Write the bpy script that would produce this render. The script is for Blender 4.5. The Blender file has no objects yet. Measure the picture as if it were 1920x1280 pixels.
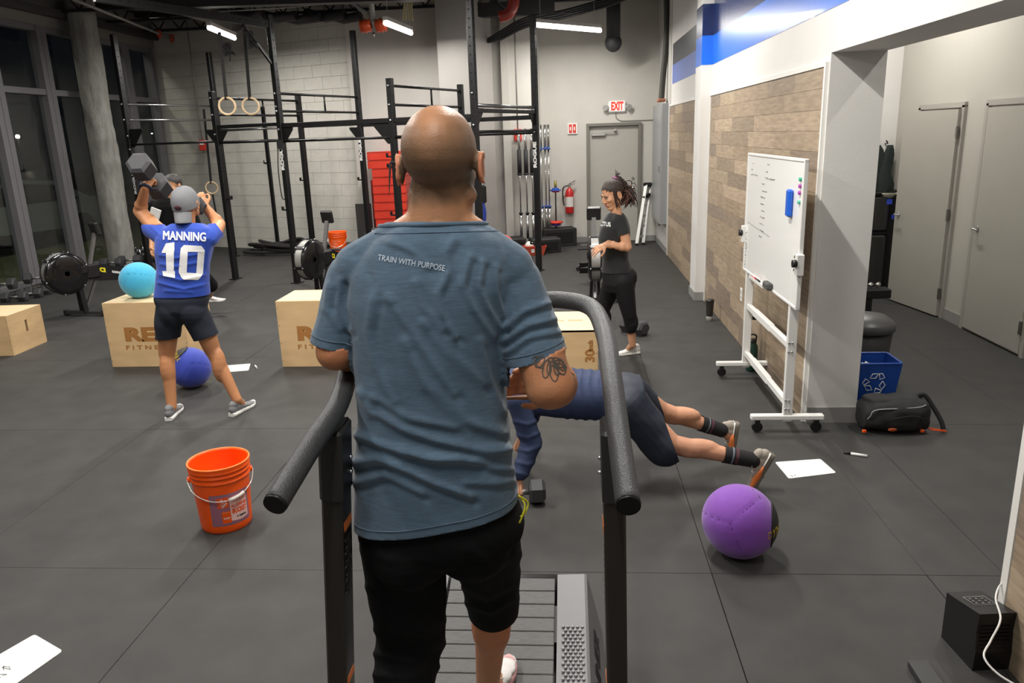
import bpy, bmesh, math, random
import numpy as np
from mathutils import Vector, Matrix, noise
from mathutils.bvhtree import BVHTree
random.seed(7)
PI = math.pi
C = bpy.context.scene.collection
# ------------------------------------------------------------------ camera
FPX, CAMH = 1438.0, 1.97
_d = np.array([104., 391., -FPX]); _d /= np.linalg.norm(_d)
_dv = np.array([math.sin(math.radians(2)), -math.cos(math.radians(2)), 0.])
_dn = _dv + (_dv @ _d) / _d[2] * -1 * np.array([0, 0, 1.])
_dn /= np.linalg.norm(_dn)
_up = -_dn; _rt = np.cross(_d, _up)
RC = np.array([_rt, _d, _up])
CO = np.array([0, 0, CAMH])
cam_data = bpy.data.cameras.new('camera'); cam = bpy.data.objects.new('camera', cam_data); C.objects.link(cam)
M4 = Matrix.Identity(4)
for i in range(3):
    for j in range(3): M4[i][j] = RC[i][j]
    M4[i][3] = CO[i]
cam.matrix_world = M4
cam_data.sensor_width = 36; cam_data.lens = FPX / 1920 * 36; cam_data.clip_end = 200; cam_data.clip_start = .05
bpy.context.scene.camera = cam
# ------------------------------------------------------------------ colour, world, lights
vs = bpy.context.scene.view_settings
vs.view_transform = 'Standard'; vs.look = 'None'; vs.gamma = 1; vs.use_curve_mapping = False; vs.exposure = 0.0
w = bpy.data.worlds.new('night'); bpy.context.scene.world = w; w.use_nodes = True
w.node_tree.nodes['Background'].inputs[0].default_value = (.05, .07, .11, 1)
w.node_tree.nodes['Background'].inputs[1].default_value = .03
LAMP_W = 104
# fluorescent tubes: (end, end, share of the full power); every one is a fixture built further down
TUBES = [((-5.12, 11.5, 3.6), (-5.26, 12.7, 3.6), .8), ((-2.46, 11.1, 3.5), (-2.33, 12.25, 3.5), .65), ((-.48, 12.1, 3.52), (.54, 12.95, 3.5), .75),
         ((-5.4, 7.6, 3.7), (-5.4, 8.8, 3.7), .8), ((-2.6, 7.6, 3.7), (-2.6, 8.8, 3.7), 1), ((.3, 7.4, 3.7), (.3, 8.6, 3.7), 1),
         ((-5.4, 3.8, 3.7), (-5.4, 5.0, 3.7), .8), ((-2.5, 3.7, 3.7), (-2.5, 4.9, 3.7), 1), ((.1, 3.6, 3.7), (.1, 4.8, 3.7), 1),
         ((-2.5, .4, 3.7), (-2.5, 1.6, 3.7), .4), ((-.2, .1, 3.7), (-.2, 1.3, 3.7), .38), ((-2.0, -2.6, 3.7), (-.8, -2.6, 3.7), .25),
         ((2.9, 4.2, 3.7), (2.9, 5.4, 3.7), .4), ((2.9, 7.6, 3.7), (2.9, 8.8, 3.7), .55)]
for (a, b, s) in TUBES:
    ld = bpy.data.lights.new('tube_light', 'AREA'); ld.shape = 'RECTANGLE'; ld.size = 1.2; ld.size_y = .06; ld.energy = LAMP_W * s
    ld.color = (1, .965, .90); ld.spread = PI
    lo = bpy.data.objects.new('tube_light', ld); C.objects.link(lo)
    A, B = Vector(a), Vector(b); m = (A + B) / 2; lo.location = m - Vector((0, 0, .045))
    lo.rotation_euler = (0, 0, math.atan2(B.y - A.y, B.x - A.x))

# ------------------------------------------------------------------ point helpers (a pixel of the photograph plus one known coordinate -> a point)
def ray(px, py): return RC @ np.array([px - 960., -(py - 640.), -FPX])
def G(px, py, z=0.):
    r = ray(px, py); return Vector(CO + r * ((z - CAMH) / r[2]))
def P(px, py, Y):
    r = ray(px, py); return Vector(CO + r * (Y / r[1]))
def PX(px, py, X):
    r = ray(px, py); return Vector(CO + r * (X / r[0]))
V = Vector
# ------------------------------------------------------------------ materials
def lin(c):
    if isinstance(c, str): c = [int(c[i:i + 2], 16) / 255 for i in (0, 2, 4)]
    return tuple(((x + .055) / 1.055) ** 2.4 if x > .04045 else x / 12.92 for x in c)
MATS = {}
def mat(name, col, rough=.5, metal=0., var=0., vscale=8., bump=0., bscale=60., attr=None, spec=.5, trans=0., emit=0., stretch=None, sheen=0., coat=0., detail=4.):
    if name in MATS: return MATS[name]
    m = bpy.data.materials.new(name); m.use_nodes = True; nt = m.node_tree; N = nt.nodes; L = nt.links
    b = N['Principled BSDF']; c = lin(col)
    b.inputs['Roughness'].default_value = rough; b.inputs['Metallic'].default_value = metal
    b.inputs['Specular IOR Level'].default_value = spec; b.inputs['Transmission Weight'].default_value = trans
    b.inputs['Coat Weight'].default_value = coat
    if sheen: b.inputs['Sheen Weight'].default_value = sheen
    src = None
    tc = N.new('ShaderNodeTexCoord'); mp = N.new('ShaderNodeMapping'); L.new(tc.outputs['Object'], mp.inputs[0])
    if stretch: mp.inputs['Scale'].default_value = stretch
    if attr:
        at = N.new('ShaderNodeAttribute'); at.attribute_name = attr; src = at.outputs['Color']
    else:
        rg = N.new('ShaderNodeRGB'); rg.outputs[0].default_value = (*c, 1); src = rg.outputs[0]
    if var:
        nz = N.new('ShaderNodeTexNoise'); nz.inputs['Scale'].default_value = vscale; nz.inputs['Detail'].default_value = detail
        L.new(mp.outputs[0], nz.inputs['Vector'])
        mr = N.new('ShaderNodeMapRange'); mr.inputs['From Min'].default_value = .3; mr.inputs['From Max'].default_value = .7
        mr.inputs['To Min'].default_value = 1 - var; mr.inputs['To Max'].default_value = 1 + var
        L.new(nz.outputs['Fac'], mr.inputs['Value'])
        vm = N.new('ShaderNodeVectorMath'); vm.operation = 'SCALE'; L.new(src, vm.inputs[0]); L.new(mr.outputs[0], vm.inputs['Scale']); src = vm.outputs[0]
    L.new(src, b.inputs['Base Color'])
    if bump:
        nb = N.new('ShaderNodeTexNoise'); nb.inputs['Scale'].default_value = bscale; nb.inputs['Detail'].default_value = 3
        L.new(mp.outputs[0], nb.inputs['Vector'])
        bp = N.new('ShaderNodeBump'); bp.inputs['Strength'].default_value = bump; bp.inputs['Distance'].default_value = .01
        L.new(nb.outputs['Fac'], bp.inputs['Height']); L.new(bp.outputs[0], b.inputs['Normal'])
    if emit:
        b.inputs['Emission Color'].default_value = (*c, 1); b.inputs['Emission Strength'].default_value = emit
    MATS[name] = m
    return m
# ------------------------------------------------------------------ objects
def tag(o, label=None, cat=None, group=None, kind=None):
    if label: o['label'] = label
    if cat: o['category'] = cat
    if group: o['group'] = group
    if kind: o['kind'] = kind
    return o
def thing(name, label, cat, loc=(0, 0, 0), rz=0., group=None):
    o = bpy.data.objects.new(name, None); C.objects.link(o); o.empty_display_size = .1
    o.location = loc; o.rotation_euler = (0, 0, rz)
    return tag(o, label, cat, group)
def link_mesh(name, me, m, parent=None):
    o = bpy.data.objects.new(name, me); C.objects.link(o)
    if m is not None and not me.materials: me.materials.append(m)
    if parent is not None: o.parent = parent
    return o
def dup(root, loc=None, rz=None, label=None, group=None):
    r = root.copy(); C.objects.link(r)
    if loc is not None: r.location = loc
    if rz is not None: r.rotation_euler = (0, 0, rz)
    if label: r['label'] = label
    if group: r['group'] = group
    for ch in list(root.children):
        c = ch.copy(); C.objects.link(c); c.parent = r
        for g in list(ch.children):
            d = g.copy(); C.objects.link(d); d.parent = c
    return r
def rotm(ax, ang): return Matrix.Rotation(ang, 4, ax)
def frame(d, up=V((0, 0, 1))):
    d = V(d).normalized(); up = V(up)
    if abs(d.dot(up.normalized())) > .98: up = V((0, 1, 0)) if abs(d.y) < .9 else V((1, 0, 0))
    x = d.cross(up).normalized(); y = x.cross(d).normalized()
    return x, y, d
class MB:
    def __init__(s): s.v = []; s.f = []; s.sm = []
    def add(s, vs_, fs, smooth=False):
        n = len(s.v); s.v += [tuple(q) for q in vs_]; s.f += [tuple(i + n for i in f) for f in fs]; s.sm += [smooth] * len(fs); return s
    def box(s, c, sz, R=None, bev=0.):
        hx, hy, hz = sz[0] / 2, sz[1] / 2, sz[2] / 2; c = V(c)
        if bev > 0:
            b = min(bev, hx * .9, hy * .9, hz * .9); vs_ = []
            for sx in (-1, 1):
                for sy in (-1, 1):
                    for sz_ in (-1, 1):
                        vs_ += [V((sx * (hx - b), sy * (hy - b), sz_ * hz)), V((sx * (hx - b), sy * hy, sz_ * (hz - b))), V((sx * hx, sy * (hy - b), sz_ * (hz - b)))]
            def I(sx, sy, sz_, k): return ((sx * 2 + sy) * 2 + sz_) * 3 + k
            fs = []
            for z in (0, 1): fs.append([I(0, 0, z, 0), I(1, 0, z, 0), I(1, 1, z, 0), I(0, 1, z, 0)])
            for y in (0, 1): fs.append([I(0, y, 0, 1), I(1, y, 0, 1), I(1, y, 1, 1), I(0, y, 1, 1)])
            for x in (0, 1): fs.append([I(x, 0, 0, 2), I(x, 1, 0, 2), I(x, 1, 1, 2), I(x, 0, 1, 2)])
            for y in (0, 1):
                for z in (0, 1): fs.append([I(0, y, z, 0), I(1, y, z, 0), I(1, y, z, 1), I(0, y, z, 1)])
            for x in (0, 1):
                for z in (0, 1): fs.append([I(x, 0, z, 0), I(x, 1, z, 0), I(x, 1, z, 2), I(x, 0, z, 2)])
            for x in (0, 1):
                for y in (0, 1): fs.append([I(x, y, 0, 1), I(x, y, 1, 1), I(x, y, 1, 2), I(x, y, 0, 2)])
            for x in (0, 1):
                for y in (0, 1):
                    for z in (0, 1): fs.append([I(x, y, z, 0), I(x, y, z, 1), I(x, y, z, 2)])
        else:
            vs_ = [V((x * hx, y * hy, z * hz)) for x in (-1, 1) for y in (-1, 1) for z in (-1, 1)]
            fs = [(0, 1, 3, 2), (4, 6, 7, 5), (0, 4, 5, 1), (2, 3, 7, 6), (0, 2, 6, 4), (1, 5, 7, 3)]
        if R is not None: vs_ = [R @ q for q in vs_]
        return s.add([q + c for q in vs_], fs)
    def beam(s, a, b, wd, ht, up=(0, 0, 1), bev=0.):
        a, b = V(a), V(b); x, y, z = frame(b - a, V(up)); R = Matrix((x, y, z)).transposed().to_4x4()
        return s.box((a + b) / 2, (wd, ht, (b - a).length), R, bev)
    def cyl(s, a, b, r, r2=None, n=16, cap=True, smooth=True):
        a, b = V(a), V(b); r2 = r if r2 is None else r2; x, y, z = frame(b - a)
        vs_ = [a + (x * math.cos(t) + y * math.sin(t)) * r for t in [2 * PI * k / n for k in range(n)]] + [b + (x * math.cos(t) + y * math.sin(t)) * r2 for t in [2 * PI * k / n for k in range(n)]]
        s.add(vs_, [(k, (k + 1) % n, n + (k + 1) % n, n + k) for k in range(n)], smooth)
        if cap: s.add(vs_, [tuple(range(n))[::-1], tuple(range(n, 2 * n))])
        return s
    def lathe(s, prof, o=(0, 0, 0), n=32, ax=None, smooth=True, a0=0., a1=2 * PI):
        o = V(o); x, y, z = frame(V(ax)) if ax is not None else (V((1, 0, 0)), V((0, 1, 0)), V((0, 0, 1)))
        full = abs(a1 - a0 - 2 * PI) < 1e-6; m = n if full else n + 1; vs_ = []
        for (r, h) in prof:
            for k in range(m):
                t = a0 + (a1 - a0) * k / n; vs_.append(o + x * (r * math.cos(t)) + y * (r * math.sin(t)) + z * h)
        fs = []
        for i in range(len(prof) - 1):
            for k in range(n): fs.append((i * m + k, i * m + (k + 1) % m, (i + 1) * m + (k + 1) % m, (i + 1) * m + k))
        return s.add(vs_, fs, smooth)
    def tube(s, pts, r, n=8, smooth=True, close=False, cap=True):
        pts = [V(p) for p in pts]; N = len(pts); rr = r if isinstance(r, (list, tuple)) else [r] * N
        vs_ = []; px = None
        for i, p in enumerate(pts):
            t = (pts[(i + 1) % N] - pts[i - 1]) if close else (pts[min(i + 1, N - 1)] - pts[max(i - 1, 0)])
            if t.length < 1e-9: t = V((0, 0, 1))
            t.normalize()
            if px is None: px, _, _ = frame(t)
            px = (px - t * px.dot(t))
            if px.length < 1e-6: px, _, _ = frame(t)
            px.normalize(); py = t.cross(px)
            vs_ += [p + (px * math.cos(2 * PI * k / n) + py * math.sin(2 * PI * k / n)) * rr[i] for k in range(n)]
        fs = [(i * n + k, i * n + (k + 1) % n, ((i + 1) % N) * n + (k + 1) % n, ((i + 1) % N) * n + k) for i in range(N if close else N - 1) for k in range(n)]
        s.add(vs_, fs, smooth)
        if cap and not close: s.add(vs_, [tuple(range(n))[::-1], tuple(range((N - 1) * n, N * n))])
        return s
    def prism(s, poly, o, ux, uy, dz):
        """polygon (2D) in the plane ux,uy at o, thickened by the vector dz"""
        o, ux, uy, dz = V(o), V(ux), V(uy), V(dz); n = len(poly)
        vs_ = [o + ux * p[0] + uy * p[1] for p in poly]; vs_ += [q + dz for q in vs_]
        return s.add(vs_, [tuple(range(n))[::-1], tuple(range(n, 2 * n))] + [(k, (k + 1) % n, n + (k + 1) % n, n + k) for k in range(n)])
    def ball(s, c, r, n=20, R=None, smooth=True):
        c = V(c); r = V(r) if isinstance(r, (tuple, list, Vector)) else V((r, r, r)); m = n // 2; vs_ = []
        for i in range(m + 1):
            th = PI * i / m
            for k in range(n):
                q = V((math.sin(th) * math.cos(2 * PI * k / n) * r.x, math.sin(th) * math.sin(2 * PI * k / n) * r.y, math.cos(th) * r.z))
                vs_.append(c + (R @ q if R is not None else q))
        return s.add(vs_, [(i * n + k, i * n + (k + 1) % n, (i + 1) * n + (k + 1) % n, (i + 1) * n + k) for i in range(m) for k in range(n)], smooth)
    def loft(s, secs, n=28, e=2., smooth=True, cap=True):
        """secs: (centre, half-width vector, half-depth vector)"""
        vs_ = []
        for (c, u, v) in secs:
            c, u, v = V(c), V(u), V(v)
            for k in range(n):
                t = 2 * PI * k / n; cs, sn = math.cos(t), math.sin(t)
                vs_.append(c + u * (math.copysign(abs(cs) ** (2 / e), cs)) + v * (math.copysign(abs(sn) ** (2 / e), sn)))
        N = len(secs)
        s.add(vs_, [(i * n + k, i * n + (k + 1) % n, (i + 1) * n + (k + 1) % n, (i + 1) * n + k) for i in range(N - 1) for k in range(n)], smooth)
        if cap: s.add(vs_, [tuple(range(n))[::-1], tuple(range((N - 1) * n, N * n))])
        return s
    def cap(s, a, b, r0, r1, n=18, flat=None):
        """tapered capsule"""
        a, b = V(a), V(b); x, y, z = frame(b - a); L = (b - a).length; vs_ = []
        rows = []
        for i in range(1, 6): t = PI / 2 * i / 6; rows.append((-r0 * math.cos(t), r0 * math.sin(t)))
        rows = [(-r0, r0 * .02)] + rows + [(0, r0), (L, r1)]
        for i in range(5, 0, -1): t = PI / 2 * i / 6; rows.append((L + r1 * math.cos(t), r1 * math.sin(t)))
        rows.append((L + r1, r1 * .02))
        for (h, r) in rows:
            for k in range(n):
                q = (x * math.cos(2 * PI * k / n) + y * math.sin(2 * PI * k / n)) * r
                if flat is not None: fd = V(flat[0]).normalized(); q = q - fd * (q.dot(fd) * (1 - flat[1]))
                vs_.append(a + z * h + q)
        m = len(rows)
        s.add(vs_, [(i * n + k, i * n + (k + 1) % n, (i + 1) * n + (k + 1) % n, (i + 1) * n + k) for i in range(m - 1) for k in range(n)], True)
        return s.add(vs_, [tuple(range(n))[::-1], tuple(range((m - 1) * n, m * n))], True)
    def mesh(s, name='m', off=None):
        me = bpy.data.meshes.new(name)
        vs_ = s.v if off is None else [(q[0] - off[0], q[1] - off[1], q[2] - off[2]) for q in s.v]
        me.from_pydata(vs_, [], s.f); me.polygons.foreach_set('use_smooth', s.sm)
        bm = bmesh.new(); bm.from_mesh(me); bmesh.ops.remove_doubles(bm, verts=bm.verts, dist=1e-6); bmesh.ops.recalc_face_normals(bm, faces=bm.faces); bm.to_mesh(me); bm.free()
        me.update(); return me
    def build(s, name, m, parent=None, world=True):
        """vertices are world coordinates unless world is False (then the parent's local ones)"""
        root = parent
        while root is not None and root.type != 'EMPTY' and root.parent is not None: root = root.parent
        me = s.mesh(name)
        if world and root is not None and root.type == 'EMPTY':
            mw = Matrix.Translation(root.location) @ root.rotation_euler.to_matrix().to_4x4(); me.transform(mw.inverted())
        return link_mesh(name, me, m, parent)
def blob(mb, voxel=.005, smooth=6, cuts=(), disp=None):
    """union of the closed shapes in mb as one continuous surface; cuts: (point, normal) planes whose positive side is cleared"""
    me = mb.mesh('blob'); o = bpy.data.objects.new('blob', me); C.objects.link(o)
    r = o.modifiers.new('r', 'REMESH'); r.mode = 'VOXEL'; r.voxel_size = voxel; r.use_smooth_shade = True
    if smooth: sm = o.modifiers.new('s', 'SMOOTH'); sm.factor = .5; sm.iterations = smooth
    dg = bpy.context.evaluated_depsgraph_get(); dg.update()
    out = bpy.data.meshes.new_from_object(o.evaluated_get(dg))
    bpy.data.objects.remove(o); bpy.data.meshes.remove(me)
    if cuts:
        bm = bmesh.new(); bm.from_mesh(out)
        for cc in cuts:
            p, nrm = cc[0], cc[1]; rad = cc[2] if len(cc) > 2 else None; geo = bm.verts[:] + bm.edges[:] + bm.faces[:]
            if rad:
                fs = [f for f in bm.faces if (f.calc_center_median() - V(p)).length < rad]; vsq = {q for f in fs for q in f.verts}; es = {e for f in fs for e in f.edges}
                geo = list(vsq) + list(es) + fs
            bmesh.ops.bisect_plane(bm, geom=geo, plane_co=V(p), plane_no=V(nrm), clear_outer=not rad)
            if rad:
                bmesh.ops.delete(bm, geom=[f for f in bm.faces if (f.calc_center_median() - V(p)).length < rad and (f.calc_center_median() - V(p)).dot(V(nrm)) > 0], context='FACES')
        bm.to_mesh(out); bm.free()
    if disp is not None:
        n = len(out.vertices); co = np.zeros(n * 3); no = np.zeros(n * 3); out.vertices.foreach_get('co', co); out.vertices.foreach_get('normal', no)
        co = co.reshape(-1, 3); no = no.reshape(-1, 3); out.vertices.foreach_set('co', disp(co, no).ravel())
    out.polygons.foreach_set('use_smooth', [True] * len(out.polygons)); out.materials.clear(); out.update()
    return out
def paint(me, fn):
    """per-vertex albedo: fn(co array) -> sRGB array"""
    n = len(me.vertices); co = np.zeros(n * 3); me.vertices.foreach_get('co', co); co = co.reshape(-1, 3)
    c = np.clip(fn(co), 0, 1); c = np.where(c > .04045, ((c + .055) / 1.055) ** 2.4, c / 12.92)
    a = me.color_attributes.new('Col', 'FLOAT_COLOR', 'POINT'); a.data.foreach_set('color', np.hstack([c, np.ones((n, 1))]).ravel())
def shift(me, root):
    me.transform((Matrix.Translation(root.location) @ root.rotation_euler.to_matrix().to_4x4()).inverted()); return me
def npn(co, scale, seed=0):
    return np.array([noise.noise(V((q[0] * scale + seed, q[1] * scale - seed, q[2] * scale + 2 * seed))) for q in co])
def glyphs(txt, size=1., bold=0., sub=0):
    cu = bpy.data.curves.new('t', 'FONT'); cu.body = txt; cu.size = size; cu.offset = 0. if 'M' in txt else bold; cu.align_x = 'CENTER'; cu.align_y = 'CENTER'; cu.resolution_u = 3
    o = bpy.data.objects.new('t', cu); C.objects.link(o); dg = bpy.context.evaluated_depsgraph_get(); dg.update()
    me = bpy.data.meshes.new_from_object(o.evaluated_get(dg)); bpy.data.objects.remove(o)
    bm = bmesh.new(); bm.from_mesh(me); bmesh.ops.remove_doubles(bm, verts=bm.verts, dist=1e-5)
    if sub:
        bmesh.ops.triangulate(bm, faces=bm.faces)
        for _ in range(8):
            es = [e for e in bm.edges if e.calc_length() > sub]
            if not es: break
            bmesh.ops.subdivide_edges(bm, edges=es, cuts=1); bmesh.ops.triangulate(bm, faces=[f for f in bm.faces if len(f.verts) > 3])
    vs_ = [v.co.copy() for v in bm.verts]; bm.verts.index_update(); fs = [tuple(v.index for v in f.verts) for f in bm.faces]; bm.free(); bpy.data.meshes.remove(me)
    if bold and txt == 'MANNING':   # heavier strokes: the same letters again, a hair to each side
        v2, f2 = [], []
        for k_, (ox, oy) in enumerate(((bold, bold * .6), (-bold, bold * .6), (bold, -bold * .6), (-bold, -bold * .6))):
            n_ = len(v2); v2 += [q + V((ox, oy, 0)) for q in vs_]; f2 += [tuple(i + n_ for i in f) for f in fs]
        vs_, fs = v2, f2
    return vs_, fs
def lettering(name, txt, o, ux, uy, m, parent, size=.1, bold=0., width=None, thick=.0015, slant=0.):
    """flat print: the words in the plane through o spanned by ux (reading direction) and uy (up of the letters)"""
    vs_, fs = glyphs(txt, size, bold); ux, uy = V(ux).normalized(), V(uy).normalized(); nn = ux.cross(uy)
    xs = [q.x for q in vs_]; k = width / (max(xs) - min(xs)) if width else 1.
    b = MB(); b.add([V(o) + ux * ((q.x + slant * q.y) * k) + uy * q.y + nn * thick for q in vs_], fs)
    return b.build(name, m, parent)
def project(name, vs_, fs, fmap, direction, bvh, m, parent, root, lift=.0018):
    """drape 2D shapes onto a surface along a direction"""
    out = []; d = V(direction).normalized()
    for q in vs_:
        s0 = fmap(q); hit = bvh.ray_cast(s0, d)
        out.append(hit[0] - d * lift if hit[0] is not None else None)
    fs = [f for f in fs if all(out[i] is not None for i in f)]; out = [q if q is not None else V() for q in out]
    used = sorted({i for f in fs for i in f}); mp_ = {i: k for k, i in enumerate(used)}
    b = MB(); b.add([out[i] for i in used], [tuple(mp_[i] for i in f) for f in fs], True)
    me = b.mesh(name); shift(me, root)
    return link_mesh(name, me, m, parent)
def smooth_path(pts, n=8, close=False):
    pts = [V(p) for p in pts]; out = []; N = len(pts); rng = range(N if close else N - 1)
    for i in rng:
        p0 = pts[(i - 1) % N] if close or i > 0 else pts[0]; p1 = pts[i]; p2 = pts[(i + 1) % N]; p3 = pts[(i + 2) % N] if close or i + 2 < N else pts[-1]
        for k in range(n):
            t = k / n; out.append(.5 * ((2 * p1) + (p2 - p0) * t + (2 * p0 - 5 * p1 + 4 * p2 - p3) * t * t + (3 * p1 - p0 - 3 * p2 + p3) * t ** 3))
    if not close: out.append(pts[-1])
    return out
# common materials
BLACK = mat('black powder coat', '1b1b1c', .45, .3, var=.15, vscale=20)
STEEL = mat('steel', 'b8b8b8', .28, 1.)
CHROME = mat('chrome', 'd8d8d8', .15, 1.)
WHITE = mat('white print', 'e8e8e6', .6)
RUB = mat('black rubber', '232323', .7, var=.1)
PLAST = mat('black plastic', '1a1a1b', .35)
GREYP = mat('grey plastic', '8d8c8a', .45)
# ================================================================== SETTING
RIGU = V((math.cos(math.radians(-21.3)), math.sin(math.radians(-21.3)), 0)); RIGV = V((-RIGU.y, RIGU.x, 0))
M_wall = mat('grey painted wall', 'c6c3bc', .55, var=.03, vscale=3, bump=.15, bscale=90)
M_wallw = mat('white painted wall', 'dad8d5', .5, var=.02, vscale=3, bump=.08, bscale=90)
M_white = mat('white trim paint', 'e6e4e0', .4)
M_base = mat('grey vinyl base', '8f8e8c', .45)
M_mort = mat('mortar paint', 'b5b2aa', .8)
M_door = mat('grey door paint', 'a5a29a', .45, var=.02, vscale=4)
M_mull = mat('dark bronze aluminium', '6e6d70', .5, .1)
M_deck = mat('black ceiling deck', '1d1d20', .8, var=.3, vscale=3)
CEIL = 4.35
def struct(name, mb, m, parent=None):
    o = mb.build(name, m, parent)
    if parent is None: o['kind'] = 'structure'
    return o
# floor: rubber mats laid edge to edge
M_mat = mat('speckled rubber mat', '393837', .62, var=.16, vscale=5, bump=.22, bscale=320, spec=.35, detail=9)
fl = struct('floor', MB().box((-1.7, 5.5, -.06), (14.2, 19, .09)), mat('slab', '141414', .9))
xs = [-8.0, -7.94, -6.72, -5.5, -4.28, -3.06, -1.82, -.6, .63, 1.58, 1.92, 3.06, 3.95]; ys = [1.34 + 1.83 * k for k in range(-3, 8)]
ys[-1] = 15.5
for i in range(1, len(xs) - 1):
    for j in range(len(ys) - 1):
        x0, x1, y0, y1 = xs[i], xs[i + 1], ys[j], ys[j + 1]; g = .0022 + (.0022 if (x0 == 1.58 or x0 == .63) and j == 3 else 0); dz = random.uniform(-.0008, .0008)
        MB().box(((x0 + x1) / 2, (y0 + y1) / 2, -.0075 + dz), (x1 - x0 - g, y1 - y0 - g, .015), bev=.0015).build('mat', M_mat, fl)
# ceiling
struct('ceiling', MB().box((-1.7, 5.5, CEIL + .05), (14.2, 19, .1)), M_deck)
# back wall right of the recess, at y 14.3, with the exit door opening
dx0, dx1, dzt = .37, 1.27, 2.07
bw = MB(); bw.box(((-.55 + dx0) / 2, 14.35, CEIL / 2), (dx0 + .55, .1, CEIL)).box(((dx1 + 1.75) / 2, 14.35, CEIL / 2), (1.75 - dx1, .1, CEIL)).box(((dx0 + dx1) / 2, 14.35, (dzt + CEIL) / 2), (dx1 - dx0, .1, CEIL - dzt))
struct('wall_back', bw, M_wall)
struct('wall_rear', MB().box((-2.1, -4.0, CEIL / 2), (12.2, .1, CEIL)), M_wall)
# nearer stretch of back wall, between the block pier and the recess
w2 = MB(); w2.box((-2.08, 13.55, CEIL / 2), (3.2, .1, CEIL)); w2.box((-.53, 13.92, CEIL / 2), (.1, .84, CEIL))
struct('wall_recess', w2, mat('light wall', 'c2bfb9', .55, var=.03, vscale=3, bump=.12, bscale=90))
# corner pier
MBq = MB(); MBq.box((-1.02, 13.46, CEIL / 2), (.13, .1, CEIL)); struct('trim_1', MBq, M_wall)
# rotated square column by the rig
cc = V((-1.63, 13.06, CEIL / 2)); struct('column', MB().box(cc, (.66, .66, CEIL), rotm('Z', math.radians(-19)) @ Matrix.Identity(4), bev=.01), mat('column paint', 'a09c98', .5, var=.03, vscale=3))
# concrete block wall, oblique
bo = V((-8.02, 15.28, 0)); bl = 4.72
blk = struct('wall_left_block', MB().box(bo + RIGU * bl / 2 + RIGV * .083 + V((0, 0, CEIL / 2)), (bl, .15, CEIL), rotm('Z', math.radians(-21.3))), M_mort)
M_blk = mat('painted block', 'c9c6be', .65, var=.04, vscale=6, bump=.5, bscale=70)
bmesh_cache = {}
def block_mesh(L):
    k = round(L, 3)
    if k not in bmesh_cache:
        me = MB().box((0, 0, 0), (L - .0028, .025, .2), rotm('Z', math.radians(-21.3)), bev=.002).mesh('block'); me.materials.append(M_blk); bmesh_cache[k] = me
    return bmesh_cache[k]
r = 0; z = 0.
while z < CEIL - .05:
    s0 = 0.
    first = .2032 if r % 2 else .4064
    L = first
    while s0 < bl - .02:
        L = min(L, bl - s0)
        o = link_mesh('block', block_mesh(L), None, blk); o.location = bo + RIGU * (s0 + L / 2) + RIGV * random.uniform(-.001, .001) + V((0, 0, z + .1016))
        s0 += L; L = .4064
    z += .2032; r += 1
# block pier at the end of it, facing the room
pier = struct('wall_pier', MB().box((-3.5, 13.62, CEIL / 2), (.36, .16, CEIL)), M_mort)
M_blk2 = mat('painted pier block', 'c0bdb6', .6, var=.03, vscale=6, bump=.3, bscale=70)
z = 0.
for r in range(21):
    MB().box((-3.5, 13.53, z + .1016), (.372, .03, .198), bev=.003).build('block', M_blk2, pier); z += .2032
# window wall
wx = -8.0
ww = MB(); ww.box((wx - .06, 4.5, (3.8 + CEIL) / 2), (.3, 22, CEIL - 3.8)).box((wx - .12, 4.5, .03), (.3, 22, .06))
struct('wall_left', ww, mat('window header', '77756f', .6, var=.05))
sf = MB(); sf.box((wx + .19, 4.5, 4.0), (.08, 22, .12)); struct('trim_2', sf, mat('dark header', '3c3a38', .6))
M_glass = mat('window glass', 'ffffff', .0, trans=1., spec=.5)
nt = M_glass.node_tree; b = nt.nodes['Principled BSDF']
tr = nt.nodes.new('ShaderNodeBsdfTransparent'); gl = nt.nodes.new('ShaderNodeBsdfGlossy'); gl.inputs['Roughness'].default_value = .02; mx = nt.nodes.new('ShaderNodeMixShader'); fr = nt.nodes.new('ShaderNodeFresnel'); fr.inputs[0].default_value = 1.5
tr.inputs[0].default_value = (.9, .93, .93, 1)
geo_ = nt.nodes.new('ShaderNodeNewGeometry'); ma_ = nt.nodes.new('ShaderNodeMath'); ma_.operation = 'MULTIPLY_ADD'; ma_.inputs[1].default_value = 1 / 1.5 - 1.5; ma_.inputs[2].default_value = 1.5; nt.links.new(geo_.outputs['Backfacing'], ma_.inputs[0]); nt.links.new(ma_.outputs[0], fr.inputs[0])
nt.links.new(fr.outputs[0], mx.inputs[0]); nt.links.new(tr.outputs[0], mx.inputs[1]); nt.links.new(gl.outputs[0], mx.inputs[2]); nt.links.new(mx.outputs[0], nt.nodes['Material Output'].inputs[0])
mys = [15.25 - .08, 14.2, 13.0, 11.9, 10.75, 9.6, 8.45, 7.3, 6.15, 5.0, 3.85, 2.7, 1.55, .4, -.75, -1.9, -3.05, -3.95]
k = 1
for a, b_ in zip(mys[:-1], mys[1:]):
    wroot = MB(); y0, y1 = b_, a
    for yy in (y0 + .058, y1 - .058): wroot.box((wx, yy, 1.93), (.16, .105, 3.75), bev=.004)
    for zz in (.09, 2.84, 3.76): wroot.box((wx, (y0 + y1) / 2, zz), (.13, y1 - y0 - .22, .09), bev=.004)
    f = struct('window_%d' % k, wroot, M_mull)
    for z0, z1 in ((.14, 2.79), (2.89, 3.71)):
        MB().box((wx - .02, (y0 + y1) / 2, (z0 + z1) / 2), (.008, y1 - y0 - .22, z1 - z0)).build('pane', M_glass, f)
    k += 1
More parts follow.
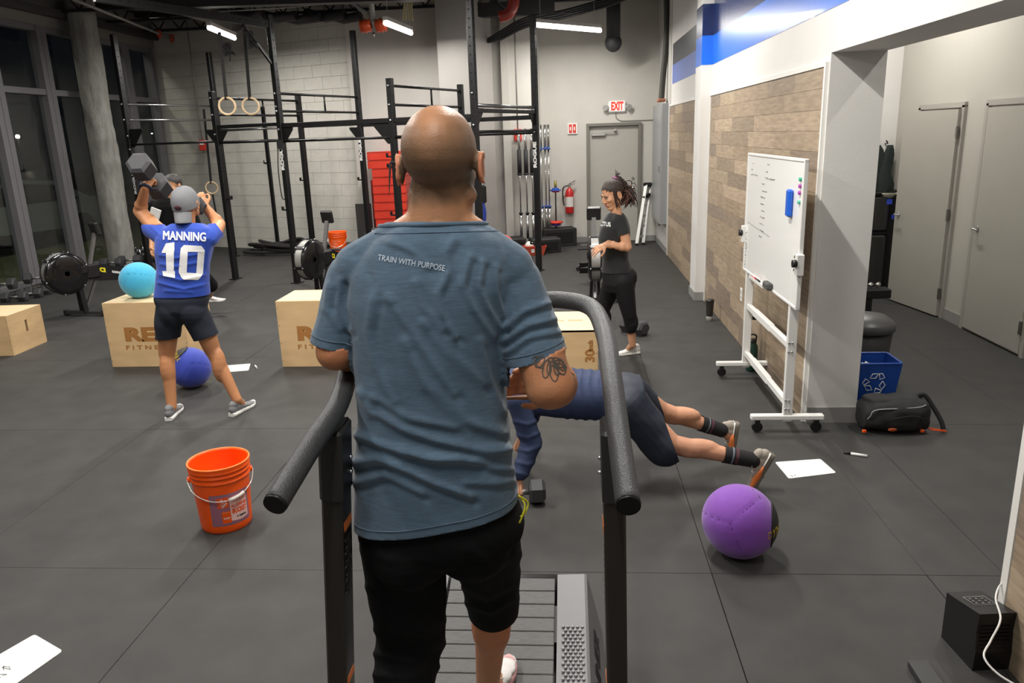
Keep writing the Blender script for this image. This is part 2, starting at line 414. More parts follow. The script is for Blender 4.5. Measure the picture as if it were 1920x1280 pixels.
# rough concrete column by the windows, wrapped pipe behind it
cb = G(205, 480); 
def concol():
    secs = []; base = V((-7.62, 12.5, 0))
    for i in range(61):
        z = CEIL * i / 60; secs.append((base + V((0, 0, z)), V((.20, 0, 0)), V((0, .20, 0))))
    m = MB(); m.loft(secs, 48, 2.); me = m.mesh('concrete_column')
    for v_ in me.vertices:
        q = v_.co; d = V((q.x - base.x, q.y - base.y, 0))
        if d.length > .05:
            side = max(0, d.normalized().dot(V((.95, -.3, 0)))); t = .02 * side + noise.noise(V((q.x * 9, q.y * 9, q.z * 1.6))) * .045 * side + noise.noise(V((q.x * 30, q.y * 30, q.z * 7))) * .016 * side
            v_.co += d.normalized() * t
    o = link_mesh('column_round', me, mat('rough concrete', '8b8a85', .9, var=.18, vscale=14, bump=.8, bscale=60, stretch=(1, 1, .35))); o['kind'] = 'structure'
concol()
# right wall: x 1.6, pieces between the piers; planks on it
RW = 1.6
rw = MB()
rw.box((RW + .1, 9.75, CEIL / 2), (.2, 9.18, CEIL))                         # y 5.1..14.34
struct('wall_right', rw, M_wallw)
struct('wall_right_far', MB().box((RW - .004, 13.42, CEIL / 2), (.008, 1.76, CEIL)), mat('far wall paint', 'c4c2bd', .5, bump=.08, bscale=90))
col = MB(); col.box(((RW + 1.93) / 2, 5.11, 2.385 / 2), (1.93 - RW, .1, 2.385)); struct('wall_opening_end', col, M_wallw)
beam = MB(); beam.box(((RW + 1.93) / 2, 3.55, (2.385 + CEIL) / 2), (1.93 - RW, 3.22, CEIL - 2.385)); beam.box(((RW + 1.93) / 2, 0, (2.385 + CEIL) / 2), (1.93 - RW, 3.88, CEIL - 2.385))
struct('wall_beam', beam, M_wallw)
struct('wall_right_near', MB().box((RW + .185, .22, 1.2), (.33, 4.88, 2.385)), M_wallw)
pil = MB(); pil.box((RW - .06, 9.25, CEIL / 2), (.12, .40, CEIL)); struct('trim_3', pil, M_wallw)
# blue stripes painted round wall and pilaster: gloss paint, flat
M_navy = mat('navy gloss', '14285c', .26, coat=.2); M_blue = mat('blue gloss', '1f6fe0', .26, coat=.2)
M_slate = mat('slate gloss', '55585e', .3); M_peri = mat('periwinkle gloss', '6d84cc', .3)
def stripe(z0, z1, mm, nm, y0, y1, x=RW):
    o = MB().box((x - .0015, (y0 + y1) / 2, (z0 + z1) / 2), (.003, y1 - y0, z1 - z0)).build(nm, mm); o['kind'] = 'structure'; return o
stripe(2.63, 2.90, M_peri, 'trim_4', 9.45, 12.4); stripe(2.90, 3.2, M_slate, 'trim_5', 9.45, 12.4)
stripe(2.64, 2.94, M_blue, 'trim_6', 4.4, 9.05); stripe(2.94, 3.3, M_navy, 'trim_7', 4.4, 9.05)
for (z0, z1, mm, nm) in ((2.64, 2.94, M_blue, 'trim_8'), (2.94, 3.26, M_navy, 'trim_9')):
    o = MB().box((RW - .12 - .0015, 9.25, (z0 + z1) / 2), (.003, .403, z1 - z0)).box((RW - .06, 9.0485, (z0 + z1) / 2), (.12, .003, z1 - z0)).build(nm, mm); o['kind'] = 'structure'
# planks
PCOL = ['9a8873', 'a08e78', '8f7f6d', '9d8b76', 'a8957f', '8a7a6b', '978570', 'ab9882', '897a6c', 'a09079']
PM = [mat('oak laminate %s' % c, c, .55, var=.20, vscale=5, stretch=(1, 1.1, 9), bump=.05, bscale=20, detail=9) for c in PCOL]
def planks(y0, y1, z0, z1, x, par, hh=.1285):
    z = z0; rr = 0
    while z < z1 - .01:
        h = min(hh, z1 - z); y = y0; L = random.uniform(.25, .9)
        while y < y1 - .01:
            L = min(L, y1 - y)
            if y1 - y - L < .12: L = y1 - y
            MB().box((x - .005, y + L / 2, z + h / 2), (.010 + random.uniform(0, .0012), L - .0018, h - .0018)).build('plank', random.choice(PM), par)
            y += L; L = random.choice([.75, .9, 1.05, 1.2])
        z += h; rr += 1
pl1 = struct('wall_planks_far', MB().box((RW - .002, 11.0, 1.16), (.004, 3.1, 2.31)), mat('plank joint', '3b332c', .8))
planks(9.47, 12.52, 0., 2.31, RW - .004, pl1)
pl2 = struct('wall_planks', MB().box((RW - .002, 7.07, 1.16), (.004, 3.94, 2.31)), MATS['plank joint'])
planks(5.12, 9.0, 0., 2.31, RW - .004, pl2)
pl3 = struct('wall_planks_near', MB().box((RW + .012, 1.7, 1.16), (.004, 1.86, 2.31)), MATS['plank joint'])
planks(.8, 2.62, 0., 2.31, RW + .010, pl3)
tr_ = MB()
for (yy) in (12.54, 9.025, 5.095): tr_.box((RW - .01, yy, 1.165), (.026, .03, 2.338))
tr_.box((RW - .01, 11.0, 2.325), (.0255, 3.04, .03)).box((RW - .01, 7.06, 2.325), (.0255, 3.90, .03)).box((RW + .012, 2.645, 1.165), (.03, .04, 2.33)); struct('trim_10', tr_, M_white)
# baseboards
bb = MB(); bb.box(((-.5 + dx0) / 2, 14.29, .05), (dx0 + .5, .012, .1)).box(((dx1 + 1.6) / 2, 14.29, .05), (1.6 - dx1, .012, .1)); struct('baseboard_back', bb, M_base)
bb = MB(); bb.box((-1.9, 13.49, .05), (2.8, .012, .1)); struct('baseboard_recess', bb, M_base)
bb = MB(); bb.box((RW - .013, 13.42, .05), (.012, 1.74, .1)).box((RW - .126, 9.25, .05), (.012, .42, .1)).box((RW - .06, 9.045, .05), (.14, .012, .1)); struct('baseboard_right', bb, M_base)
bb = MB(); bb.box(((RW + 1.945) / 2, 5.055, .055), (.345, .012, .11)).box((1.936, 5.1, .055), (.012, .1, .11)); struct('baseboard_opening', bb, M_base)
# side room
SX = 3.82
sr = MB(); sr.box((SX + .06, 4.0, CEIL / 2), (.1, 12.2, CEIL)); struct('wall_side_room', sr, mat('side room grey', 'b3b0a8', .6, var=.02, vscale=2, bump=.1, bscale=90))
struct('wall_side_room_end', MB().box((2.86, 9.62, CEIL / 2), (1.96, .1, CEIL)), M_wallw)
bb = MB()
for y0, y1 in ((8.96, 10.1), (7.59, 7.98), (4.0, 6.5)): bb.box((SX + .004, (y0 + y1) / 2, .055), (.012, y1 - y0, .11))
struct('baseboard_side_room', bb, M_base)
# doors: frames + leaves
def lever(parent, o, dirv, nrm):
    m = MB(); o = V(o); nrm = V(nrm); dirv = V(dirv)
    m.cyl(o, o + nrm * .012, .028, n=20).cyl(o, o + nrm * .055, .009).tube([o + nrm * .05, o + nrm * .055 + dirv * .02, o + nrm * .05 + dirv * .11], .008)
    return m.build('handle', STEEL, parent)
d1 = struct('door_1', MB().box((SX - .005, 8.945, 1.05), (.03, .05, 2.1)).box((SX - .005, 7.995, 1.05), (.03, .05, 2.1)).box((SX - .005, 8.47, 2.105), (.03, 1.0, .05)), mat('door frame paint', 'a19d96', .45))
hin = V((SX - .03, 8.02, 0)); fe = G(1668, 562); dirl = (V((fe.x, fe.y, 0)) - V((hin.x, hin.y, 0))).normalized(); nl = V((-dirl.y, dirl.x, 0))
if nl.x > 0: nl = -nl
leaf = MB().beam(hin + V((0, 0, 1.04)), hin + dirl * .9 + V((0, 0, 1.04)), .04, 2.05); lf = leaf.build('leaf', M_door, d1)
lever(lf, hin + dirl * .83 + nl * .02 + V((0, 0, .98)), -dirl, nl)
for zz in (.25, 1.05, 1.85): MB().box(hin + V((-.012, -.005, zz)), (.02, .03, .11)).build('hinge', mat('satin hinge', '77746f', .4, .8), lf)
d2 = struct('door_2', MB().box((SX - .005, 7.56, 1.05), (.03, .05, 2.1)).box((SX - .005, 6.53, 1.05), (.03, .05, 2.1)).box((SX - .005, 7.04, 2.105), (.03, 1.06, .05)), MATS['door frame paint'])
lf = MB().box((SX - .008, 7.045, 1.045), (.03, .96, 2.04)).build('leaf', M_door, d2)
lever(lf, (SX - .023, 7.46, .98), (0, -1, 0), (-1, 0, 0))
for zz in (.25, 1.05, 1.85): MB().box((SX - .026, 6.57, zz), (.02, .03, .11)).build('hinge', MATS['satin hinge'], lf)
# exit door
fr_ = MB(); fr_.box((dx0 - .01, 14.28, dzt / 2), (.05, .09, dzt)).box((dx1 + .01, 14.28, dzt / 2), (.05, .09, dzt)).box(((dx0 + dx1) / 2, 14.28, dzt + .02), (dx1 - dx0 + .07, .09, .05))
d3 = struct('door_3', fr_, mat('dark door frame', '76736c', .5))
lf = MB().box(((dx0 + dx1) / 2, 14.33, dzt / 2), (dx1 - dx0 - .02, .045, dzt - .02)).build('leaf', mat('exit door paint', 'a9a69f', .5, var=.02), d3)
MB().ball((1.17, 14.26, .97), (.03, .03, .03)).cyl((1.17, 14.31, .97), (1.17, 14.3, .97), .036).build('handle', STEEL, lf)
MB().cyl((1.17, 14.31, 1.14), (1.17, 14.295, 1.14), .026).build('deadbolt', STEEL, lf)
MB().box((.55, 14.27, 1.92), (.24, .05, .045), bev=.006).beam((.62, 14.24, 1.975), (.86, 14.22, 1.985), .02, .012).box((.84, 14.25, 2.0), (.05, .06, .02)).build('door_closer', mat('aluminium', 'b9b9b6', .4, .7), lf)
# ================================================================== OUTSIDE THE WINDOWS
gr = MB().box((-17, 8, -.1), (17.4, 40, .1)).build('ground', mat('night asphalt', '3a3a38', .85, var=.2, vscale=2)); gr['kind'] = 'structure'
o = MB().box((-9.7, 8, -.03), (2.6, 40, .06)).build('grass_verge', mat('dry grass', '55573a', .95, var=.4, vscale=12)); tag(o, 'strip of dry grass outside the window wall', 'grass', kind='stuff')
def car(loc, rz, col, label):
    t = thing('car', label, 'car', loc, rz, 'cars parked outside')
    body = [(-2.2, .35), (-2.25, .62), (-2.1, .8), (-1.3, .88), (-.75, 1.28), (.1, 1.42), (.9, 1.36), (1.6, .98), (2.1, .92), (2.2, .7), (2.15, .35)]
    m = MB(); secs = [(.82, .0), (.88, .0)]
    m.prism(body, (0, -.86, 0), (1, 0, 0), (0, 0, 1), (0, 1.72, 0)); m.build('body', mat('car paint ' + col, col, .25, .3, coat=.6), t, world=False)
    for s in (-1, 1):
        MB().prism([(-1.1, .9), (-.68, 1.22), (.1, 1.34), (.8, 1.28), (1.35, .95)], (0, s * .866 - .004, 0), (1, 0, 0), (0, 0, 1), (0, .008, 0)).build('side_window', mat('car glass', '0c1012', .08), t, world=False)
        for x in (-1.4, 1.35): MB().cyl((x, s * .7, .32), (x, s * .88, .32), .32, n=24).cyl((x, s * .88, .32), (x, s * .885, .32), .2, n=20).build('wheel', RUB, t, world=False)
        MB().box((-2.18, s * .62, .68), (.1, .35, .12)).build('headlamp', mat('headlamp', 'e9e6c9', .2, emit=1.2), t, world=False)
    return t
car((-12.0, 15.4, 0), math.radians(70), '8b9088', 'silver car parked outside the nearest window')
car((-14.6, 21.2, 0), math.radians(80), '34373a', 'dark car parked further along outside')
ld = bpy.data.lights.new('outdoor_fill', 'POINT'); ld.energy = 320; ld.color = (1, .93, .75); ld.shadow_soft_size = .3; lo = bpy.data.objects.new('outdoor_fill', ld); C.objects.link(lo); lo.location = (-11.5, 11.5, 7)  # fill lamp added to brighten the car and ground outside, without a fixture
# lit signs and street lamps far outside
def lampo(p, r, col, e, label):
    t = thing('street_lamp', label, 'lamp', (p[0], p[1], 0)); MB().cyl((p[0], p[1], 0), p, .06, .04, n=8).build('pole', mat('lamp pole', '333333', .6), t)
    MB().ball(p, r, 10).build('lamp_head', mat('lamp glow %s' % col, col, .4, emit=e), t)
for px, py, Y, r, col, e, lab in ((33, 256, 26, .07, 'fff2d0', 10, 'far street lamp glowing warm, above the silver car'), (10, 250, 30, .06, 'ffe9c0', 6, 'far street lamp glowing faintly at the window wall edge'), (112, 290, 24, .05, '60ff90', 6, 'small green signal lamp over the lit sign'), (285, 251, 27, .035, 'ffffff', 6, 'small white lamp seen through the furthest window')):
    lampo(P(px, py, Y), r, col, e, lab)
q = P(116, 288, 24); t = thing('lit_sign', 'small pale lit sign outside behind the round column', 'sign', (q.x, q.y, 0)); MB().cyl((q.x, q.y, 0), (q.x, q.y, q.z), .05, n=8).build('post', MATS['lamp pole'], t); MB().box(q, (.3, .05, .42)).build('sign_face', mat('sign glow', 'c8c98a', .5, emit=.7), t)
# ================================================================== CEILING WORKS
M_duct = mat('dark duct paint', '2d2d2f', .6, var=.2, vscale=6); M_grpipe = mat('grey pipe', '8e8c88', .5, .2); M_red = mat('red coupling', 'b5422a', .4)
def ctag(o, label, cat, group=None): return tag(o, label, cat, group)
# joists across the room
for i, y in enumerate((9.9, 11.1, 12.3, 13.5, 14.7)):
    m = MB(); m.box((-2.9, y, CEIL - .04), (10.0, .12, .05)); m.box((-2.9, y, CEIL - .3), (10.0, .10, .04))
    for k in range(24):
        x = -7.7 + k * .4; m.beam((x, y, CEIL - .05), (x + .2, y, CEIL - .29), .02, .02).beam((x + .2, y, CEIL - .29), (x + .4, y, CEIL - .05), .02, .02)
    o = m.build('joist', mat('joist steel', '2a2a2c', .6, .3)); ctag(o, 'dark steel bar joist under the black ceiling', 'joist', 'steel bar joists under the ceiling')
def pipe(name, pts, r, m, label, cat='pipe', n=14, group=None, parent=None):
    o = MB().tube(pts, r, n).build(name, m, parent)
    if parent is None: ctag(o, label, cat, group)
    return o
pipe('duct', [(-5.95, 9, 4.1), (-5.95, 12.2, 4.1), (-5.9, 15, 4.1)], .16, mat('galvanised duct', '7b7a77', .55, .4), 'grey round duct running towards the window corner', 'duct', 20)
t = thing('sprinkler_pipe', 'thin grey sprinkler pipe with two red end couplings beside the round column', 'pipe', (-7.0, 11, 4.0))
pipe('run', [G(120, -8, 3.95), G(298, 63, 3.95), G(322, 71, 3.95)], .022, M_grpipe, '', parent=t)
for p in (G(298, 63, 3.95), G(322, 71, 3.95)): MB().box(p, (.07, .09, .12), bev=.015).ball(p - V((0, 0, .07)), .02, 8).build('coupling', M_red, t)
t = thing('sprinkler_main', 'grey pipe with bright orange grooved couplings hanging by the second tube light', 'pipe', (-2.8, 12.4, 3.9))
q = P(700, 48, 12.3)
pipe('drop', [q + V((-.02, 0, 1.0)), q + V((0, 0, .05))], .045, M_grpipe, '', parent=t)
pipe('run', [q + V((-.45, .1, .55)), q + V((-.2, .05, .25)), q + V((0, .05, .12))], .03, M_grpipe, '', parent=t)
for dx in (-.12, .12):
    MB().lathe([(.05, -.09), (.10, -.07), (.085, -.03), (.11, 0), (.085, .03), (.10, .07), (.05, .09)], q + V((dx, 0, 0)), 20, (1, 0, .1)).build('coupling', mat('orange coupling', 'd0512c', .35), t)
MB().cyl(q + V((.0, -.02, -.1)), q + V((0, -.02, -.17)), .02).build('sprinkler_head', STEEL, t)
t = thing('drain_elbow', 'ribbed grey hose ending in a glossy red pipe elbow at the ceiling', 'pipe', (-.9, 12.2, 3.9))
e = P(960, 12, 12.3)
pipe('elbow', smooth_path([e + V((.03, 0, .2)), e + V((.02, 0, .02)), e + V((-.06, 0, -.1)), e + V((-.2, 0, -.14))], 5), .085, mat('red drain pipe', '9c3c33', .3), '', parent=t)
m = MB()
hp = smooth_path([e + V((-.2, 0, .7)), e + V((-.18, 0, .3)), e + V((-.17, 0, .12))], 12)
m.tube(hp, [.10 + .012 * math.sin(i * 2.2) for i in range(len(hp))], 18); m.build('flex_hose', mat('foil hose', '8d8a88', .35, .6), t)
q = P(1150, 92, 13.6)
t = thing('vent_pipe', 'thick black pipe dropping from the ceiling over the exit sign', 'pipe', (q.x, q.y, 3.2))
MB().cyl(q + V((0, 0, .12)), V((q.x, q.y, CEIL)), .115, n=24).build('pipe', mat('black insulation', '2c2d2e', .65, var=.1), t)
MB().ball(q + V((0, 0, .1)), (.14, .13, .15), 20).build('end_cap', MATS['black insulation'], t)
# black cable bundle sagging along the back wall
for i in range(4):
    a = [P(889 + 1 * i, 80 + 3 * i, 13.3), P(935, 74 - 4 * i, 13.0), P(985, 50 - 5 * i, 12.9), P(1060, 32 - 4 * i, 13.0), P(1140, 10 - 4 * i, 13.2), P(1200, -14, 13.4)]
    pipe('cable', smooth_path(a, 6), .026, mat('black cable', '28282a', .5), 'thick black cable sagging below the ceiling behind the rig', 'cable', 8, 'black cables sagging behind the rig')
for i, (p0, p1, p2, lab) in enumerate((((925, -10), (960, 20), (1075, 24), 'thin black wire looping across the back wall top'), ((400, 22), (560, 12), (700, -8), 'thin grey conduit crossing above the ring straps'))):
    pipe('wire', smooth_path([P(*p0, 12.6), P(*p1, 12.8), P(*p2, 12.9)], 6), .012, MATS['black cable'] if i == 0 else M_grpipe, lab, 'wire', 6)
# yellowed cable hank by the square column
t = thing('cable_hank', 'hank of cream cables hanging between the orange coupling and the square column', 'cables', P(764, 20, 12.6)); t.rotation_euler = (0, 0, 0)
for i in range(7):
    x = 757 + i * 2.5; MB().tube(smooth_path([P(x + 3, -14, 12.6), P(x, 15, 12.6), P(x + random.uniform(-2, 2), 39, 12.6)], 4), .012, 6).build('cable', mat('cream cable', 'c7bd96', .6), t)
# beams and hangers seen dark against the wall
for (a, b, wd, lab) in (((250, 20, 11.0), (800, 20, 11.4), .22, 'wide dark ceiling beam crossing above the rig'), ((885, 36, 12.9), (1040, 30, 12.9), .2, 'dark ceiling beam ending above the third tube light')):
    A, B = P(*a), P(*b); A.z = B.z = max(A.z, B.z) + .12; ctag(MB().beam(A, B, .18, wd).build('ceiling_beam', mat('beam paint', '252527', .6)), lab, 'beam')
for (x, y, L) in ((520, 35, .7), (560, 38, .8), (610, 33, .7), (470, 30, .5), (645, 36, .6)):
    q = P(x, y, 13.2); ctag(MB().tube([q + V((-L / 2, .1, .1)), q, q + V((L / 2, -.1, .02))], .075, 12).cyl(q, V((q.x, q.y, CEIL)), .01, n=6).build('duct', M_duct), 'dark insulated duct bend below the ceiling over the block wall', 'duct', 'dark duct bends over the block wall')
# tube lights
M_tube = mat('tube glow', 'fffaf0', .4, emit=9.); M_house = mat('light housing', 'cfcdc8', .4)
TL = ['tube light hanging under the red coupling near the round column', 'tube light hanging between the orange coupling and the square column', 'long tube light by the black drop pipe']
for i, (a, b, s) in enumerate(TUBES):
    A, B = V(a), V(b); t = thing('tube_light', TL[i] if i < 3 else 'suspended tube light over the gym floor, out of the frame', 'light', (A + B) / 2, 0, 'tube lights' if i >= 3 else None)
    MB().cyl(A, B, .032, n=14).build('tube', M_tube, t); MB().beam(A + V((0, 0, .06)), B + V((0, 0, .06)), .07, .05).build('housing', M_house, t)
    for q in (A.lerp(B, .1), A.lerp(B, .9)): MB().cyl(q + V((0, 0, .06)), V((q.x, q.y, CEIL)), .003, n=6).build('hanger', STEEL, t)
# ================================================================== BACK WALL THINGS
M_redp = mat('red print', 'd23a2c', .5)
q = V((.88, 14.26, 2.39)); t = thing('exit_sign', 'white exit sign with red letters and two lamp heads over the door', 'sign', q)
MB().box(q, (.30, .06, .19), bev=.02).build('case', mat('sign white', 'f2efec', .4, emit=.15), t)
lettering('word', 'EXIT', q + V((0, -.032, 0)), (1, 0, 0), (0, 0, 1), mat('exit red', 'ee3322', .4, emit=.5), t, .19, .008, width=.215)
for s in (-1, 1): MB().cyl(q + V((s * .15, 0, -.01)), q + V((s * .19, -.02, -.01)), .02).cyl(q + V((s * .19, -.02, -.01)), q + V((s * .21, -.07, -.02)), .045, .05, n=18).build('lamp_head', mat('lamp head', 'a8a8a6', .3), t)
ctag(MB().tube(smooth_path([(.86, 14.29, 2.3), (.87, 14.29, 2.2), (.95, 14.29, 2.145), (1.1, 14.29, 2.14), (1.52, 14.29, 2.14)], 5), .009, 6).build('conduit', M_grpipe), 'thin conduit bending from the exit sign to the corner', 'conduit')
q = V((.09, 14.28, 2.04)); t = thing('fire_sign', 'small white and red fire sign on the back wall', 'sign', q)
MB().box(q, (.17, .02, .185)).build('plate', WHITE, t)
for s in (-1, 1): MB().box(q + V((s * .035, -.012, 0)), (.055, .004, .15)).build('red_panel', M_redp, t)
for s in (-1, 1): MB().box(q + V((s * .035, -.015, .0)), (.02, .003, .06)).build('white_mark', WHITE, t)
# extinguisher
q = V((.02, 14.2, .55)); t = thing('fire_extinguisher', 'red fire extinguisher hanging on the back wall left of the exit door', 'extinguisher', (q.x, q.y, .55))
MB().lathe([(.0, 0), (.07, 0), (.078, .02), (.078, .36), (.06, .42), (.025, .45), (.025, .48), (0, .48)], q, 24).build('cylinder', mat('extinguisher red', 'c22a2a', .3), t)
MB().lathe([(.0795, .12), (.0795, .3)], q, 24, a0=PI * 1.15, a1=PI * 1.85).build('label', mat('label white', 'dcdad5', .5), t)
MB().box(q + V((0, 0, .50)), (.05, .05, .06)).beam(q + V((0, 0, .53)), q + V((.11, -.02, .58)), .02, .015).beam(q + V((0, 0, .51)), q + V((.1, -.02, .53)), .02, .012).build('valve', STEEL, t)
MB().tube(smooth_path([q + V((-.02, -.02, .5)), q + V((-.11, -.03, .46)), q + V((-.12, -.03, .3)), q + V((-.1, -.05, .15))], 6), .012).build('hose', PLAST, t)
# pull stations
for (px, py, Y, lab) in ((971, 253, 13.49, 'red fire alarm pull station on the recessed back wall beside the barbells'), (380, 272, 14.7, 'red fire alarm pull station on the block wall behind the hanging ring')):
    q = P(px, py, Y); t = thing('fire_alarm', lab, 'alarm', q); MB().box(q, (.13, .05, .2), bev=.01).build('box', M_redp, t); MB().box(q + V((0, -.03, .02)), (.08, .015, .03)).build('lever', WHITE, t)
    ctag(MB().cyl(q + V((0, .01, .1)), V((q.x, q.y + .01, CEIL)), .011, n=8).build('conduit', M_grpipe), 'thin vertical conduit rising from the ' + ('recessed wall' if Y < 14 else 'block wall') + ' alarm', 'conduit')
# electrical panel and its cable
t = thing('electrical_panel', 'tall grey electrical panel on the wall in the far corner', 'panel', (1.52, 13.2, .5))
MB().box((1.545, 13.4, 1.42), (.11, 1.3, 1.9), bev=.006).build('cabinet', mat('panel grey', 'a3a5a8', .35, .3), t); MB().box((1.486, 13.4, 1.42), (.008, 1.22, 1.8)).build('door', MATS['panel grey'], t)
MB().box((1.475, 12.9, 1.35), (.02, .03, .1)).build('latch', STEEL, t); MB().cyl((1.53, 13.2, .47), (1.53, 13.2, .40), .02).build('drain_nipple', STEEL, t)
q = V((1.5, 12.95, 2.4)); ctag(MB().tube(smooth_path([q, q + V((.02, .0, .35)), q + V((.06, -.05, 1.0)), q + V((.03, -.05, 1.9))], 8), [.045] * 25, 10).build('cable', mat('black sleeve', '3b3834', .6)), 'thick black cable sleeve curving up from the electrical panel', 'cable')
ctag(MB().box(q + V((0, 0, .02)), (.12, .2, .05), bev=.01).build('bracket', mat('rusty clamp', 'a0674f', .7)), 'rust brown clamp on top of the electrical panel', 'clamp')
# folded step ladder leaning by the door
t = thing('ladder', 'folded grey step ladder leaning on the wall by the exit door', 'ladder', (1.35, 13.9, 0))
for dx, dy in ((-.05, -.04), (.07, .04)): MB().beam((1.25 + dx, 13.75 + dy, .03), (1.42 + dx * .6, 14.15 + dy, 1.02), .055, .03).build('rail', mat('ladder grey', 'b9b8b5', .4, .4), t)
for k in range(5):
    f = .12 + k * .18; MB().beam(V((1.2, 13.72, .03)).lerp(V((1.39, 14.12, 1.0)), f), V((1.32, 13.8, .03)).lerp(V((1.46, 14.18, 1.0)), f), .02, .04).build('step', MATS['ladder grey'], t)
MB().box((1.42, 14.13, 1.03), (.16, .08, .07), bev=.02).build('top_cap', PLAST, t)
for dx, dy in ((-.05, -.04), (.07, .04)): MB().box((1.25 + dx, 13.75 + dy, .02), (.06, .05, .04)).build('foot', PLAST, t)
MB().beam((1.33, 14.02, .8), (1.45, 14.1, .86), .06, .05).build('bracket', PLAST, t)
# upright barbells on a wall holder
def barbell_upright(x, y, col, lab, z0=.28, grp='barbells standing on end by the back wall'):
    t = thing('barbell', lab, 'barbell', (x, y, z0), 0, grp)
    MB().cyl((x, y, z0 + .42), (x, y, z0 + 1.42), .014, n=10).build('shaft', CHROME, t)
    MB().cyl((x, y, z0), (x, y, z0 + .42), .025, n=14).build('sleeve', CHROME, t); MB().cyl((x, y, z0 + 1.42), (x, y, z0 + 1.84), .025, n=14).build('sleeve', CHROME, t)
    for zz in (.42, 1.42): MB().cyl((x, y, z0 + zz), (x, y, z0 + zz + .03), .034, n=14).build('collar_ring', mat('blue ring', '2f4f9a', .4) if col == 'b' else BLACK, t)
for i, (px, py) in enumerate(((1011, 414), (1017, 414), (1025, 416), (1031, 416))):
    q = P(px, py, 13.85 - .03 * (i % 2)); barbell_upright(q.x, q.y, 'b', 'chrome barbell with blue rings standing upright, ' + ('farthest from', 'second farthest from', 'second nearest', 'nearest')[i] + ' the weight pole')
for i, (px) in enumerate((978, 990, 1001)):
    q = P(px, 440, 13.35); barbell_upright(q.x, q.y, 'k', ('leftmost', 'middle', 'rightmost')[i] + ' of three black-sleeved barbells upright before the recessed wall', .22, 'barbells before the recessed wall')
    t = thing('pipe_sleeve', 'black sleeve round the ' + ('leftmost', 'middle', 'rightmost')[i] + ' of three barbells before the recessed wall', 'sleeve', (q.x, q.y, 1.3), 0, 'black sleeves on barbells'); MB().cyl((q.x, q.y, 1.32), (q.x, q.y, 1.72), .036, n=12).build('tube', RUB, t); MB().cyl((q.x, q.y, 1.30), (q.x, q.y, 1.33), .045, n=12).build('flange', RUB, t)
# low black storage boxes under them
for (c_, s_, lab) in (((-.98, 13.2, .13), (.42, .42, .26), 'open fronted low black box under the black-sleeved barbells'), ((-.42, 13.2, .12), (.5, .36, .24), 'low black box behind the red basket'), ((-.2, 13.95, .16), (.62, .34, .32), 'long low black box carrying the weight pole')):
    t = thing('storage_box', lab, 'box', (c_[0], c_[1], 0)); c_ = V(c_)
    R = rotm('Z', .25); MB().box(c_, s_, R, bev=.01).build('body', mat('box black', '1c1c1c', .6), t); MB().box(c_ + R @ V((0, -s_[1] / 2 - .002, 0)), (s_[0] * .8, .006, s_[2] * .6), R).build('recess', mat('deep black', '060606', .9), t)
# weight pole with coloured change plates
q = P(1043, 432, 13.9); t = thing('weight_pole', 'thin black pole with blue and red change plates at both ends', 'pole', (q.x, q.y, .3))
MB().cyl((q.x, q.y, .32), (q.x, q.y, 1.14), .012, n=10).build('pole', BLACK, t); MB().cyl((q.x, q.y, 1.0), (q.x, q.y, 1.16), .022, n=12).build('sleeve', mat('brass', '8a7d3a', .4, .6), t)
def plate(z, r, h, mm): MB().lathe([(.02, 0), (r * .55, 0), (r, .25 * h), (r, .75 * h), (r * .55, h), (.02, h)], (q.x, q.y, z), 28).build('plate', mm, t)
M_bl = mat('blue bumper', '2f55b8', .5); M_rd = mat('red bumper', 'd8382c', .5); M_pu = mat('purple bumper', '4a3590', .5)
plate(.36, .085, .05, M_pu); plate(.40, .125, .05, M_rd); plate(.955, .07, .03, M_rd); plate(.975, .10, .035, M_bl); plate(1.005, .06, .03, M_bl)
# red basket with a ball in it
q = G(1002, 477); t = thing('basket', 'small red plastic basket on the floor by the rig post', 'basket', (q.x, q.y, 0), .1)
def tray(m, w0, d0, w1, d1, h, th=.008, z=0.):
    for (k0, k1, s) in ((0, 1, 1),):
        o_ = [(-w0 / 2, -d0 / 2, z), (w0 / 2, -d0 / 2, z), (w0 / 2, d0 / 2, z), (-w0 / 2, d0 / 2, z)]; O = [(-w1 / 2, -d1 / 2, z + h), (w1 / 2, -d1 / 2, z + h), (w1 / 2, d1 / 2, z + h), (-w1 / 2, d1 / 2, z + h)]
        oi = [(x * (1 - 2 * th / w0), y * (1 - 2 * th / d0), z + th) for x, y, _ in o_]; OI = [(x * (1 - 2 * th / w1), y * (1 - 2 * th / d1), z + h) for x, y, _ in O]
        v_ = o_ + O + oi + OI
        m.add(v_, [(3, 2, 1, 0)] + [(i, (i + 1) % 4, 4 + (i + 1) % 4, 4 + i) for i in range(4)] + [(4 + i, 4 + (i + 1) % 4, 12 + (i + 1) % 4, 12 + i) for i in range(4)] + [(8 + (i + 1) % 4, 8 + i, 12 + i, 12 + (i + 1) % 4) for i in range(4)] + [(8, 9, 10, 11)])
    return m
tray(MB(), .3, .2, .4, .27, .15).build('tub', mat('basket red', 'c0523c', .5), t, world=False); MB().tube([(-.2, -.135, .15), (.2, -.135, .15), (.2, .135, .15), (-.2, .135, .15)], .01, close=True).build('rim', mat('rim red', 'd84a36', .45), t, world=False)
MB().box((-.03, -.125, .08), (.05, .008, .06)).build('label', WHITE, t, world=False)
ctag(MB().ball(q + V((-.08, .02, .15)), .075, 16).build('ball', mat('white rubber', 'e9e5df', .5)), 'small white ball lying in the red basket', 'ball')
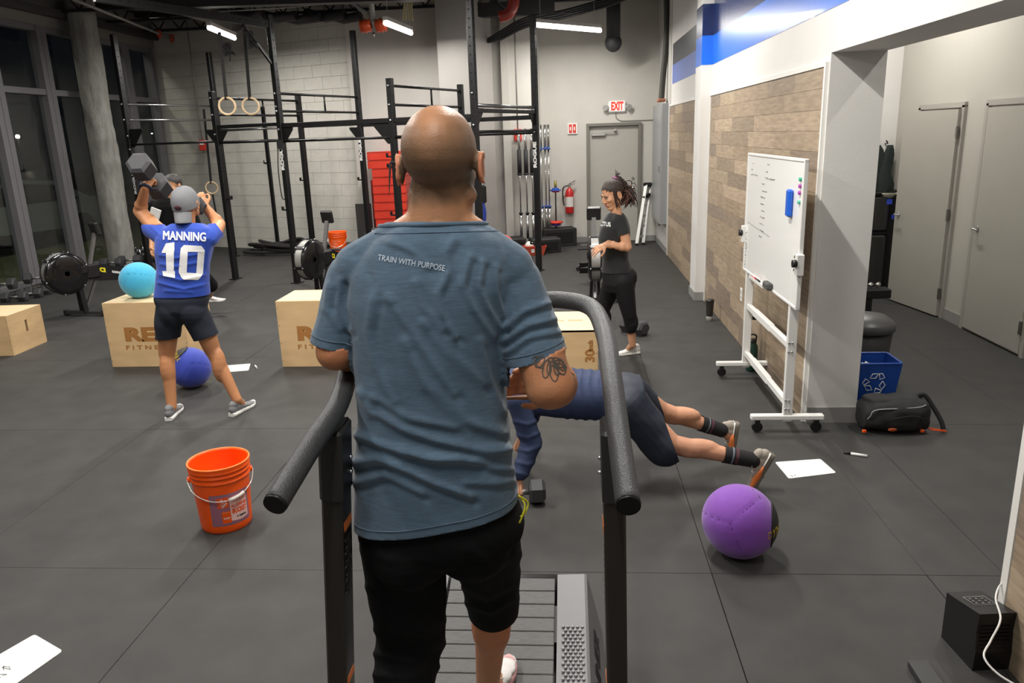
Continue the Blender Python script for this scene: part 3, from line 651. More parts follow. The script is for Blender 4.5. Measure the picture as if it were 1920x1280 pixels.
# ================================================================== RIG
RO = V((-5.05, 11.16, 0))
def RP(s, t_, z=0.): return RO + RIGU * s + RIGV * t_ + V((0, 0, z))
RRot = rotm('Z', math.radians(-21.3))
rig = thing('power_rig', 'black steel rig of drilled posts, cross bars and pull-up bars on the gym floor', 'rig', RP(1.2, .9))
posts = {'A1': (-1.83, 0, 3.62), 'a': (0, 0, 2.71), 'B': (1.19, 0, 3.62), 'D': (3.03, 0, 2.71), 'F': (4.22, 0, 3.62), 'A2': (-1.83, 1.83, 3.5), 'c2': (0, 1.83, 2.71), 'Cc': (1.19, 1.83, 3.6), 'E': (3.03, 1.83, 2.71), 'Gg': (4.22, 1.83, 3.55), 'H': (-1.6, 2.75, 2.62)}
M_post = mat('rig black', '1e1e1f', .42, .4, var=.1, vscale=10); M_hole = mat('drilled hole', '050505', .9)
M_bolt = mat('zinc bolt', 'c9cdd2', .3, 1.)
for nm, (s, tt, h) in posts.items():
    pst = MB().box(RP(s, tt, h / 2), (.076, .076, h), RRot, bev=.006).build('upright', M_post, rig)
    hm = MB(); z = .15
    while z < h - .06:
        step = .05 if .6 < z < 1.5 else .1
        for (dx, dy, ax) in ((0, -.0385, RIGV), (.0385, 0, RIGU), (-.0385, 0, RIGU)):
            c_ = RP(s, tt, z) + RIGU * dx + RIGV * dy; n_ = (RIGV * -1 if dy else RIGU * (1 if dx > 0 else -1))
            hm.cyl(c_, c_ + n_ * .0006, .010, n=8, smooth=False)
        z += step
    o = hm.build('bolt_hole', M_hole, pst); o['kind'] = 'stuff'
    MB().box(RP(s, tt, .006), (.12, .16, .012), RRot).build('foot_plate', M_post, rig)
def bolts(pts):
    for p in pts: MB().ball(p, (.017, .017, .017), 10).build('bolt', M_bolt, rig)
def bar(s0, t0, z0, s1, t1, z1, r=.017, mm=None, nm='pull_up_bar'):
    a, b = RP(s0, t0, z0), RP(s1, t1, z1); d = (b - a).normalized(); MB().cyl(a + d * .03, b - d * .03, r, n=12).build(nm, mm or M_post, rig)
def cross(s0, t0, s1, t1, z, hgt=.06):
    a, b = RP(s0, t0, z), RP(s1, t1, z); d = (b - a).normalized(); MB().beam(a + d * .038, b - d * .038, .05, hgt, bev=.004).build('crossmember', M_post, rig)
M_barst = mat('worn bar', '8c8c8c', .3, .9)
for (s, mm) in ((-1.83, M_barst), (0, M_post), (1.19, M_post), (3.03, M_post)):
    for z in (2.62, 2.39): bar(s, 0, z, s, 1.83, z, .017, mm)
    if s >= 0: MB().cyl(RP(s, 1.0, 2.39), RP(s, 1.0, 2.62), .014, n=10).build('strut', M_post, rig)
    bolts([RP(s, -.045, 2.62), RP(s, -.045, 2.39)])
bar(4.22, 0, 2.33, 4.22, 1.83, 2.33, .022, M_barst)
cross(4.22, 0, 4.22, 1.83, 2.27, .05); bar(4.22, 0, 2.02, 4.22, 1.83, 2.02)
for t_ in (0, 1.83):
    cross(0, t_, 1.19, t_, 2.22, .05); cross(1.19, t_, 3.03, t_, 2.2, .06); cross(3.03, t_, 4.22, t_, 2.2, .06)
    bar(-1.83, t_, 2.02, 0, t_, 2.02); bar(0, t_, 2.0, 1.19, t_, 2.0); bar(1.19, t_, 1.99, 3.03, t_, 1.99)
    bar(3.03, t_, 1.99, 4.22, t_, 1.99, .022)
bar(0, 0, 2.17, 1.19, 0, 2.17, .016, M_barst)
MB().cyl(RP(3.45, 0, 1.99), RP(3.45, 0, 2.2), .014, n=8).build('strut', M_post, rig)
def gus(s, t_, z, du, dv=0, size=.22, down=True):
    o_ = RP(s, t_, z); ux = (RIGU * du + RIGV * dv).normalized(); th = ux.cross(V((0, 0, 1))) * .012; L = size
    MB().prism([(0, 0), (L, 0), (L, -.03), (.05, -L), (0, -L)] if down else [(0, 0), (L, 0), (.05, L), (0, L)], o_ + ux * .038 - th / 2, ux, (0, 0, 1), th).build('gusset', M_post, rig)
gus(-1.83, 0, 2.25, 1, size=.27); gus(0, 0, 2.19, -1, size=.17); gus(0, 0, 2.19, 1, size=.17); gus(1.19, 0, 2.17, 1, size=.17); gus(3.03, 0, 2.17, -1, size=.26)
gus(4.22, 0, 2.3, 0, 1, size=.2); gus(4.22, 1.83, 2.3, 0, -1, size=.2); gus(1.19, 1.83, 2.17, -1, size=.17)
bolts([RP(-1.8, -.045, 2.15), RP(-1.8, -.045, 1.95), RP(0, -.045, 2.12), RP(3.03, -.045, 2.2), RP(4.22, -.045, 2.47), RP(4.22, -.045, 2.1), RP(1.19, -.045, 2.45), RP(1.19, -.045, 2.15), RP(4.22, 1.785, 2.3), RP(4.22, 1.785, 2.0)])
# overhead drilled beam from the tall post towards the room, with its brace
A_, B_ = RP(1.19, -.04, 3.5), RP(1.19, -2.6, 3.5)
MB().beam(A_, B_, .05, .1, bev=.004).build('overhead_beam', M_post, rig)
hm = MB()
for k in range(22):
    c_ = A_.lerp(B_, (k + .5) / 22) ; hm.cyl(c_ - RIGU * .0255, c_ - RIGU * .0262, .012, n=8, smooth=False).cyl(c_ + RIGU * .0255, c_ + RIGU * .0262, .012, n=8, smooth=False)
o = hm.build('beam_hole', M_hole, rig); o['kind'] = 'stuff'
MB().beam(RP(1.19, -.04, 3.0), RP(1.19, -.5, 3.46), .03, .03).build('brace', M_post, rig)
# j-hooks
for (s, t_, z, d) in ((1.19, 0, 1.05, -1), (3.03, 0, 1.75, -1), (3.03, 0, 1.62, -1), (1.19, 1.83, 1.35, -1), (0, 1.83, 1.35, -1), (3.03, 0, 1.0, -1), (4.22, 1.83, .4, -1), (-1.6, 2.75, 1.62, -1), (0, 0, 1.2, 1)):
    t2 = MB().beam(RP(s, t_, z) + RIGU * d * .035, RP(s, t_, z) + RIGU * d * .12 + V((0, 0, 0)), .04, .02).box(RP(s, t_, z + .02) + RIGU * d * .12, (.012, .04, .05), RRot).build('j_hook', M_post, rig)
# lettering on the posts: reads bottom to top
for (s, t_, z) in ((-1.83, 0, 1.45), (1.19, 0, 1.78), (1.19, 1.83, 1.83), (4.22, 1.83, 1.68)):
    lettering('post_lettering', 'ROGUE', RP(s, t_, z) + RIGU * .0385, (0, 0, 1), tuple(RIGV * -1), WHITE, rig, .065, .004, width=.36, thick=-.0012)
for (s, t_, z) in ((-1.83, 0, 1.45), (1.19, 0, 1.78), (1.19, 1.83, 1.83), (4.22, 1.83, 1.68)):
    lettering('post_lettering', 'ROGUE', RP(s, t_, z) - RIGV * .0385, (0, 0, 1), tuple(RIGU * -1), WHITE, rig, .065, .004, width=.36, thick=.0012)
# rings on straps
M_wood = mat('pale ring wood', 'd9bd97', .45, var=.08, vscale=10); M_strap = mat('black webbing', '1a1a1a', .8, bump=.3, bscale=200)
def ring(c_, top, lab, face=0.):
    t = thing('gym_ring', lab, 'ring', c_, 0); R = rotm('Z', face)
    MB().tube([V(c_) + R @ V((math.cos(a) * .104, 0, math.sin(a) * .104)) for a in [2 * PI * k / 36 for k in range(36)]], .0145, 10, close=True).build('ring', M_wood, t)
    topv = V(top); c1 = V(c_) + V((0, 0, .105)); MB().beam(c1, topv, .04, .012, up=(0, 1, 0)).build('strap', M_strap, t)
    MB().tube([c1 + V((.0, -.02, -.03)), c1 + V((0, -.025, .02)), c1 + V((0, .02, .03)), c1 + V((0, .02, -.02))], .012, 6).build('strap_loop', M_strap, t)
    return t
c1 = P(426, 199, 10.05); c2_ = P(470, 199, 10.35)
t1 = RP(1.19, 0, 3.46) + RIGV * ((c1.y - RP(1.19, 0).y) / RIGV.y); t2_ = RP(1.19, 0, 3.46) + RIGV * ((c2_.y - RP(1.19, 0).y) / RIGV.y)
ring(c1, P(411, 60, 10.05), 'pale wooden gym ring on a black strap, nearer the window, beside its twin', .1); ring(c2_, P(458, 55, 10.35), 'pale wooden gym ring on a black strap next to the tall drilled post', .3)
c3 = P(397, 352, 13.9); ring(c3, P(382, 205, 13.9), 'small far gym ring hanging lower by the block wall', .35)
ctag(MB().beam(c3 - V((0, 0, .1)), c3 - V((-.03, 0, .75)), .03, .01, up=(0, 1, 0)).build('strap', M_strap), 'loose black strap tail hanging below the far gym ring', 'strap')
for i, (px, py, lab) in enumerate(((425, 97, 'bunched black strap tied under the first overhead ring strap'), (472, 75, 'bunched black strap tied under the second overhead ring strap'))):
    q = P(px, py, 10.2); m = MB()
    for k in range(9):
        a = random.uniform(0, 6.3); m.tube(smooth_path([q + V((-.03, 0, .1)), q + V((.06 * math.cos(a), .05 * math.sin(a), random.uniform(-.02, .1))), q + V((random.uniform(-.03, .1), random.uniform(-.05, .05), random.uniform(-.12, 0)))], 4), .011, 5)
    ctag(m.build('strap_bundle', M_strap), lab, 'strap')
# straps / bands on rig posts
t = thing('resistance_band', 'thin black band hanging in a loop on the tall drilled post', 'band', RP(1.15, -.05, 1.6)); MB().tube(smooth_path([RP(1.15, -.045, 1.95), RP(1.11, -.05, 1.6), RP(1.12, -.05, 1.25), RP(1.16, -.045, 1.2)], 6), .008, 6).build('band', RUB, t); MB().box(RP(1.19, -.045, 1.95), (.1, .03, .12), RRot).build('wrap', RUB, t)
t = thing('strap_wrap', 'black strap wrapped round the short post before the red boards with a hanging tail', 'strap', RP(3.03, 0, 1.68)); MB().box(RP(3.03, 0, 1.68), (.1, .1, .04), RRot, bev=.01).build('wrap', M_strap, t); MB().tube(smooth_path([RP(2.98, -.04, 1.68), RP(2.96, -.05, 1.5), RP(2.93, -.05, 1.25)], 5), [.014] * 5 + [.012, .01, .008, .006, .004, .002], 6).build('tail', M_strap, t)
# kit hung on the rear post by the man's head
q = P(903, 360, 12.2); t = thing('hanging_strap', 'blue strap with a black buckle hanging on the rig beside the bald man', 'strap', q)
MB().box(q + V((.03, 0, -.03)), (.09, .06, .28), bev=.02).build('pouch', PLAST, t); MB().tube(smooth_path([q + V((-.02, 0, -.1)), q + V((.03, 0, -.3)), q + V((-.0, 0, -.52)), q + V((-.06, 0, -.5))], 6), .032, 8).build('webbing', mat('blue webbing', '2a3f9a', .7), t)
# red foam boards / soft blocks stacked against the corner pier
M_rbox = mat('red vinyl', 'd93a26', .45, var=.04, vscale=5)
base = P(738, 425, 13.15); z = .55; ORD = ['lowest', 'second lowest', 'third lowest', 'fourth lowest', 'middle', 'fourth from the top', 'third from the top', 'second from the top', 'topmost']
for i in range(9):
    h = .135 if i else .13; zz = .53 + i * .1385
    dx = (-.02 if i > 6 else .03) - .012 * (8 - i) * 0
    t = thing('foam_riser', ORD[i] + ' red vinyl foam riser in the tall stack behind the bald man', 'foam block', (base.x + dx, base.y, zz), 0, 'red foam risers stacked by the corner pier')
    MB().box((base.x + dx + random.uniform(-.008, .008), base.y, zz + .068), (.56, .5, .134), bev=.006).build('block', M_rbox, t); MB().box((base.x + dx, base.y - .252, zz + .13), (.55, .004, .005)).build('seam', mat('seam', '8e2015', .6), t)
t = thing('plinth', 'low grey platform under the stack of red foam risers', 'platform', (base.x, base.y, 0)); MB().box((base.x, base.y, .26), (.66, .56, .5), bev=.01).build('body', mat('plinth grey', '5d5d5f', .6), t); MB().box((base.x - .34, base.y + .1, .9), (.02, .3, .8)).build('side_board', mat('white board', 'cfcfce', .5), t)
q = P(708, 428, 12.6); t = thing('equipment_case', 'black case with a white ring mark below the red foam stack', 'case', (q.x, q.y, 0)); MB().box((q.x, q.y, .27), (.42, .38, .46), bev=.02).build('body', RUB, t); MB().tube([V((q.x - .02 + .1 * math.cos(a), q.y - .05 + .07 * math.sin(a), .505)) for a in [2 * PI * k / 24 for k in range(24)]], .010, 6, close=True).build('ring_mark', WHITE, t)
MB().box((q.x, q.y, .03), (.44, .4, .05)).build('base', PLAST, t)
q = P(688, 415, 13.3); ctag(MB().box((q.x, q.y, .45), (.36, .05, .9), bev=.006).build('board', mat('dark board', '343231', .7)), 'dark board leaning upright between the block wall and the red stack', 'board')
# wall balls
def seamball(c_, r, col, label, rot=(0, 0, 0), panel=None, word=None, group=None, panel_col='2b2b2a', word_col='d8b42a'):
    t = thing('medicine_ball', label, 'ball', c_, 0, group); R = (Matrix.Rotation(rot[2], 4, 'Z') @ Matrix.Rotation(rot[1], 4, 'Y') @ Matrix.Rotation(rot[0], 4, 'X')) if len(rot) == 3 and abs(rot[0]) < 1.2 else V((1, 1, 1)).rotation_difference(V(rot) - V((9, 0, 0))).to_matrix().to_4x4()
    bm = bmesh.new(); bmesh.ops.create_icosphere(bm, subdivisions=5, radius=1.); me = bpy.data.meshes.new('cover'); bm.to_mesh(me); bm.free()
    # twelve cover panels split by recessed seams
    me2 = me; n = len(me.vertices); co = np.zeros(n * 3); me.vertices.foreach_get('co', co); co = co.reshape(-1, 3)
    ax = []
    for a in (0, 1, 2):
        for s in (-1, 1):
            v_ = [0, 0, 0]; v_[a] = s; ax.append(v_)
    ax = np.array(ax, float); d = np.sort(co @ ax.T, axis=1); gap = d[:, -1] - d[:, -2]
    k = 1 - .034 * np.exp(-(gap / .022) ** 2); co = co * k[:, None] * r * np.array([1, 1, .97]); Rn = np.array(R.to_3x3()); co = co @ Rn.T; co[:, 2] = np.maximum(co[:, 2], -r * .965)
    me.vertices.foreach_set('co', co.ravel()); me.polygons.foreach_set('use_smooth', [True] * len(me.polygons)); me.update()
    mm = mat('ball cover ' + col, col, .75, var=.05, vscale=30, bump=.2, bscale=500, sheen=.3); link_mesh('cover', me, mm, t)
    b = MB()
    for (i_, j_, k_) in ((0, 1, 2), (0, 2, 1), (1, 2, 0)):
        for s1 in (-1, 1):
            for s2 in (-1, 1):
                pts = []
                for n_ in range(13):
                    q = [0, 0, 0]; q[i_] = s1; q[j_] = s2; q[k_] = -1 + n_ / 6; q = V(q).normalized(); q = V((q.x, q.y, q.z * .97)) * r * .973; q = R.to_3x3() @ q; q.z = max(q.z, -r * .95); pts.append(q)
                b.tube(pts, .0021, 5)
    b.build('seam', mat('seam ' + col, '%02x%02x%02x' % tuple(int(int(col[i:i + 2], 16) * .55) for i in (0, 2, 4)), .8), t, world=False)
    if panel is not None:
        pd = V(panel).normalized(); x, y, z = frame(pd)
        b = MB(); prof = []
        for i in range(9): th = .62 * i / 8; prof.append((r * 1.006 * math.sin(th), r * 1.006 * math.cos(th)))
        b.lathe(prof, (0, 0, 0), 24, pd); b.build('end_panel', mat('panel %s' % panel_col, panel_col, .6), t, world=False)
        b = MB(); b.tube([(x * math.cos(a) + y * math.sin(a)) * r * 1.0 * math.sin(.62) + z * r * 1.006 * math.cos(.62) for a in [2 * PI * k / 40 for k in range(40)]], .004, 5, close=True); b.build('stitching', mat('black thread', '101010', .7), t, world=False)
        if word:
            vs_, fs = glyphs(word, .07, .002, sub=.02); up_ = V((0, 0, 1)); ux = up_.cross(pd).normalized(); uy = pd.cross(ux)
            b = MB(); b.add([(pd * (r * 1.0) + ux * q.x + uy * q.y).normalized() * r * 1.014 for q in vs_], fs); b.build('lettering', mat('ball print', word_col, .5), t, world=False)
    return t
seamball((-4.02, 6.82, .61 + .165), .172, '3fb0d8', 'bright cyan medicine ball on top of a plywood box', (.3, .2, .5))
seamball((-3.20, 5.98, .168), .174, '2f43b0', 'royal blue medicine ball on the floor behind the man in the jersey', (.5, .4, 1.1), (-.55, -.25, .85), 'DYNAMAX')
seamball((.785, 3.35, .168), .176, '7b3fa8', 'purple medicine ball on the floor near the treadmill', (9 - .42, -.80, .34), (.975, -.22, .02), 'DYNAMAX')
seamball((-1.23, 12.6, .24), .165, '3a4fc0', 'blue medicine ball behind the rig by the recessed wall', (.2, .1, .4))
seamball((-1.05, 12.2, .28), .165, 'd5392b', 'red medicine ball with a black patch behind the rig', (.4, .1, .2), (.1, -.8, -.2), panel_col='111111')
t = thing('ball_rack', 'low black stand under the blue and red balls behind the rig', 'rack', (-1.14, 12.4, 0)); MB().tube([(-1.4, 12.2, .1), (-.85, 12.1, .1), (-.85, 12.7, .1), (-1.4, 12.8, .1)], .02, close=True).build('frame', BLACK, t); 
for x, y in ((-1.4, 12.2), (-.85, 12.1), (-.85, 12.7), (-1.4, 12.8)): MB().cyl((x, y, 0), (x, y, .1), .02).build('leg', BLACK, t)
# plyo boxes
M_ply = mat('birch plywood', 'd2b184', .55, var=.10, vscale=3.2, stretch=(1, 1, 3.2), bump=.05, bscale=30, detail=7); M_plyt = mat('birch plywood top', 'e0c9a2', .5, var=.06, vscale=3, stretch=(1, 3, 1), detail=6)
M_burn = mat('burnt print', 'a4703a', .6, var=.1); M_plye = mat('ply edge', 'b58a58', .6)
def plyo(loc, rz, sz, label, words=True, slot='side', text30=False):
    t = thing('plyo_box', label, 'box', loc, rz, 'plywood jump boxes'); w_, d_, h_ = sz; th = .019
    def panel(c_, s_, m_=M_ply): return MB().box(c_, s_, bev=.0015).build('panel', m_, t, world=False)
    panel((0, -d_ / 2 + th / 2, h_ / 2), (w_, th, h_ - .001)); panel((0, d_ / 2 - th / 2, h_ / 2), (w_, th, h_ - .001))
    panel((-w_ / 2 + th / 2, 0, h_ / 2), (th - .001, d_ - 2 * th - .002, h_ - .002)); 
    x = w_ / 2 - th / 2; yy = d_ - 2 * th - .002   # side with the hand slot: four pieces round the hole
    sw, sh, zc = (.11, .035, h_ * .55) if slot != 'vert' else (.035, .12, h_ * .6)
    m = MB(); m.box((x, 0, (zc - sh / 2) / 2), (th - .001, yy, zc - sh / 2 - .002)).box((x, 0, (h_ + zc + sh / 2) / 2), (th - .001, yy, h_ - zc - sh / 2 - .002))
    for s in (-1, 1): m.box((x, s * (yy / 2 + sw / 2) / 2, zc), (th - .001, (yy - sw) / 2, sh + .001))
    m.build('slotted_panel', M_ply, t, world=False)
    panel((0, 0, h_ - th / 2 + .0005), (w_ - .002, d_ - 2 * th - .002 if not text30 else d_, th), M_plyt); panel((0, 0, th / 2 + .001), (w_ - 2 * th, d_ - 2 * th, th))
    for i in range(4):
        for s in (-1, 1): MB().cyl((s * (w_ / 2 - .012), -d_ / 2 - .0006, .06 + i * (h_ - .12) / 3), (s * (w_ / 2 - .012), -d_ / 2, .06 + i * (h_ - .12) / 3), .004, n=8).build('screw', mat('screw', '5a4a35', .5), t, world=False)
    if words:
        f = -d_ / 2 - .001
        def loc_let(nm, s_, o_, ux, uy, size, bold, width, mm=M_burn):
            vs_, fs = glyphs(s_, size, bold); xs_ = [q.x for q in vs_]; k = width / (max(xs_) - min(xs_)); b = MB(); ux, uy = V(ux), V(uy)
            b.add([V(o_) + ux * q.x * k + uy * q.y for q in vs_], fs); b.build(nm, mm, t, world=False)
        loc_let('logo', 'REP', (0, f, h_ * .5), (1, 0, 0), (0, 0, 1), .17, .010, .44); loc_let('logo_text', 'F I T N E S S', (0, f, h_ * .5 - .12), (1, 0, 0), (0, 0, 1), .055, .002, .44)
        if text30: pass
    return t
plyo((-4.27 + .38, 6.58 + .255, 0), 0, (.762, .508, .61), 'plywood jump box under the cyan ball')
plyo((-2.616 + .38, 6.52 + .255, 0), 0, (.762, .508, .61), 'plywood jump box half hidden by the bald man on the treadmill')
t = plyo((-.19, 5.72 + .32, 0), 0, (.80, .64, .508), 'plywood jump box behind the man in plank', words=False, text30=True)
def tl(t, s_, o_, ux, uy, size, bold, mm):
    vs_, fs = glyphs(s_, size, bold); b = MB(); ux, uy = V(ux), V(uy); b.add([V(o_) + ux * q.x + uy * q.y for q in vs_], fs); b.build('lettering', mm, t, world=False)
tl(t, '30', (.342, -.3212, .30), (0, 0, 1), (-1, 0, 0), .10, .004, M_burn); tl(t, 'inch', (.345, -.3212, .385), (0, 0, 1), (-1, 0, 0), .05, .003, M_burn)
for x in (.08, .23): MB().box((x, .0, .5088), (.12, .03, .0015), bev=.0).build('hand_slot', mat('slot shade', 'b89a6a', .7), t, world=False)
q = G(27, 667); r2 = G(87, 641); ang = math.atan2(r2.y - q.y, r2.x - q.x); d_ = V((math.cos(ang), math.sin(ang), 0)); nrm = V((-d_.y, d_.x, 0))
cen = q + d_ * .275 + nrm * .38
plyo((cen.x, cen.y, 0), ang - PI / 2, (.76, .55, .41), 'low plywood jump box at the edge of the photo with a hand slot', words=False, slot='vert')
# ================================================================== ROWERS
M_mesh = mat('perforated band', 'a9a8a5', .5, .5, var=.15, vscale=250); M_rail = mat('rail alu', '8b8b8b', .35, .9)
def rower(loc, rz, label, cross_rz=0., bluecap=False, half=False):
    t = thing('rowing_machine', label, 'rower', loc, rz, 'rowing machines')
    B_ = lambda m, n, mm, par=None: m.build(n, mm, par or t, world=False)
    fc = V((-.13, 0, .55)); R_ = .245
    fw = B_(MB().lathe([(.03, -.075), (.2, -.085), (R_ - .01, -.07), (R_, -.05)], fc, 40, (0, 1, 0)).lathe([(R_, .05), (R_ - .01, .07), (.2, .085), (.03, .075)], fc, 40, (0, 1, 0)), 'flywheel_housing', mat('gloss black', '121214', .18, coat=.3))
    B_(MB().lathe([(R_ - .004, -.05), (R_ - .004, .05)], fc, 48, (0, 1, 0)), 'mesh_band', M_mesh, fw)
    for s in (-1, 1): B_(MB().lathe([(R_ - .006, s * .05), (R_ + .006, s * .05), (R_ + .006, s * .062), (R_ - .006, s * .062)], fc, 48, (0, 1, 0)), 'rim', mat('glossy rim', '2b2b2d', .15, .5), fw)
    for k in range(6):
        a = k * PI / 3 + .3; c_ = fc + V((math.cos(a) * (R_ + .006), 0, math.sin(a) * (R_ + .006)))
        for s in (-1, 1): MB().ball(c_ + V((0, s * .057, 0)), .011, 8).build('rivet', M_bolt, fw, world=False)
        B_(MB().beam(c_ - V((0, .06, 0)), c_ + V((0, .06, 0)), .035, .012, up=(math.cos(a), 0, math.sin(a))), 'band_clip', PLAST, fw)
    B_(MB().box(fc + V((.27, 0, -.02)), (.26, .13, .18), bev=.02).box(fc + V((.2, 0, .02)), (.1, .18, .12), bev=.02), 'gear_box', PLAST)
    B_(MB().prism([(.02, .60), (.30, .60), (.85, .43), (.85, .33), (.25, .40), (.02, .48)], (0, -.045, 0), (1, 0, 0), (0, 0, 1), (0, .09, 0)), 'boom', mat('satin black', '17171a', .35))
    for s in (-1, 1):
        vs_, fs = glyphs('concept 2', .055, .002); b = MB(); b.add([V((.52 + s * -1 * q.x * (1 if s < 0 else 1) * 1.0, s * .0465, .455 - (q.x * -s) * -.3 * 1.0 * (1) + q.y)) if False else V((.52 - s * q.x, s * .0465, .46 + .30 * s * q.x + q.y)) for q in vs_], fs); b.build('lettering', WHITE, t, world=False)
        vs_, fs = glyphs('CI', .07, .005); b = MB(); b.add([V((.52 - s * (q.x - .22 * 1), s * .0468, .46 + .30 * s * (q.x - .22) + q.y)) for q in vs_], fs); b.build('logo', mat('yellow print', 'e6d51e', .5), t, world=False)
    for s in (-1, 1): B_(MB().beam((.0, s * .03, .45), (.02, s * .05, .05), .05, .035), 'leg', BLACK)
    B_(MB().beam((.22, 0, .42), (.03, 0, .05), .03, .03), 'leg', M_rail)
    c, s = math.cos(cross_rz), math.sin(cross_rz)
    B_(MB().beam((.02 - s * -.28, -.28 * c, .04), (.02 + s * -.28, .28 * c, .04), .045, .04), 'front_foot_bar', mat('foot bar', '4a4a4a', .4, .4))
    for k in (-1, 1): B_(MB().cyl((.02 + s * -.28 * k - .02, .27 * k * c, .035), (.02 + s * -.28 * k + .03, .27 * k * c, .035), .035, n=14), 'caster', RUB)
    B_(MB().beam((.16, 0, .55), (.30, 0, .98), .05, .03), 'monitor_arm', mat('arm grey', '5e5b5a', .5))
    B_(MB().box((.31, 0, 1.03), (.05, .17, .16), rotm('Y', -.2), bev=.012), 'monitor', PLAST)
    B_(MB().box((.336, 0, 1.04), (.004, .11, .09), rotm('Y', -.2)), 'screen', mat('dim lcd', '33382f', .3))
    for s in (-1, 1): B_(MB().box((.62, s * .12, .32), (.24, .11, .02), rotm('Y', .75), bev=.008).box((.62, s * .12, .34), (.04, .13, .012), rotm('Y', .75)), 'footrest', PLAST)
    B_(MB().cyl((.60, -.16, .33), (.60, .16, .33), .012), 'foot_axle', STEEL)
    if half: B_(MB().beam((.80, 0, .38), (.93, 0, .33), .07, .12, bev=.01), 'frame_lock', PLAST); return t
    B_(MB().beam((.55, 0, .36), (2.3, 0, .40), .06, .075, bev=.006), 'rail', M_rail)
    B_(MB().box((1.5, 0, .47), (.23, .30, .04), bev=.018).box((1.5, 0, .44), (.12, .10, .05)), 'seat', RUB)
    B_(MB().beam((2.2, 0, .37), (2.25, 0, .03), .05, .04).beam((2.25, -.2, .03), (2.25, .2, .03), .05, .04), 'rear_leg', BLACK)
    B_(MB().cyl((.36, -.2, .60), (.36, .2, .60), .015, n=10), 'handle', mat('handle grip', '2a2a2c', .8))
    if bluecap: B_(MB().ball(fc + V((-.02, -.10, .22)), .035, 12), 'cap', mat('blue knob', '2b3fa0', .4))
    return t
rower((-5.96, 8.79, 0), math.radians(58), 'front half of a rowing machine parked by the window dumbbells', cross_rz=math.radians(22), half=True)
q = V((-3.20, 9.47, 0)); rower(q, math.radians(72), 'rowing machine with its flywheel to the room beside the tall drilled post')
q = V((.30, 9.0, 0)); rower(q, math.radians(90), 'rowing machine with a blue knob behind the woman in black', bluecap=True)
# ================================================================== DUMBBELLS
M_hex = mat('hex rubber', '38383b', .6, var=.08, bump=.15, bscale=200)
def dumbbell(loc, label, r=.075, L=.10, grip=.13, group=None, R=None, mm=None):
    t = thing('dumbbell', label, 'dumbbell', loc, 0, group)
    if R is not None: t.rotation_euler = R.to_euler()
    b = MB(); b.cyl((-grip / 2 - .01, 0, 0), (grip / 2 + .01, 0, 0), .0165, n=14).build('handle', mat('knurled handle', 'a9a9a9', .35, .9, bump=.3, bscale=600), t, world=False)
    for s in (-1, 1):
        b = MB(); x0, x1 = s * grip / 2, s * (grip / 2 + L); vv = []
        prof = [(x0, r * .8), (x0 + s * .012, r), (x1 - s * .018, r), (x1, r * .72)]
        for (x, rr) in prof: vv += [(x, rr * math.cos(a), rr * math.sin(a)) for a in [PI / 3 * k + PI / 6 * 0 for k in range(6)]]
        fs = [(i * 6 + k, i * 6 + (k + 1) % 6, (i + 1) * 6 + (k + 1) % 6, (i + 1) * 6 + k) for i in range(3) for k in range(6)] + [tuple(range(6)), tuple(range(18, 24))]
        b.add(vv, fs).build('head', mm or M_hex, t, world=False)
    return t
# by the windows: rows on the floor, the nearest ones on a low stand
grp = 'dumbbells along the window wall'; flat6 = .075 * math.sin(PI / 3)
n = 0
for (x, y, z, r, rz) in [(-7.55, 9.75, .065, .075, .2), (-7.5, 9.98, .065, .075, .15), (-7.52, 10.2, .065, .075, .1), (-7.45, 10.42, .06, .07, .12), (-7.75, 9.85, .23, .085, .1), (-7.62, 10.35, .22, .085, .2),
                         (-7.3, 11.6, .065, .075, .1), (-7.25, 11.8, .065, .075, .2), (-7.2, 11.95, .065, .075, .1), (-7.3, 11.7, .21, .085, .12), (-7.15, 11.95, .21, .085, .2), (-7.05, 12.15, .065, .075, .1), (-7.6, 11.2, .065, .07, .3), (-7.6, 11.4, .065, .07, .2)]:
    dumbbell((x, y, z), 'black hex dumbbell in the heap on the floor along the window wall', r, group=grp, R=Matrix.Rotation(rz + .1 * (n % 3), 4, 'Z')); n += 1
# kettlebells by the far window
for ki, (px, py) in enumerate(((243, 496), (253, 494), (262, 497), (270, 490), (281, 495), (289, 491))):
    q = G(px, py); t = thing('kettlebell', ('nearest', 'second nearest', 'third nearest', 'third farthest', 'second farthest', 'farthest')[ki] + ' black kettlebell from the round concrete column', 'kettlebell', q, random.uniform(0, 3), 'kettlebells beyond the concrete column')
    MB().lathe([(0, 0), (.06, 0), (.095, .05), (.1, .09), (.085, .15), (.05, .19), (0, .2)], (0, 0, 0), 18).build('body', mat('cast iron', '2c2c2e', .4, .5), t, world=False)
    MB().tube(smooth_path([(-.06, 0, .15), (-.075, 0, .22), (-.04, 0, .28), (.04, 0, .28), (.075, 0, .22), (.06, 0, .15)], 4), .014, 8).build('handle', STEEL, t, world=False)
q = P(1000, 912, 3.9)
dumbbell((-.30, 3.86, .066), 'black hex dumbbell standing under the blue sleeve of the man in plank', .072, .09, .12, R=Matrix.Rotation(.12, 4, 'Z') @ Matrix.Rotation(PI / 6, 4, 'X'))
dumbbell((.64, 7.55, .07), 'black hex dumbbell on the floor behind the feet of the woman', .078, .10, .12, R=Matrix.Rotation(-.9, 4, 'Z'))
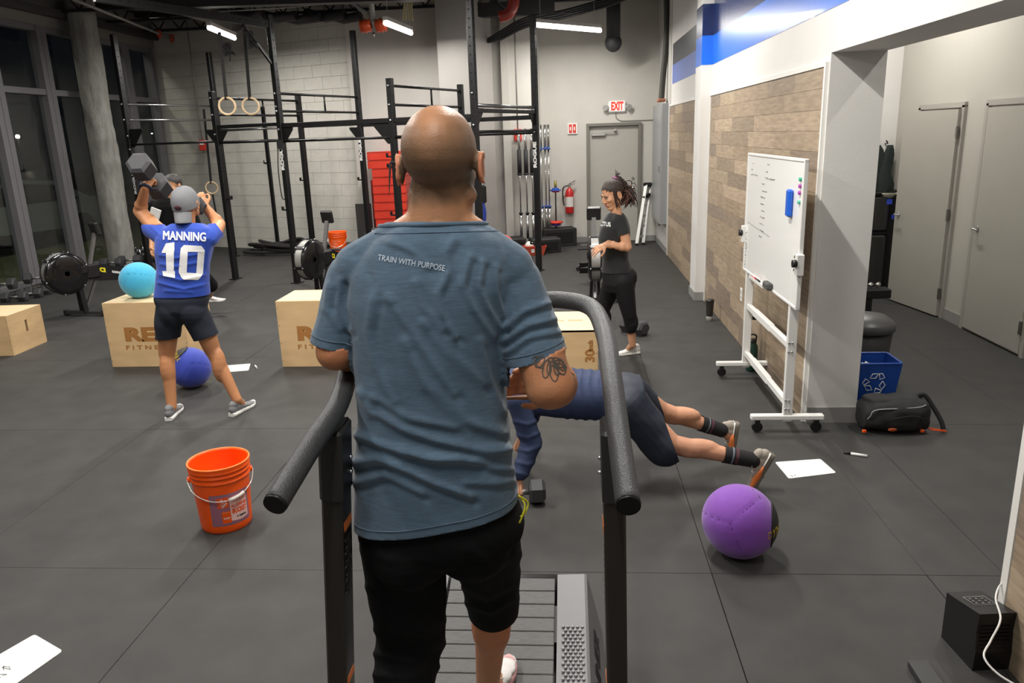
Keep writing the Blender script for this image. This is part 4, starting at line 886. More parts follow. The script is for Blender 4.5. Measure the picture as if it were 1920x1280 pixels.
# battle rope
b = MB(); pts = []
for k in range(150):
    a = k * .21; rr = .38 + .10 * math.sin(k * .13); pts.append(V((-5.25 + rr * 1.35 * math.cos(a) + .1 * math.sin(k * .3), 13.75 + rr * .8 * math.sin(a), .04 + .05 * (k / 38) * (1 + .25 * math.sin(a * 2)))))
tag(b.tube(pts, .028, 8).build('battle_rope', mat('black rope', '262524', .85, bump=.8, bscale=120)), 'thick black battle rope coiled on the floor against the block wall', 'rope')
q = P(600, 470, 12.9); t = thing('low_bench', 'low black bench behind the second orange bucket', 'bench', (q.x, q.y, 0)); MB().box((-3.95, 13.1, .20), (1.1, .3, .1), rotm('Z', -.2), bev=.01).build('top', BLACK, t)
for s in (-1, 1): MB().box((-3.95 + s * .45, 13.1 - s * .09, .08), (.06, .3, .16)).build('leg', BLACK, t)
# ================================================================== BUCKETS
M_or = mat('orange plastic', 'fb5a0c', .35, var=.03, vscale=8); M_or2 = mat('orange print', 'f4591a', .5); M_lab = mat('mauve label', 'a0667a', .5); M_pink = mat('pale label', 'f1c4bd', .5)
def bucket(loc, label, rz=0., swing=-.6, lab=True, sc=1.):
    t = thing('bucket', label, 'bucket', loc, rz); H_ = .37 * sc; loff = .055 if lab else 0.; r0, r1 = .13 * sc, .151 * sc
    def rad(z): return r0 + (r1 - r0) * z / H_
    pr = [(0, 0), (r0 - .004, 0), (r0, .006)] + [(rad(z), z) for z in (.03, .1, .2, .27 * sc)]
    for z in (.285, .315, .34): z *= sc; pr += [(rad(z), z - .004), (rad(z) + .007, z), (rad(z) + .007, z + .004), (rad(z), z + .010)]
    pr += [(rad(H_) + .008, H_ - .004), (rad(H_) + .008, H_), (rad(H_) - .003, H_), (rad(H_) - .004, H_ - .01), (rad(.01) - .004, .008), (0, .008)]
    MB().lathe(pr, (0, 0, 0), 56).build('body', M_or, t, world=False)
    MB().tube([(math.cos(a) * (r1 + .004), math.sin(a) * (r1 + .004), H_) for a in [2 * PI * k / 48 for k in range(48)]], .004, 6, close=True).build('rim', mat('rim orange', 'ff8a3c', .35), t, world=False)
    zt = .285 * sc; hp = []
    for k in range(25):
        a = PI * k / 24; x = (r1 + .012) * math.cos(a); dd = math.sin(a) * .17 * sc
        hp.append(V((x, -math.cos(swing) * dd - (.012 if 2 < k < 22 else 0), zt - math.sin(-swing) * dd * 1.0)))
    hp = [V((q.x, min(q.y, -math.sqrt(max(0, (r1 + .010) ** 2 - q.x ** 2))), q.z)) for q in hp]
    MB().tube(hp, .003, 6).build('bail', mat('galvanised wire', 'dedbd3', .3, .6), t, world=False)
    MB().tube(hp[7:12], .009, 10).build('grip', mat('white grip', 'f0e9df', .4), t, world=False)
    for s in (-1, 1): MB().cyl((s * (r1 - .012), 0, zt), (s * (r1 + .012), 0, zt), .016, n=14).build('ear', M_or, t, world=False)
    def wrap(nm, pts, fs, mm, lift):
        b = MB(); b.add([V((math.sin((x - loff) / rad(z)) * (rad(z) + lift), -math.cos((x - loff) / rad(z)) * (rad(z) + lift), z)) for x, z in pts], fs, True); b.build(nm, mm, t, world=False)
    def wrect(nm, x0, x1, z0, z1, mm, lift, top=lambda u: 0., bot=lambda u: 0.):
        nx = 16; pts = []; fs = []
        for i in range(nx + 1):
            u = i / nx; x = x0 + (x1 - x0) * u; pts += [(x, z0 + bot(u)), (x, z1 + top(u))]
        for i in range(nx): fs.append((2 * i, 2 * i + 2, 2 * i + 3, 2 * i + 1))
        wrap(nm, pts, fs, mm, lift)
    def wtext(nm, s_, x, z, size, bold, mm, width, lift, rot=0.):
        vs_, fs = glyphs(s_, size, bold, sub=.02); xs_ = [q.x for q in vs_]; k = width / (max(xs_) - min(xs_)); c, s = math.cos(rot), math.sin(rot)
        wrap(nm, [(x + q.x * k * c - q.y * s, z + q.x * k * s + q.y * c) for q in vs_], fs, mm, lift)
    if lab:
        wrect('label', -.02, .19, .045, .225, mat('label edge', '7d6f86', .5), .0008); wrect('label', -.014, .184, .052, .218, M_lab, .0014)
        wrect('label_panel', .078, .176, .068, .20, M_pink, .002, lambda u: .008 * math.sin(PI * u), lambda u: -.006 * math.sin(PI * u))
        wrect('logo', .018, .074, .150, .208, M_or2, .002)
        for i, wd in enumerate(('THE', 'HOME', 'DEPOT')): wtext('logo_text', wd, .046 + (i - 1) * .007, .179 - (i - 1) * .013, .014, .0006, WHITE, (.018, .036, .036)[i], .0026, .7)
        wtext('lettering', "HOMER'S", .127, .182, .034, .002, M_or2, .085, .0026); wtext('lettering', 'ALL-PURPOSE', .127, .150, .024, .001, M_or2, .088, .0026); wtext('lettering', 'BUCKET', .127, .119, .036, .002, M_or2, .082, .0026); wtext('lettering', '5 Gallons', .135, .084, .015, .0008, PLAST, .055, .0026)
        wrect('picture', .034, .078, .06, .128, M_or, .0022); wrect('picture', .036, .076, .118, .124, mat('rim orange', 'ff8a3c', .35), .0026); wtext('picture_text', 'BUCKET', .056, .088, .012, .0005, WHITE, .032, .0026)
    else:
        for i, (wd, wdt) in enumerate((('MORE DOING', .15), ('1 FILL', .09), ('2 DO', .07), ('3 REPEAT', .13))): wtext('lettering', wd, -.07 + wdt / 2, .225 - i * .042, .036, .001, mat('pale print', 'f5b596', .5), wdt, .0015)
    return t
bucket((-1.865, 3.63, 0), 'orange bucket with a white-handled wire bail on the mats near the treadmill', rz=.48, swing=-.55)
bucket((-3.86, 12.6, .14), 'second orange bucket with pale lettering, beyond the far rowing machine', rz=.1, swing=-1.2, lab=False)
q = V((-3.86, 12.6, 0)); tag(MB().box((-3.86, 12.6, .07), (.4, .36, .136), bev=.01).build('riser_block', RUB), 'black block under the second orange bucket', 'block')
# ================================================================== WHITEBOARD ON ITS STAND
BX = 1.42; M_ws = mat('white powder coat', 'e4e3e0', .4); y0, y1 = 4.86, 6.12
wb = thing('whiteboard_stand', 'rolling whiteboard on a white H-frame stand beside the plank wall', 'whiteboard', (BX, 5.5, 0))
for yy in (4.88, 6.10):
    MB().box((BX, yy, .66), (.06, .035, 1.16), bev=.004).build('post', M_ws, wb)
    ft = MB().box((BX, yy, .11), (.47, .05, .035), bev=.006).build('foot', M_ws, wb)
    for s in (-1, 1): MB().cyl((BX + s * .19 - .0, yy - .012, .04), (BX + s * .19, yy + .012, .04), .035, n=18).box((BX + s * .19, yy, .075), (.03, .035, .04)).build('caster', PLAST, ft)
for zz in (.59, .2):
    MB().box((BX, 5.49, zz), (.035, 1.19, .045), bev=.004).build('rail', M_ws, wb)
    MB().box((BX - .0005, 5.62, zz), (.04, .5, .052), bev=.003).build('rail_sleeve', M_ws, wb)
for zz in (.62, .56, .23, .17): MB().ball((BX - .02, 4.862, zz), .008, 8).ball((BX - .0, 4.86, zz), .008, 8).build('screw', STEEL, wb)
MB().cyl((BX, 5.88, .57), (BX, 5.88, .53), .018, n=12).build('knob', PLAST, wb)
# the board pivots between the posts: corners read off the photograph put it slightly turned
bz0, bz1, by0, by1 = .875, 1.765, 4.74, 6.2
bd = MB().box((BX - .02, (by0 + by1) / 2, (bz0 + bz1) / 2), (.018, by1 - by0, bz1 - bz0)).build('board', mat('whiteboard gloss', 'eeeeec', .12, spec=.6), wb)
fm = MB()
for zz in (bz0, bz1): fm.box((BX - .02, (by0 + by1) / 2, zz), (.028, by1 - by0 + .02, .02), bev=.004)
for yy in (by0, by1): fm.box((BX - .02, yy, (bz0 + bz1) / 2), (.028, .02, bz1 - bz0), bev=.004)
fm.build('frame', M_ws, wb)
for s, yy in ((-1, by0 - .02), (1, by1 + .015)):
    MB().box((BX - .03, yy, 1.15), (.045, .05, .13), bev=.004).build('pivot_bracket', M_ws, wb)
    MB().cyl((BX - .05, yy - .01, 1.16), (BX - .075, yy - .01, 1.16), .024, n=16).build('knob', PLAST, wb)
for zz in (1.19, 1.11): MB().ball((BX - .035, by0 + .04, zz), .013, 10).build('screw_cap', PLAST, wb)
MB().box((BX - .045, 5.62, bz0 - .004), (.05, .42, .006)).box((BX - .069, 5.62, bz0 + .006), (.003, .42, .02)).build('tray', M_ws, wb)
M_ink = mat('marker ink', '5a5a5e', .7)
sx = BX - .0305
def scrib(y, z, w_, h_=.014, seed=0):
    rnd = random.Random(seed); pts = []; n_ = max(4, int(w_ / .008))
    for k in range(n_): pts.append((sx, y - w_ * k / n_, z + rnd.uniform(-h_ / 2, h_ / 2)))
    return pts
lines = [(6.05, 1.70, .05), (5.60, 1.71, .07), (6.08, 1.655, .06), (5.65, 1.66, .07), (6.09, 1.62, .22), (5.66, 1.615, .28)] + [(5.75 - .03 * (k % 3 == 1), 1.57 - .047 * k, .10 + .04 * ((k * 7) % 4) / 3) for k in range(9)]
lines += [(6.165, 1.165 - k * .025, .022) for k in range(12)] + [(6.12, 1.175 - k * .03, .016) for k in range(7)]
b = MB()
for i, (y, z, w_) in enumerate(lines): b.tube(scrib(y, z, w_, .014, i), .0010, 4)
b.tube([(sx, 6.12, 1.255 + .0), (sx, 5.45, 1.225)], .0011, 4)
o = b.build('handwriting', M_ink, wb)
MB().box((BX - .045, 4.86 + .10, 1.50), (.03, .075, .17), bev=.010).build('eraser_pad', mat('blue magnet eraser', '2161cf', .25), wb)
for (z, c_) in ((1.655, '39b58e'), (1.615, 'b14ab0'), (1.575, 'b14ab0'), (1.52, '5ec2a4')): MB().cyl((BX - .03, 4.79, z), (BX - .042, 4.79, z), .012, n=14).build('magnet', mat('magnet ' + c_, c_, .4), wb)
tag(MB().box((BX - .05, 5.35, bz0 + .026), (.045, .13, .05), bev=.01).build('board_eraser', mat('eraser felt', '4a4a4a', .8)), 'dark felt eraser lying in the whiteboard tray', 'eraser')
for i, (y, c_) in enumerate(((5.66, '1a1a1a'), (5.72, 'b02020'))): tag(MB().cyl((BX - .05 - .01 * i, y - .07, bz0 + .01), (BX - .05 - .01 * i, y + .06, bz0 + .01), .009, n=10).build('marker', mat('marker ' + c_, c_, .4)), ('black' if i == 0 else 'red') + ' marker lying in the whiteboard tray', 'marker')
# ================================================================== SMALL THINGS ON THE FLOOR
def slate(corners, label, marks=()):
    c_ = sum(corners, V()) / 4; t = thing('dry_erase_board', label, 'whiteboard', (c_.x, c_.y, 0)); b = MB(); pts = []
    for i in range(4):
        p, a, n_ = corners[i], corners[i - 1], corners[(i + 1) % 4]; d1_ = (a - p).normalized() * .015; d2_ = (n_ - p).normalized() * .015
        for k in range(5): u = k / 4; pts.append(p + d1_ * (1 - u) ** 2 + d2_ * u ** 2)
    z = V((0, 0, 1)); b.add([q + z * .001 for q in pts] + [q + z * .004 for q in pts], [tuple(range(20))[::-1], tuple(range(20, 40))] + [(k, (k + 1) % 20, 20 + (k + 1) % 20, 20 + k) for k in range(20)])
    b.build('board', mat('hardboard white', 'e9e9e6', .3), t)
    for m in marks: MB().tube(m, .0012, 4).build('ink_mark', mat('marker ink dark', '222222', .6), t)
def mk(px, py, s_=6, n_=6, seed=1):
    rnd = random.Random(seed); return [G(px + rnd.uniform(-s_, s_), py + rnd.uniform(-s_ * .5, s_ * .5), .0045) for _ in range(n_)]
slate([G(1453, 867), G(1538, 861), G(1568, 887), G(1479, 898)], 'white dry-erase board on the mats beside the trainers of the man in plank', [mk(1484, 892, 3, 5, 2), mk(1491, 891, 2, 5, 3)])
slate([G(65, 1190), G(118, 1221), G(20, 1290), G(-60, 1262)], 'white dry-erase board at the near corner of the mats with black scribbles', [mk(12, 1252, 9, 8, 4), mk(5, 1266, 8, 6, 8)])
slate([G(418, 686), G(470, 682), G(466, 695), G(425, 698)], 'small white dry-erase board between the jump boxes')
def pen(a, b_, lab):
    t = thing('marker_pen', lab, 'marker', (a.x, a.y, 0)); z = V((0, 0, .008)); MB().cyl(a + z, a.lerp(b_, .3) + z, .0075, n=10).build('cap', PLAST, t); MB().cyl(a.lerp(b_, .3) + z, b_ + z, .0085, n=10).build('barrel', mat('marker white', 'e6e6e4', .4), t)
pen(G(1582, 850), G(1626, 857), 'white marker with a black cap on the mats near the sports bag'); pen(G(477, 685), G(482, 691), 'small white marker beside the board between the jump boxes')
# cup and bottle
q = G(1330, 600); t = thing('coffee_cup', 'tall black cup with a white lid and base by the wall pilaster', 'cup', q)
MB().lathe([(0, 0), (.033, 0), (.034, .045)], (0, 0, 0), 24).build('base', mat('cup white', 'cdcbc6', .5), t, world=False); MB().lathe([(.034, .045), (.042, .20)], (0, 0, 0), 24).build('sleeve', mat('cup black', '2a2624', .5), t, world=False)
MB().lathe([(.044, .20), (.045, .212), (.040, .225), (0, .225)], (0, 0, 0), 24).build('lid', PLAST, t, world=False)
q = G(1411, 697); q.y += .05; t = thing('water_bottle', 'dark green steel bottle with a loop lid against the plank wall', 'bottle', q)
MB().lathe([(0, 0), (.044, 0), (.046, .01), (.046, .19), (.042, .215), (.03, .235), (.03, .24), (0, .24)], (0, 0, 0), 28).build('body', mat('bottle green', '24473c', .4, .2), t, world=False)
MB().lathe([(.032, .24), (.034, .245), (.034, .27), (.0, .275)], (0, 0, 0), 24).build('lid', PLAST, t, world=False); MB().tube(smooth_path([(-.025, 0, .27), (-.03, 0, .295), (0, 0, .31), (.03, 0, .295), (.025, 0, .27)], 4), .007, 8).build('loop', PLAST, t, world=False)
# outlet on the plank wall
q = PX(1389, 552, RW - .02); t = thing('wall_outlet', 'slim white outlet plate on the plank wall behind the whiteboard stand', 'outlet', q); MB().box((RW - .016, q.y, q.z), (.006, .075, .12), bev=.002).build('plate', WHITE, t); MB().box((RW - .020, q.y, q.z + .025), (.003, .03, .03)).box((RW - .020, q.y, q.z - .025), (.003, .03, .03)).build('socket', mat('socket grey', 'bdbbb5', .5), t)
# recycling bin
q = V((2.06, 5.28, 0)); t = thing('recycling_bin', 'blue recycling bin with a white recycling symbol at the end of the opening wall', 'bin', q)
tray(MB(), .29, .20, .365, .27, .385, .006).build('body', mat('recycling blue', '1f4aa0', .4), t, world=False)
MB().tube([V((x, y, .385)) for x, y in ((-.18, -.12), (-.165, -.135), (.165, -.135), (.18, -.12), (.18, .12), (.165, .135), (-.165, .135), (-.18, .12))], .008, 8, close=True).build('rim', MATS['recycling blue'], t, world=False)
# the symbol: three chasing arrows as outlines
def arrow_outline():
    out = []
    segs = [[(-.035, .055), (.0, .075), (.038, .075), (.03, .03), (.0, .0)]]
    return segs
b = MB(); fx = lambda x, z: V((x + .015, -.1005 - (z / .385) * .035 - .0012, z))
cz = .245
for k in range(3):
    a = 2 * PI * k / 3
    for poly in ([(-.040, .038), (-.022, .072), (.018, .072), (.0, .038)], [(.024, .074), (.044, .074), (.064, .042), (.030, .028)]):
        pts = []
        for (x, y) in poly:
            xx, yy = x * math.cos(a) - y * math.sin(a), x * math.sin(a) + y * math.cos(a); pts.append(fx(xx * .95, cz + yy * .95))
        b.tube(pts, .0035, 5, close=True)
b.build('recycling_symbol', WHITE, t, world=False)
tag(MB().lathe([(0, 0), (.03, .0), (.032, .03), (.03, .06), (.0, .075)], (1.945, 5.22, .35), 18).build('bottle', mat('red bottle', 'd22f2a', .35)), 'red bottle sticking out of the recycling bin', 'bottle')
tag(MB().cyl((2.0, 5.22, .30), (2.03, 5.22, .36), .03, n=14).cyl((2.03, 5.22, .36), (2.04, 5.22, .375), .016, n=12).build('milk_jug', WHITE), 'white jug top showing in the recycling bin', 'jug')
# round trash can with domed lid
q = V((2.36, 6.15, 0)); t = thing('trash_can', 'black round trash can with a domed lid behind the recycling bin', 'bin', q)
MB().lathe([(0, 0), (.17, 0), (.175, .01), (.205, .38), (0, .38)], (0, 0, 0), 36).build('body', mat('bin black', '242424', .5, var=.1), t, world=False)
MB().lathe([(.215, .37), (.222, .385), (.222, .42), (.21, .44), (.15, .485), (.06, .505), (0, .508)], (0, 0, 0), 36).build('lid', mat('lid grey', '4a4a4b', .4), t, world=False)
# adjustable dumbbell stand corner behind
q = P(1632, 550, 7.6); t = thing('dumbbell_stand', 'dark dumbbell stand with chrome bits behind the trash can', 'stand', (q.x, q.y, 0)); MB().box((q.x - .12, q.y, .18), (.22, .2, .36), bev=.01).box((q.x - .02, q.y - .05, .37), (.34, .16, .09), bev=.01).build('body', PLAST, t)
for k in range(3): MB().cyl((q.x - .12 + k * .07, q.y - .08, .44), (q.x - .09 + k * .07, q.y - .06, .46), .022, n=12).build('chrome_bit', CHROME, t)
# stainless bins against the side room end wall, lidded things on top, coats above
q = P(1650, 531, 9.28); q.z = 0; q.x += .05; t = thing('steel_bin', 'tall stacked stainless steel bin by the coats in the side room', 'bin', (q.x, q.y, 0))
MB().box((q.x - .22, q.y + .1, .36), (.36, .3, .70), bev=.03).build('lower_bin', mat('brushed steel', '5a5856', .35, .7, var=.06, vscale=6, stretch=(1, 1, .05)), t); MB().box((q.x - .22, q.y + .1, .94), (.36, .3, .42), bev=.03).build('upper_bin', MATS['brushed steel'], t); MB().box((q.x - .22, q.y + .1, .72), (.35, .29, .03)).build('gap', PLAST, t)
MB().box((q.x - .22, q.y + .1, 1.17), (.37, .31, .04), bev=.01).build('lid', PLAST, t); MB().box((q.x - .05, q.y - .03, 1.08), (.06, .06, .06)).build('blue_tag', mat('blue tag', '3550c8', .5), t)
lq = q.copy()
t = thing('black_shelf', 'black shelf unit squeezed between the steel bin and the side room wall', 'shelf', (q.x + .05, q.y + .05, 0)); MB().box((q.x + .03, q.y + .12, .6), (.12, .2, 1.2)).build('body', PLAST, t); MB().box((q.x + .05, q.y + .01, .9), (.08, .03, .05)).build('blue_label', mat('blue tag', '3550c8', .5), t)
P1 = P(1662, 371, 9.3); t = thing('bowl', 'cream bowl stacked on the black shelf in the side room', 'bowl', P1); MB().lathe([(.0, 0), (.05, 0), (.11, .05), (.115, .06), (.1, .055), (0, .02)], (0, 0, 0), 24).build('bowl', mat('cream plastic', 'd9d3bd', .5), t, world=False)
for i, (px, lab) in enumerate(((1644, 'dark green jacket hanging on the hook nearer the opening'), (1664, 'dark green jacket hanging on the hook nearer the ajar door'))):
    q = P(px, 275, 9.5); t = thing('jacket', lab, 'jacket', q); b = MB(); secs = []
    for k in range(15):
        u = k / 14; secs.append((q + V((-.06 * u + .015 * math.sin(u * 9 + i), -.05 - .03 * u, .02 - .78 * u)), V((.03 + .08 * math.sin(min(1, u * 1.6) * PI / 2) + .01 * math.sin(u * 13), 0, 0)), V((0, .03 + .03 * u, 0))))
    b.loft(secs, 20); me = b.mesh('jacket')
    for v_ in me.vertices: v_.co.x += .015 * noise.noise(v_.co * 9); v_.co.y += .03 * noise.noise(V((v_.co.x * 25, v_.co.y * 5, v_.co.z * 3)))
    link_mesh('body', shift(me, t), mat('dark green cloth', '1d2622', .85, var=.25, vscale=14), t); MB().tube([q + V((.0, .1, .03)), q + V((0, .0, .04)), q + V((-.03, -.03, .07))], .008, 6).build('hook', PLAST, t)
tag(MB().tube(smooth_path([P(1641, 290, 9.4), P(1638, 320, 9.4), P(1640, 350, 9.4)], 4), .008, 6).build('lanyard', mat('tan cord', 'b8a37c', .7)), 'tan cord hanging beside the jackets', 'cord')
# sports bag
q = V((2.12, 4.93, 0)); t = thing('sports_bag', 'black sports bag with grey piping and orange trim before the recycling bin', 'bag', q)
b = MB()
b.loft([(V((x, 0, .105 + .012 * math.cos(x * 6))), V((0, hw, 0)), V((0, 0, hh))) for x, hw, hh in ((-.225, .05, .05), (-.21, .09, .085), (-.14, .12, .10), (0, .13, .115), (.12, .125, .112), (.19, .10, .095), (.215, .05, .05))], 24, 2.8)
b.loft([(V((x, .01, .205)), V((0, hw, 0)), V((0, 0, .03))) for x, hw in ((-.2, .02), (-.16, .07), (0, .09), (.1, .085), (.15, .03))], 20, 2.4)
me = blob(b, .006, 4, disp=lambda co, no: co + no * (npn(co * np.array([1, 1, 1]), 14, 3)[:, None] * .010)); o = link_mesh('body', me, mat('bag nylon', '1e1e1f', .7, bump=.5, bscale=300), t)
MB().tube(smooth_path([(-.21, -.07, .07), (-.19, -.11, .13), (-.16, -.115, .175), (0, -.115, .185), (.12, -.105, .19), (.16, -.09, .20)], 5), .0035, 6).build('piping', mat('grey piping', '9a9a9a', .5), t, world=False)
MB().tube(smooth_path([(-.05, -.132, .12), (.06, -.135, .14), (.13, -.13, .12), (.15, -.12, .07)], 5), .003, 6).build('zip', RUB, t, world=False)
MB().ball((-.05, -.13, .045), (.03, .006, .012), 12).build('badge', mat('orange badge', 'a84a22', .5), t, world=False)
for x in (-.215, .15): MB().box((x, -.10, .025), (.025, .02, .02), bev=.004).build('orange_foot', mat('orange trim', 'e85a1c', .5), t, world=False)
MB().tube(smooth_path([(.14, .02, .22), (.20, .03, .225), (.25, .0, .15), (.29, -.04, .07), (.30, -.06, .02)], 6), [.016] * 25, 6).build('strap', mat('black webbing', '1a1a1a', .8), t, world=False)
for dy in (0, -.03): MB().tube([(.2, -.06 + dy, .03), (.31, -.075 + dy * .6, .015)], .004, 6).build('orange_cord', MATS['orange trim'], t, world=False)
# air purifier / heater at the near right with its white cord
q = V((1.52, 2.64, 0)); t = thing('space_heater', 'small black tower heater at the near end of the plank wall', 'heater', q, .1)
b = MB(); prof = [(-.085, -.13), (.085, -.13), (.085, .12), (-.085, .12)]
b.prism([(-.13, 0), (.12, 0), (.12, .25), (.05, .262), (-.13, .30), (-.122, .2), (-.135, .1)], (-.085, 0, 0), (0, 1, 0), (0, 0, 1), (.17, 0, 0)); b.build('body', mat('heater black', '161617', .35), t, world=False)
MB().tube([(-.05, -.04, .286), (.05, -.04, .286), (.05, .05, .268), (-.05, .05, .268)], .0015, 4, close=True).build('display_frame', mat('grey line', '9a9a9a', .5), t, world=False)
for i in range(3):
    for j in range(3): MB().cyl((-.03 + .03 * i, -.02 + .025 * j, .279 - .005 * j), (-.03 + .03 * i, -.02 + .025 * j, .2815 - .005 * j), .005, n=8).build('button', mat('button grey', '6a6a6a', .5), t, world=False)
for k in range(12): MB().box((0, -.131, .03 + k * .018), (.14, .004, .006)).build('grille_slat', BLACK, t, world=False)
t.scale = (.80, .80, .80)
tag(MB().tube(smooth_path([PX(1960, 1085, 1.64), PX(1915, 1086, 1.62), PX(1880, 1092, 1.60), PX(1867, 1120, 1.55), P(1876, 1160, 2.36), P(1858, 1200, 2.3), P(1845, 1230, 2.25), P(1870, 1262, 2.2), P(1915, 1290, 2.15)], 7), .0035, 8).build('cord', mat('white cord', 'e2e0de', .4)), 'white power cord curling down past the heater', 'cord')
t = thing('floor_plate', 'dark end of a flat weight plate bar at the bottom edge near the heater', 'plate', G(1733, 1270)); q = G(1733, 1272); MB().box((q.x, q.y - .1, .02), (.075, .32, .03), bev=.004).build('bar', mat('dark steel', '3a3a3a', .5, .3), t)
# ================================================================== TREADMILL
TX = -.275
def dz(y): return .19 + .115 * ((y - 1.78) / .87) ** 2
tm = thing('treadmill', 'black curved manual treadmill with long grey handrails under the bald man', 'treadmill', (TX, 1.8, 0))
M_slat = mat('tread rubber', '6b6b6b', .75, var=.18, vscale=30, stretch=(1, 14, 1), bump=.3, bscale=120); M_fr = mat('treadmill frame', '323232', .4, .3)
y = .98; nsl = 0
while y < 2.62:
    y2 = y + .0635; a_, b_ = V((TX, y, dz(y))), V((TX, y2, dz(y2))); d_ = (b_ - a_); 
    MB().beam(a_ + d_ * .02, b_ - d_ * .02, .405, .022, bev=.0025).build('belt_slat', M_slat, tm); y = y2
M_plat = mat('grey moulded platform', '77777a', .5); M_skirt = mat('skirt grey', '6c6c6f', .45)
for s in (-1, 1):
    b = MB(); secs = []
    xi, xo, xs_ = TX + s * .212, TX + s * .325, TX + s * .385
    ys_ = [.95 + (2.64 - .95) * k / 24 for k in range(25)]
    vv = []
    for yy in ys_: z = dz(yy) + .016; vv += [(xi, yy, z - .06), (xi, yy, z), (xo - s * .01, yy, z + .004), (xo, yy, z), (xs_, yy, .06), (xs_, yy, .03), (xi, yy, .03)]
    n_ = 7; fs = [(i * n_ + k, i * n_ + (k + 1) % n_, (i + 1) * n_ + (k + 1) % n_, (i + 1) * n_ + k) for i in range(24) for k in range(n_)] + [tuple(range(7)), tuple(range(24 * 7, 25 * 7))]
    b.add(vv, fs); b.build('side_deck', M_plat, tm)
    b = MB(); r0_ = 0; yy = 1.05
    while yy < 2.40:
        for k in range(5 if r0_ % 2 else 4):
            x = (xi + xo) / 2 - s * .0 + (k - (2 if r0_ % 2 else 1.5)) * .017; b.lathe([(.0065, 0), (.0055, .004), (0, .005)], (x, yy, dz(yy) + .0205), 6, smooth=False)
        yy += .0165; r0_ += 1
    o = b.build('grip_studs', mat('stud grey', '8c8c8f', .45), tm); o['kind'] = 'stuff'
    vs_, fs = glyphs('AIRRUNNER', .12, .004); b = MB()
    xs2 = [q.x for q in vs_]; k_ = .62 / (max(xs2) - min(xs2)) 
    nx_ = V((s * (.235), 0, .06)).normalized()
    def sk(u, v_): # u along, v up the skirt
        yy = 2.18 + u; f = .5 + v_ / .24; zt = dz(yy) + .016; return V((xs_ + (xo - xs_) * f + s * .002, yy, .06 + (zt - .06) * f + .001))
    b.add([sk(s * q.x * k_, q.y * .9) for q in vs_], fs); b.build('lettering', PLAST, tm)
for yy, hh in ((.93, .25), (2.66, .27)): MB().cyl((TX - .22, yy, dz(yy) - .07), (TX + .22, yy, dz(yy) - .07), .06, n=20).build('end_roller', M_fr, tm)
b = MB(); b.beam((TX - .30, .95, .05), (TX - .30, 2.66, .05), .06, .06).beam((TX + .30, .95, .05), (TX + .30, 2.66, .05), .06, .06).beam((TX - .32, 1.0, .04), (TX + .32, 1.0, .04), .06, .05).beam((TX - .32, 2.6, .04), (TX + .32, 2.6, .04), .06, .05); b.build('base_frame', M_fr, tm)
# handrails: one bent tube each side meeting at the console
M_hr = mat('grained rail', '47484a', .42, .25, bump=.35, bscale=350)
right = [P(1178, 945, 1.33), P(1162, 830, 1.50), P(1146, 700, 1.72), P(1134, 625, 1.92), P(1108, 576, 2.10), P(1050, 562, 2.18), P(1000, 566, 2.18), P(960, 575, 2.18)]
left = [P(517, 943, 1.33), P(582, 838, 1.49), P(632, 762, 1.64), P(652, 700, 1.80), P(662, 640, 1.95), P(690, 600, 2.1), P(730, 585, 2.18), P(780, 580, 2.18)]
for pts in (right, left):
    path = smooth_path(pts, 8); MB().tube(path, .0245, 20).build('handrail', M_hr, tm)
    d_ = (path[1] - path[0]).normalized(); MB().cyl(path[0] - d_ * .006, path[0] + d_ * .004, .0235, n=24).build('end_cap', mat('cap black', '0e0e0e', .4), tm)
MB().cyl(right[-1], left[-1], .0245, n=16).build('cross_tube', M_hr, tm)
cc_ = (right[-1] + left[-1]) / 2
MB().box(cc_ + V((0, .03, .05)), (.2, .07, .15), rotm('X', -.35), bev=.02).build('console', PLAST, tm)
M_up = mat('upright bronze black', '37342f', .45, .3)
for s, top, bot in ((1, P(1149, 790, 1.62), V((.115, 1.72, .06))), (-1, P(627, 790, 1.62), V((-.665, 1.72, .06)))):
    a_, b_ = bot, top - V((0, 0, .01)); u_ = MB().beam(a_, b_, .05, .085, up=(0, 1, 0), bev=.006).build('upright', M_up, tm)
    MB().beam(a_.lerp(b_, .86), b_ + V((0, 0, .005)), .056, .095, up=(0, 1, 0), bev=.008).build('collar', mat('collar black', '2b2b2b', .45), tm)
    fx_ = -s * .0262
    for f, mm, hh in ((.80, mat('warning orange', 'd8742c', .5), .022), (.44, MATS['warning orange'] if 'warning orange' in MATS else None, .02)):
        c_ = a_.lerp(b_, f) + V((fx_, .0, 0)); MB().box(c_, (.001, .06, hh)).build('warning_label', mm, u_)
    b = MB()
    for k in range(14): c_ = a_.lerp(b_, .77 - k * .010) + V((fx_, .0, 0)); b.box(c_, (.001, .055 - .015 * ((k * 5) % 3), .0035))
    b.build('small_print', mat('print grey', '5d5a55', .6), u_)
    for f in (.93, .90): MB().cyl(a_.lerp(b_, f) + V((fx_, .02, 0)), a_.lerp(b_, f) + V((fx_ * 1.3, .02, 0)), .005, n=8).build('bolt', M_bolt, u_)
    MB().box(bot + V((-s * .03, 0, .02)), (.10, .14, .10), bev=.01).build('foot_bracket', M_fr, tm)
